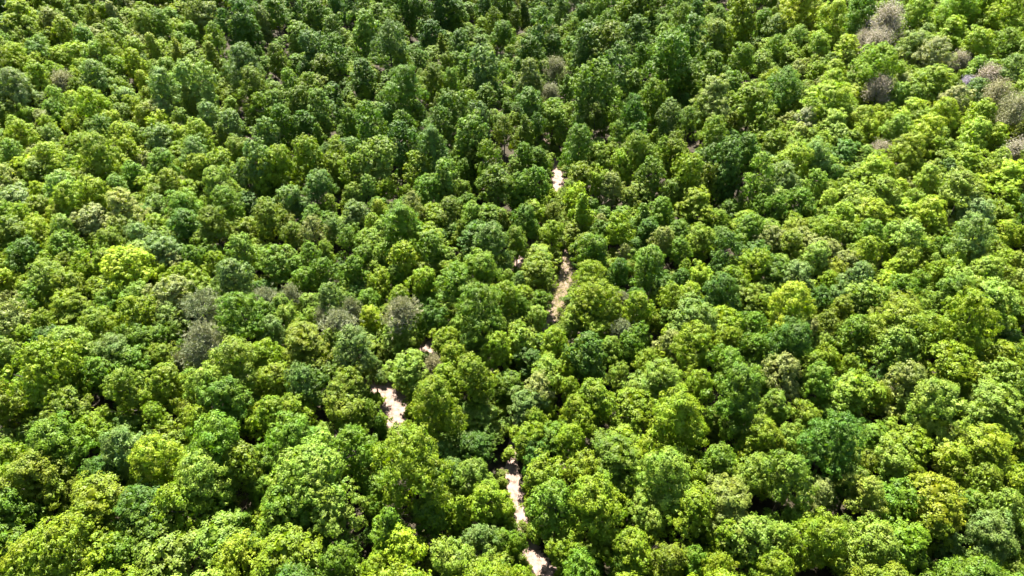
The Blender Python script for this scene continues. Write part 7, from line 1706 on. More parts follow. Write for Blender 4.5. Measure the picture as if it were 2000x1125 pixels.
310,2276,55,83,3,-434,1739,48,60,0,-685,742,66,101,5,-693,1144,56,102,1,-296,467,41,70,1,-352,1743,37,57,1,1150,1415,54,91,1,-136,1050,45,69,5,
-732,1003,44,73,6,-1126,1941,41,77,6,1056,1839,47,85,1,523,893,46,94,1,841,1680,41,70,2,1010,1157,46,94,6,-184,2199,49,75,0,-736,1149,48,77,1,
-888,1798,60,93,1,817,897,48,78,2,187,527,58,93,1,812,2156,47,94,2,-435,983,41,72,0,-198,835,43,68,3,300,1545,44,58,0,462,1848,61,71,1,
-226,1778,42,67,1,-119,2535,47,83,1,-831,1134,46,88,1,183,1138,47,65,0,-841,1933,55,82,7,731,1584,38,83,2,390,2362,42,60,0,350,1911,39,69,1,
-1000,1492,46,92,7,1088,2218,44,79,6,310,1653,40,62,5,-432,841,49,66,1,-372,1607,44,79,1,72,483,38,51,3,-860,1100,37,79,1,-191,2468,38,58,0,
159,1156,41,74,0,-416,2234,42,65,3,813,929,62,101,1,-311,853,45,75,2,-445,1787,49,70,0,-567,2465,61,81,0,1015,1734,36,77,6,995,1443,48,92,1,
829,1638,40,84,1,-595,559,46,65,1,173,2359,51,75,2,428,516,55,75,0,-294,430,41,71,0,798,2117,52,103,1,336,2463,43,60,1,553,799,37,50,0,
456,2240,51,87,1,-1023,1391,59,93,6,587,2150,39,73,5,146,2135,36,64,1,-684,888,57,87,1,267,1980,40,64,5,1046,2068,64,101,1,1006,2299,37,81,1,
1157,1652,59,98,2,-565,1009,49,86,1,784,1395,58,112,7,151,1644,40,61,1,-189,419,45,77,0,-1252,1803,55,102,2,125,1576,52,87,1,759,922,52,92,1,
104,2669,51,84,0,553,1219,40,74,6,973,2042,59,103,2,-45,702,40,71,3,-365,2094,58,94,0,-366,2279,56,90,0,-804,937,55,84,1,837,857,44,65,0,
743,1667,40,86,6,-627,1308,50,65,0,913,1130,38,68,2,98,1960,51,86,0,752,1395,36,76,1,1274,1738,60,112,1,261,358,40,65,5,39,2766,47,82,0,
-377,958,46,75,0,-552,662,40,56,0,-154,944,56,75,3,-656,562,44,75,0,920,1715,50,92,1,-83,578,47,62,0,669,1286,54,92,2,514,674,41,55,0,
431,1145,51,74,0,-510,1118,40,61,0,209,1613,38,65,5,220,2065,42,55,1,735,1624,37,78,2,174,958,36,50,2,-804,1601,40,80,1,862,2289,43,91,6,
988,2261,37,83,1,-943,2098,50,91,1,755,2364,38,54,1,716,1980,46,58,1,319,642,51,73,0,-472,1103,46,66,1,18,2016,46,70,2,-842,1390,56,89,2,
729,932,49,89,1,-407,1055,52,83,0,1181,1974,47,77,7,748,1297,37,72,1,987,2122,56,94,1,1215,1802,57,86,6,-219,2290,41,72,1,609,1097,40,78,1,
-1253,1890,44,82,1,1229,1750,37,81,1,606,1455,46,92,1,-1040,2093,64,96,7,-672,663,42,68,0,-47,1570,51,72,1,-867,1883,38,71,6,-162,1813,38,72,3,
883,1517,54,85,1,513,383,57,93,0,17,941,42,57,2,-275,702,52,76,0,1098,2104,52,96,2,-655,2067,36,60,2,298,1087,43,62,2,-51,1958,44,67,0,
414,876,51,86,2,-416,1630,37,70,1,-1169,1954,46,88,1,292,2399,41,59,5,145,1865,39,70,2,702,1705,43,84,2,-530,904,55,92,1,837,881,40,85,1,
-1008,1805,37,74,2,535,690,43,71,5,861,1162,47,94,2,1327,1817,47,93,1,-930,1804,64,94,1,-765,742,39,66,5,-634,1026,51,93,2,518,1016,54,100,6,
461,1006,65,108,6,121,574,52,65,3,702,627,50,66,0,-860,1264,53,82,2,1139,1446,39,75,7,1075,1652,40,80,1,800,1496,49,81,1,-363,737,37,58,3,
626,2253,44,77,1,249,950,56,66,5,1202,1916,49,87,1,-886,1670,52,99,1,-257,2263,38,51,2,751,858,45,70,0,-755,906,42,86,1,196,612,38,65,1,
834,2257,43,85,1,-294,875,47,74,2,-104,2255,50,78,0,798,1686,58,94,6,947,2067,39,82,1,-1121,1686,45,85,1,-741,2197,49,74,1,-615,2162,41,65,5,
958,1760,51,92,1,-964,2156,44,72,2,-229,2696,43,60,2,462,2395,47,70,0,626,918,37,79,1,239,1774,39,54,0,851,1301,36,76,2,768,1962,42,83,1,
-881,1709,41,76,1,-551,1786,43,74,1,579,1535,50,73,2,950,2309,50,97,2,-172,1071,45,62,3,326,2200,38,65,0,-760,1434,48,87,6,360,1239,39,72,1,
-136,1544,47,74,0,767,1261,48,97,1,33,2118,62,97,3,-232,1050,54,90,2,-923,1387,48,88,2,-521,1156,55,87,5,1344,1897,39,84,1,286,1627,44,76,2,
174,2045,40,72,1,-937,2065,50,83,2,-1124,1605,52,101,7,-1064,1950,52,82,1,783,2333,39,51,1,-343,1707,38,60,0,695,972,47,90,2,0,1224,38,53,0,
-538,1633,37,65,3,1065,1816,39,80,6,-753,1614,40,80,6,890,970,50,81,1,-869,2162,42,55,1,-816,1284,41,88,7,477,1583,44,60,1,863,2332,41,81,1,
-66,837,54,78,1,-867,1166,52,92,2,-459,996,45,76,2,644,2334,44,68,1,-581,2181,45,75,0,797,1892,41,80,1,-331,779,50,83,2,613,1629,52,72,0,
72,2145,38,65,0,954,2017,43,71,6,-89,1003,36,53,1,695,1171,55,103,2,-144,1847,45,78,1,500,917,42,71,6,450,2015,39,66,0,319,2706,40,69,2,
-974,1424,56,92,1,-675,1553,38,66,2,780,1562,38,72,7,-283,2046,50,70,1,-1249,1649,43,74,2,678,1658,49,89,1,998,1193,37,69,2,-386,1723,45,74,1,
-326,1117,39,54,2,946,1276,39,82,2,315,1236,37,69,3,737,987,47,83,1,54,1345,37,53,0,836,2017,55,85,2,465,2550,51,62,0,-868,1051,54,91,7,
-127,670,41,59,0,1014,1694,53,84,1,-1125,1840,41,78,2,781,773,57,67,5,-70,2618,53,64,3,-134,1886,37,57,0,-823,1163,52,102,1,-361,2322,46,72,3,
-277,516,39,68,0,628,1668,51,71,0,-726,1896,36,59,0,-985,1285,46,86,6,742,1064,51,84,1,807,1189,40,68,1,881,1283,36,68,6,494,2654,47,71,1,
-53,1067,53,77,1,295,2673,56,78,5,889,1743,47,84,6,-813,879,41,68,6,132,376,53,77,0,191,1082,45,68,0,-809,1669,39,72,7,223,1656,38,51,3,
921,1679,38,65,7,434,756,47,70,0,213,1134,51,68,0,-943,1849,56,84,1,-871,931,38,80,1,-753,1129,41,72,6,925,1959,52,80,2,-735,2294,62,91,3,
-64,1389,37,61,0,-1051,1758,44,74,1,-689,1763,45,77,0,622,564,60,83,0,1125,2123,47,75,6,-680,2345,44,70,3,671,1690,46,81,2,-153,2459,49,59,1,
1308,1922,43,90,1,-60,2291,42,74,2,-597,736,38,64,0,522,1286,42,74,3,-269,873,36,69,0,-256,589,46,71,2,-802,1068,46,94,6,-325,460,49,72,0,
831,2414,48,81,0,873,1474,42,81,1,-351,1112,42,74,0,396,452,39,72,0,227,1577,55,74,1,-72,498,42,60,1,958,1500,56,85,7,-197,1076,40,58,5,
1157,2049,49,95,1,643,1460,43,90,1,1169,1680,39,73,2,141,611,36,64,1,1156,1834,48,96,1,-743,1649,42,84,1,116,2232,37,60,2,-1029,1887,36,74,1,
-1177,1702,37,76,2,1098,1565,41,68,1,-998,2015,45,73,1,442,1664,40,74,5,587,1084,44,77,2,-508,1346,46,71,1,743,1017,37,74,1,774,1539,39,76,1,
495,2360,62,83,0,1259,1947,49,83,7,-9,2374,43,56,1,377,1578,51,86,1,-1029,1709,45,79,7,721,1034,37,75,6,604,921,41,87,1,705,1071,42,71,1,
781,1305,54,88,1,556,1051,50,94,1,872,1723,45,74,2,951,1667,37,80,1,-899,1947,56,101,1,-1038,1941,41,79,2,164,1319,39,70,2,640,2399,36,66,1,
579,2185,44,72,0,790,811,40,69,1,-784,916,39,68,6,-722,1744,43,59,0,-1080,1674,38,72,1,679,1724,44,71,1,114,2571,39,70,2,-179,2152,52,86,0,
738,1765,58,87,1,-639,1507,45,59,5,1118,2048,51,101,2,720,1607,38,80,7,50,772,48,64,5,653,1765,55,66,0,-468,1399,46,64,0,-511,561,43,67,1,
-1153,1776,47,86,6,-1094,1747,48,75,6,56,587,46,79,0,1336,1921,49,87,1,1137,1549,38,79,1,-28,934,39,73,0,986,1148,44,77,1,1194,1683,43,81,1,
811,1833,37,78,1,-869,1637,41,86,2,970,1458,36,78,1,-159,362,39,56,0,924,1789,52,92,2,-160,1093,39,53,0,-921,1009,42,82,1,832,1004,39,83,1,
222,2269,43,68,0,-915,1092,37,72,1,-493,847,38,66,1,556,1082,38,74,1,-732,1099,40,81,1,645,655,39,62,1,550,1810,43,76,0,-322,636,46,70,0,
575,949,51,101,6,468,836,49,60,1,1034,1598,37,78,2,1146,1752,45,82,2,-282,1358,42,65,1,425,441,37,60,5,582,428,40,58,1,-878,1286,37,81,1,
821,1569,37,82,1,56,988,40,65,0,907,2397,41,76,2,-1153,1814,43,73,7,1050,2224,38,77,2,554,2157,40,58,0,265,913,50,68,5,774,1911,59,110,1,
-971,1603,50,98,1,851,2229,39,70,2,580,2260,42,71,1,-1059,2023,49,83,1,-320,1452,37,65,5,1091,1887,40,84,1,-740,813,53,73,3,-1109,1364,44,92,1,
-407,1879,42,54,1,51,1381,47,66,0,198,1430,46,62,2,-175,1141,37,53,0,-704,1398,40,78,2,413,775,39,54,0,849,2190,50,87,1,-993,1726,36,81,6,
155,1131,36,63,0,-1054,1325,48,86,7,-90,2314,46,64,0,-642,929,48,79,1,76,2308,37,52,1,662,637,40,67,0,-235,372,37,51,0,-887,1508,49,92,7,
855,2121,65,103,2,-510,431,46,59,0,759,745,45,68,5,-729,1358,40,81,2,-524,607,47,71,0,-383,723,43,62,0,-497,2131,48,65,1,-555,1120,37,51,0,
656,1401,40,75,2,-680,2419,42,68,2,243,1327,41,55,0,1312,1891,58,93,7,331,974,38,54,0,679,1532,48,77,1,-946,1327,39,80,6,425,599,36,59,0,
582,663,42,74,2,383,1057,41,70,0,875,1841,36,72,7,223,488,45,74,1,-539,2160,39,68,5,1154,1474,53,87,1,171,1985,46,75,1,-5,1634,45,77,0,
711,2366,36,63,5,376,1965,38,63,2,586,1149,39,69,1,51,1582,48,75,0,-38,1279,46,58,1,246,604,38,50,0,635,2462,39,59,0,1058,2019,39,72,6,
29,2281,37,63,1,87,1558,48,79,1,-318,1633,38,54,0,-916,2039,61,104,1,622,1546,39,66,6,-694,1007,37,68,1,-777,2320,38,65,3,-17,446,39,62,0,
-805,1575,48,78,1,349,587,40,68,1,-98,2726,41,69,3,473,413,38,56,5,396,1122,50,66,0,-236,569,39,71,5,754,1421,42,79,1,-809,802,45,56,1,
921,2208,40,84,2,-605,526,41,67,5,740,2069,54,70,0,-894,1568,36,63,1,521,728,42,70,0,-198,2019,38,52,0,-861,1319,40,86,6,-1002,1341,47,88,2,
939,1105,43,83,2,-784,2401,37,55,3,-411,974,37,52,3,762,1032,43,80,1,-761,965,37,72,1,-303,2455,60,81,1,-419,686,43,63,2,-455,2437,37,65,0,
204,750,45,58,5,580,1758,38,55,3,835,1252,45,86,1,450,1420,43,54,3,437,2608,39,59,0,-688,1584,44,77,2,]
INFILL_COLOUR = [(70, 117, 6), (108, 150, 5), (111, 158, 16), (90, 117, 6), (86, 128, 24), (46, 88, 7), (134, 150, 36), (165, 208, 9)]
_r = random.Random(8)
for _i in range(0, len(INFILL), 5):
    x, y, w, H, ck = INFILL[_i:_i + 5]
    w /= 10
    g = (0 if w > 10 else 5 if w > 7.1 else 10) + _r.randrange(5)
    v = _r.uniform(0.85, 1.15)
    FOREST.append((x / 10, y / 10, w, H / 10, 'r', g, _r.uniform(0, 6.28), tuple(c * v for c in INFILL_COLOUR[ck])))
BUSHES = [24,515,17,1,150,1421,11,2,26,501,14,1,-14,536,10,3,127,1078,11,2,47,561,24,1,112,966,9,1,-9,727,19,3,74,1278,22,0,-48,582,13,1,51,394,25,1,
-3,696,22,0,130,1354,21,1,127,1048,17,1,45,466,12,1,2,721,26,1,39,485,25,3,14,480,17,3,28,763,15,1,86,414,10,2,126,1102,24,1,104,933,12,2,59,997,9,1,
116,1408,16,1,34,1534,10,3,-26,538,19,1,43,832,21,1,17,472,11,2,137,1187,26,0,-6,483,23,1,112,1047,10,3,28,880,10,3,96,768,22,1,-3,590,18,1,
85,1119,20,2,84,1580,20,2,108,1628,16,1,135,1452,23,1,-7,459,22,0,35,652,23,3,16,587,24,1,120,1128,24,1,1,474,22,2,57,418,15,1,74,1195,17,1,
152,1146,25,1,133,1050,14,2,81,1791,21,1,130,1434,23,3,26,478,17,1,-10,723,18,2,49,1571,21,1,-22,692,12,2,91,442,26,2,69,392,16,1,37,880,9,2,
38,491,26,1,55,1126,25,0,83,401,10,1,94,1800,24,1,127,1529,24,1,63,1539,25,1,-21,506,12,2,101,1211,24,2,20,473,10,1,136,1173,25,1,65,483,18,1,
56,1602,14,0,131,1415,8,1,41,650,14,1,111,1120,16,1,26,674,22,2,78,1334,10,1,-24,626,25,3,5,661,8,2,120,1284,11,1,33,468,8,1,-12,796,12,1,
124,1734,9,2,128,1106,20,3,39,393,20,1,46,741,23,2,40,522,16,1,2,630,20,1,167,1154,15,3,13,401,19,2,33,480,21,0,4,661,9,3,-25,645,9,1,135,1128,26,1,
94,1493,22,3,8,436,19,2,109,415,12,3,99,423,25,2,128,1313,12,0,33,782,19,1,90,1423,23,1,-24,654,18,3,27,680,13,1,114,1454,14,1,83,895,14,1,
110,931,20,1,17,890,10,2,46,1360,22,2,54,531,10,1,-16,496,11,0,148,1042,14,2,-27,506,11,1,-6,505,17,0,83,1704,16,0,55,464,25,2,4,709,20,1,
97,1569,19,0,8,841,14,1,81,1426,16,1,148,1392,24,1,75,1317,22,0,53,1380,21,1,76,1343,25,0,76,1499,14,1,44,761,11,1,121,865,15,1,15,688,15,2,
18,539,13,0,69,1158,23,1,0,464,13,2,30,475,25,1,151,1114,20,2,69,1317,14,1,143,1034,21,1,100,1459,25,3,114,1682,17,1,101,1711,15,2,85,1390,17,3,
81,786,23,3,43,364,13,1,-16,743,12,3,-10,645,23,0,3,415,24,0,-5,694,24,3,-13,545,16,3,62,1214,10,1,45,468,9,2,73,804,11,1,76,387,20,0,-35,462,16,1,
4,674,11,1,-34,557,11,2,80,746,15,1,147,1157,20,1,112,902,21,0,-4,707,20,1,45,823,11,2,36,969,13,0,73,481,12,1,31,679,21,1,73,808,19,1,50,896,11,2,
66,458,24,0,103,1506,24,2,112,1452,11,1,74,351,19,1,85,806,10,1,90,394,13,1,29,671,10,3,7,451,15,1,61,1200,16,3,44,487,16,2,63,1020,11,1,
139,1370,10,3,-31,495,11,1,30,490,8,0,48,880,14,3,3,458,21,1,62,1375,25,0,-17,686,22,3,107,1464,17,2,31,495,14,1,86,1408,17,2,68,1379,24,0,
40,492,11,1,19,388,13,1,39,601,19,1,-21,661,24,1,11,857,17,2,35,855,22,2,49,682,25,2,31,388,23,1,40,1638,22,2,53,530,21,1,125,1235,21,1,81,1471,24,2,
72,845,22,1,51,696,23,1,67,1085,12,1,89,1391,9,1,121,1397,10,1,59,617,8,3,43,748,13,1,-40,556,18,3,48,983,11,0,17,589,9,0,154,1055,21,1,54,479,13,1,
46,928,12,1,120,1116,19,2,14,758,12,1,137,1387,24,2,56,445,9,1,31,483,26,3,5,691,21,0,109,1154,9,1,88,1582,24,1,18,409,24,1,-3,761,18,2,31,406,18,3,
74,1700,10,1,85,1053,19,1,92,1426,12,2,113,1103,16,3,131,1413,15,1,40,381,22,1,152,1174,14,2,117,905,13,1,26,506,24,1,24,689,25,1,-27,673,19,1,
54,395,22,2,25,728,12,0,-32,535,19,1,34,808,15,1,10,591,11,0,135,1169,20,1,67,943,9,0,21,473,15,1,111,1110,9,0,75,1104,21,1,-27,499,12,1,
114,1432,14,1,121,1491,25,1,135,1540,23,1,111,1428,13,1,134,1063,11,3,56,989,19,0,33,1773,12,1,81,1096,16,3,22,737,21,2,80,440,25,1,108,1216,22,3,
-4,678,16,1,33,905,18,1,124,1407,12,1,101,1172,25,1,73,405,21,1,82,849,20,1,-14,668,16,2,72,1179,17,3,15,422,22,3,89,1149,20,1,70,370,21,3,
46,450,12,1,35,383,9,1,60,1726,13,3,126,1004,11,2,27,672,14,1,126,1295,9,1,19,692,14,1,112,1626,23,1,83,1381,19,1,83,1266,19,0,74,459,20,1,
133,1216,21,1,-22,705,25,0,66,742,21,1,87,1412,19,1,108,1431,20,1,35,477,25,1,-38,604,16,1,-10,590,13,1,80,1676,24,1,29,621,22,2,-44,495,18,2,
-14,631,18,2,100,338,23,1,28,679,10,2,44,711,16,3,84,384,16,2,79,1338,13,3,51,572,25,3,83,1436,13,3,-43,504,12,1,73,407,18,1,31,388,18,2,
141,1115,12,3,106,1256,25,1,71,1356,11,1,-7,771,17,2,99,913,25,0,39,1688,10,1,104,952,13,1,37,504,10,3,64,1059,21,1,-8,720,19,1,158,1073,11,1,
104,1600,20,1,85,1010,15,3,-5,448,18,1,32,467,15,1,80,438,20,0,-8,631,8,2,-24,684,25,1,76,1357,26,1,-34,446,10,3,64,422,9,3,91,387,20,0,62,1103,14,1,
0,681,23,1,55,1272,10,3,109,963,9,1,75,1067,17,1,69,1722,19,1,37,983,10,1,81,1446,17,2,-36,603,18,2,122,1585,23,3,49,1414,14,3,20,429,10,2,
132,1189,26,1,60,782,11,3,68,929,11,0,122,1448,12,1,100,1132,21,0,57,1500,23,2,95,1727,19,1,31,638,19,3,99,1466,10,1,108,852,15,1,117,888,22,2,
110,904,15,1,-17,555,21,3,48,673,17,2,54,951,13,2,94,1173,20,1,106,1451,9,3,119,1379,19,1,117,1434,15,2,22,616,25,1,56,686,20,1,-7,506,21,1,
154,1245,21,0,24,687,19,1,5,762,25,3,32,508,16,1,42,489,23,2,12,650,12,0,121,1534,9,1,84,777,19,1,113,903,12,3,-186,626,22,1,-40,1021,20,1,
-76,574,20,0,-149,750,10,1,-62,650,18,0,61,1123,12,3,-70,946,16,0,-62,639,11,2,-133,794,8,1,-156,825,12,3,-143,780,8,3,67,1032,18,0,23,1212,19,1,
-226,703,19,0,-229,708,13,2,-224,768,15,1,-149,860,11,1,-124,654,13,0,-148,628,12,2,-247,760,18,0,-10,988,10,1,-196,788,20,1,-118,804,14,1,
-139,886,23,1,-132,599,16,3,-84,887,22,3,-112,624,14,1,-172,731,17,2,-149,827,10,3,-189,794,19,1,-255,745,22,3,-114,865,14,1,-119,829,20,2,
-189,836,26,1,-1,1041,14,1,-158,713,13,1,-143,665,16,2,-149,865,11,0,-250,730,10,1,-202,741,19,2,-164,618,9,1,-172,745,24,1,65,1130,9,1,-229,753,20,3,
137,1233,26,1,-93,894,12,3,-81,630,24,1,-186,767,12,1,-244,720,8,1,-178,807,17,3,66,1095,23,1,-64,621,13,1,-238,749,23,3,-171,630,16,1,-117,643,23,0,
-129,683,23,2,-208,791,9,2,-91,843,22,1,-115,621,13,1,-103,894,23,3,-104,654,10,0,-216,703,14,3,-208,687,21,0,-7,1015,22,2,-72,585,15,2,30,1221,16,0,
79,1149,10,1,-246,740,15,1,-126,581,9,3,-83,615,25,0,-237,737,16,1,-111,666,19,0,-63,630,25,1,5,987,22,1,-34,1062,17,1,-4,952,25,1,-98,845,23,1,
-120,802,22,2,94,1142,26,3,-166,842,20,1,14,1092,10,2,32,1014,24,0,-155,802,12,1,-13,955,17,1,-158,746,24,1,22,1007,17,3,94,1246,16,3,67,1164,19,2,
-146,625,14,1,-164,717,10,0,-137,843,21,0,-200,688,25,1,-134,774,10,1,-91,605,14,1,-163,849,10,2,-130,859,16,3,-163,600,22,1,50,1092,10,0,
-26,1023,17,1,-185,820,14,2,-169,846,12,3,-101,602,23,0,-146,856,12,1,-94,822,26,1,-209,746,21,1,-175,734,21,1,-147,854,25,1,-198,747,16,1,
-157,734,8,1,-130,678,18,1,93,1166,18,3,61,1195,15,1,-129,915,23,2,-123,922,15,3,-173,745,11,2,-164,765,21,2,-167,626,8,3,-189,773,17,1,-63,977,14,2,
-57,626,19,1,-84,600,24,2,-150,679,14,3,-69,616,19,3,69,1292,25,3,-50,1000,20,2,-76,599,14,3,-70,966,22,0,-103,873,24,1,-216,793,8,1,-160,714,10,1,
-183,615,23,1,-157,607,22,1,-150,625,15,1,-73,628,17,1,-37,973,19,1,-75,848,21,3,-24,944,24,3,-159,808,25,1,-22,964,15,2,10,1142,20,1,-178,742,9,1,
-68,1030,14,0,-108,652,11,0,21,1101,23,2,-216,691,26,0,-203,697,14,1,-151,600,19,0,-174,747,24,1,54,1203,15,0,-104,854,15,1,-168,727,21,2,
-40,655,16,1,32,1170,12,1,-228,792,26,2,49,1082,18,1,78,1249,12,1,-86,905,19,3,-123,886,22,1,57,1170,21,3,12,1138,12,1,-154,748,22,2,-92,615,15,1,
-241,712,20,2,-104,936,22,3,-165,725,25,1,-176,750,15,0,-18,969,20,2,-67,914,19,1,-108,622,19,1,-116,590,12,1,-55,578,23,1,-18,944,11,0,44,1224,13,1,
-142,691,25,0,-195,766,15,1,-70,581,18,3,-9,947,16,0,-91,916,17,0,103,1289,11,2,-79,604,13,1,-58,894,25,1,-68,598,10,0,-124,769,9,3,-6,974,18,1,
-60,975,21,0,-223,748,21,1,-148,711,21,1,-167,719,8,1,-81,604,17,1,-145,690,19,1,-200,831,12,0,-160,744,22,1,-130,868,17,1,-123,658,9,1,-155,841,10,1,
-168,730,26,2,-140,623,20,1,-126,866,25,1,-158,824,10,1,-95,821,18,3,-106,614,19,1,-119,652,16,1,-69,982,9,1,-79,860,9,1,-238,703,22,2,-107,944,9,0,
-36,1031,12,1,-192,811,12,1,-171,728,21,1,-86,603,10,1,81,1295,17,1,-200,803,15,1,-88,593,24,3,-140,585,20,1,-151,693,16,1,-148,668,15,1,-69,961,22,2,
-102,642,10,1,113,1285,8,1,-77,855,14,0,-206,690,13,2,-12,1043,17,1,-188,639,25,1,73,1226,16,3,-93,582,9,2,-113,828,18,1,36,1102,25,0,54,1300,12,1,
36,1147,20,3,-59,850,22,1,-65,883,24,1,-216,793,19,3,-206,671,16,1,-69,1005,14,2,-224,706,21,1,-69,855,14,2,108,1165,22,1,-197,823,16,1,-101,833,15,0,
-73,896,20,1,-83,924,15,1,-79,867,21,0,-32,1064,15,2,-116,662,22,3,-39,962,24,0,-132,838,17,1,46,1285,21,1,-213,660,13,1,-58,931,8,1,-210,658,17,0,
80,1198,8,1,-103,893,13,1,-201,748,13,1,-90,869,10,0,-69,639,15,1,-125,704,23,2,-161,781,12,2,-53,591,25,1,-190,773,9,2,-56,988,16,0,-136,676,24,3,
-84,594,12,1,-225,755,20,1,33,1229,9,1,-146,703,22,2,-105,638,18,1,-125,837,16,1,112,1250,22,3,-117,818,19,1,37,1207,8,1,-78,564,12,1,-78,821,26,1,
-153,681,9,0,-153,667,15,1,-36,634,19,1,-113,624,15,2,40,987,19,1,-184,816,23,0,-148,831,9,1,-155,634,14,2,-149,883,19,1,-179,599,9,1,105,1168,24,1,
-139,885,16,1,-67,614,24,0,-73,934,20,2,-169,756,13,0,-229,699,26,1,-47,599,11,1,-137,778,22,0,-244,759,12,2,-110,879,13,0,-46,1020,19,0,
-189,796,19,2,-157,803,10,1,-245,747,11,1,-174,762,22,1,-192,762,15,2,66,1218,24,1,-94,963,26,1,-82,808,12,1,-178,759,9,1,-152,840,11,3,-113,826,10,1,
-77,634,12,1,-141,619,24,0,-112,860,10,1,-34,626,21,1,-43,919,25,1,-179,748,18,3,-7,1004,13,1,-98,656,14,3,-111,681,17,1,-81,605,14,0,-178,858,9,0,
-75,553,10,1,-131,615,9,3,-51,966,12,0,-173,809,11,1,-29,1033,17,1,-186,736,11,2,69,1249,18,0,-225,693,12,1,-155,776,12,1,-197,834,16,1,-229,785,19,1,
-46,581,25,3,-79,927,8,2,73,1307,13,3,-169,805,20,1,29,1019,21,1,-173,802,17,0,-146,632,16,1,-144,680,9,1,131,1262,14,0,-85,890,20,3,-182,776,9,0,
45,1070,18,1,-203,665,14,1,-95,613,23,0,-56,962,12,1,-120,822,20,2,38,1129,15,1,-159,735,9,2,10,1082,13,3,-218,750,13,2,-105,827,22,0,-152,712,16,1,
-152,746,8,1,-66,998,8,2,-207,802,16,1,-106,614,20,2,-209,657,17,1,-46,951,17,1,41,1052,25,1,-203,665,11,1,74,1252,18,7,114,1130,24,1,68,1261,22,2,
107,1149,21,1,108,1118,24,1,97,1125,20,1,111,1242,25,1,124,1117,16,1,149,1222,14,2,84,1154,24,2,137,1197,17,1,85,1255,23,7,125,1130,15,1,
120,1116,12,2,105,1234,24,2,141,1167,23,2,69,1237,12,1,133,1175,13,1,95,1208,13,1,88,1253,16,1,193,1162,24,7,126,1237,23,1,86,1222,21,2,110,1229,26,1,
77,1105,10,2,126,1232,19,1,116,1150,14,7,115,1150,14,1,140,1249,9,2,118,1191,22,2,45,1223,9,7,136,1117,11,1,91,1133,16,2,113,1176,17,7,134,1131,18,1,
113,1085,25,2,68,1280,26,1,115,1098,20,7,148,1151,16,2,118,1114,21,1,112,1127,15,1,113,1194,12,2,98,1196,10,1,105,1199,25,2,93,1251,9,2,111,1191,23,7,
107,1131,10,1,86,1151,15,1,117,1214,24,1,76,1249,15,1,143,1085,25,1,100,1180,10,1,89,1202,21,2,149,1144,11,1,139,1168,16,1,129,1152,12,2,
148,1102,25,1,86,1166,10,2,116,1197,13,1,110,1107,25,1,124,1160,17,2,137,1269,11,2,135,1119,17,2,118,1086,24,1,138,1184,21,1,121,1260,19,2,
114,1282,18,1,93,1209,17,1,83,1184,25,1,98,1184,20,7,98,1113,12,1,114,1202,13,1,94,1211,14,1,152,1213,22,2,75,1143,21,1,135,1187,10,2,114,1243,11,7,
75,1155,22,1,101,1128,14,1,86,1151,13,1,186,1243,11,1,100,1195,14,2,99,1081,11,2,106,1167,25,1,78,1098,13,2,79,1144,18,1,73,1189,24,1,126,1127,19,2,
126,1141,12,2,35,1257,11,2,120,1213,18,7,155,1274,10,1,92,1166,25,2,82,1125,19,7,103,1124,9,2,96,1158,22,2,108,1160,15,1,92,1110,21,1,144,1248,9,2,
82,1178,20,1,150,1237,12,7,92,1091,23,2,64,1213,16,1,99,1167,15,1,87,1152,25,2,137,1129,15,1,126,1148,12,1,135,1214,19,2,84,1102,24,7,99,1224,13,1,
109,1164,19,7,87,1224,13,1,98,1147,12,2,84,1270,21,1,98,1209,17,1,139,1189,15,2,118,1115,14,1,131,1162,12,2,111,1138,20,2,119,1236,10,7,108,1145,15,1,
123,1245,20,7,122,1189,13,1,125,1047,23,2,96,1169,23,1,87,1104,10,2,133,1268,12,2,77,1111,13,1,140,1142,20,7,163,1128,9,1,156,1153,24,1,121,1184,19,7,
85,1162,22,2,100,1149,14,1,61,1138,14,2,109,1094,14,1,96,1275,10,1,115,1107,23,1,121,1153,13,2,94,1183,15,7,128,1249,13,2,102,1204,15,1,108,1220,20,2,
96,1219,13,2,153,1192,23,1,101,1230,22,1,89,1173,24,2,143,1210,19,2,85,1057,16,1,83,1140,25,1,110,1224,18,2,123,1176,10,2,91,1077,10,1,132,1140,19,1,
82,1211,12,2,54,1125,21,2,77,1130,20,1,72,1233,22,7,131,1170,24,2,131,1055,15,1,102,1246,21,2,104,1194,20,1,58,1179,16,2,111,1217,22,7,122,1248,20,1,]
UNDERGROWTH = []
for _i in range(0, len(BUSHES), 4):
    x, y, w, ck = BUSHES[_i:_i + 4]
    v = _r.uniform(0.8, 1.12)
    UNDERGROWTH.append((x / 10, y / 10, w / 10, w / 10 * _r.uniform(1.0, 1.55), 'r', 10 + _r.randrange(5), _r.uniform(0, 6.28), tuple(c * v for c in INFILL_COLOUR[ck])))
forest('far_forest', FOREST, 'dense mixed green wood filling in behind and between the larger trees', 'forest')
_line = np.vstack([catmull(p, 6)[:, :2] for n, p in TRACKS])
while len(UNDERGROWTH) < len(BUSHES) // 4 + 2000:      # scattered bushes on the forest floor, away from the tracks
    y = _r.uniform(20, 300); x = _r.uniform(-1, 1) * (75 + 0.8 * y); w = _r.uniform(1.6, 4.2)
    if np.hypot(_line[:, 0] - x, _line[:, 1] - y).min() < 8:
        continue
    v = _r.uniform(0.75, 1.1)
    UNDERGROWTH.append((x, y, w, w * 1.3, 'r', 10 + _r.randrange(5), _r.uniform(0, 6.28), tuple(c * v for c in INFILL_COLOUR[_r.choice((0, 0, 1, 3, 5))])))
forest('undergrowth', UNDERGROWTH, 'low leafy bushes growing along the dirt tracks and under the trees', 'undergrowth')

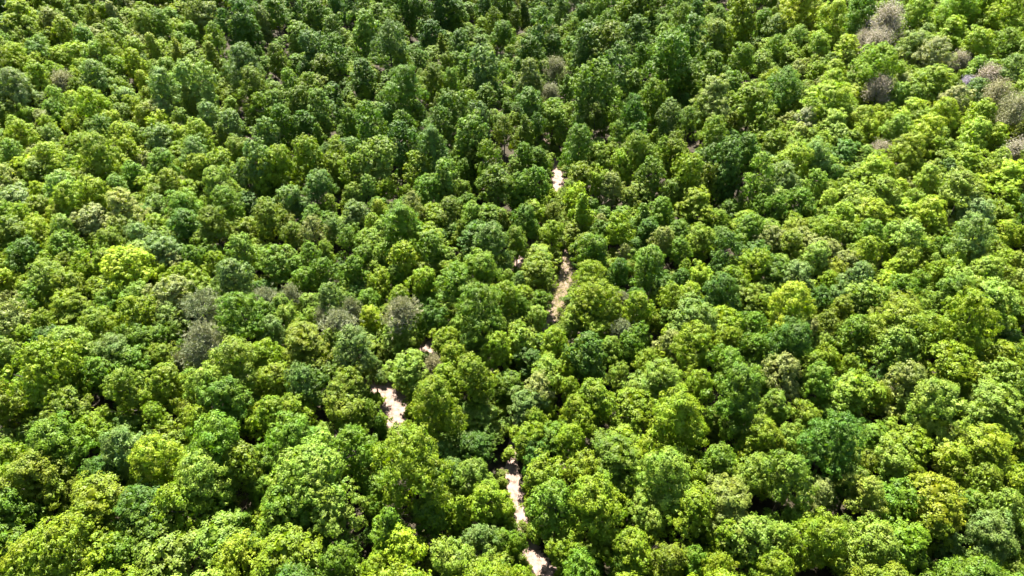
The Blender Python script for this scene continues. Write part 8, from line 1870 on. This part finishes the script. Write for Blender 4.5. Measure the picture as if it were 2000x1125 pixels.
# ------------------------------------------------------------------ dry grass along the overgrown stretch of the track
def grass(pts, n, seed):
    r = np.random.default_rng(seed)
    C = catmull(pts, 30)
    i = r.integers(0, len(C), n)
    off = r.normal(size=(n, 2)) * (C[i, 2] * 0.55)[:, None]
    P = np.stack([C[i, 0] + off[:, 0], C[i, 1] + off[:, 1], np.full(n, 0.0)], 1)
    d = unit(r.normal(scale=0.45, size=(n, 3)) + np.array([0, 0, 1.0]))
    s = unit(np.cross(d, rand_dirs(r, n)))
    l = r.uniform(0.15, 0.5, n)[:, None]
    Q = np.stack([P - s * 0.03, P + s * 0.03, P + d * l + s * 0.012, P + d * l - s * 0.012], 1)
    o = link(bpy.data.objects.new('dry_grass', quad_mesh('dry_grass', Q, M_GRASS)))
    o.color = (0.25, 0.24, 0.13, 1)
    o['kind'] = 'stuff'
    o['label'] = 'dry tan grass growing on the narrow middle stretch of track'
    o['category'] = 'grass'
grass([(6.62, 88.38, 1.6), (8.53, 94.52, 2.6), (9.38, 98.15, 3.2), (10.7, 104.32, 3.0), (10.47, 111.82, 3.0), (10.58, 119.08, 2.6), (10.36, 126.95, 2.2)], 9000, 5)

# ------------------------------------------------------------------ leafless dead tree at the right edge
def snag(x, y, H, seed):
    r = np.random.default_rng(seed)
    t = bpy.data.objects.new('dead_tree', None); link(t)
    t.location = (x, y, float(terrain(x, y)))
    V, F = [], []
    limb(V, F, (0, 0, -0.3), (0.5, 0.2, H * 0.5), 0.2, 0.13, 7)
    link(bpy.data.objects.new('trunk', mesh_from('trunk', V, F, M_DEAD, True)), t)
    for i in range(6):
        V, F = [], []
        s = np.array([0.5, 0.2, H * (0.34 + 0.03 * i)])
        e = s + np.array([1.2 + 0.55 * i + r.uniform(-.3, .3), r.uniform(-1.2, 1.0), H * (0.42 - 0.035 * i)])
        m = (s + e) / 2 + r.normal(scale=0.2, size=3)
        limb(V, F, s, m, 0.09, 0.06, 5); limb(V, F, m, e, 0.06, 0.02, 5)
        for k in range(3):
            b = m + (e - m) * (0.2 + 0.3 * k)
            limb(V, F, b, b + np.array([r.uniform(0.1, .9), r.uniform(-.6, .6), r.uniform(.5, 1.2)]), 0.03, 0.01, 4)
        link(bpy.data.objects.new('branch', mesh_from('branch', V, F, M_DEAD, True)), t)
    t['label'] = 'leafless dead tree with pale bare branches in a dark gap at the right edge'
    t['category'] = 'dead tree'
snag(*(81.1, 81.6, 9.0), 3)
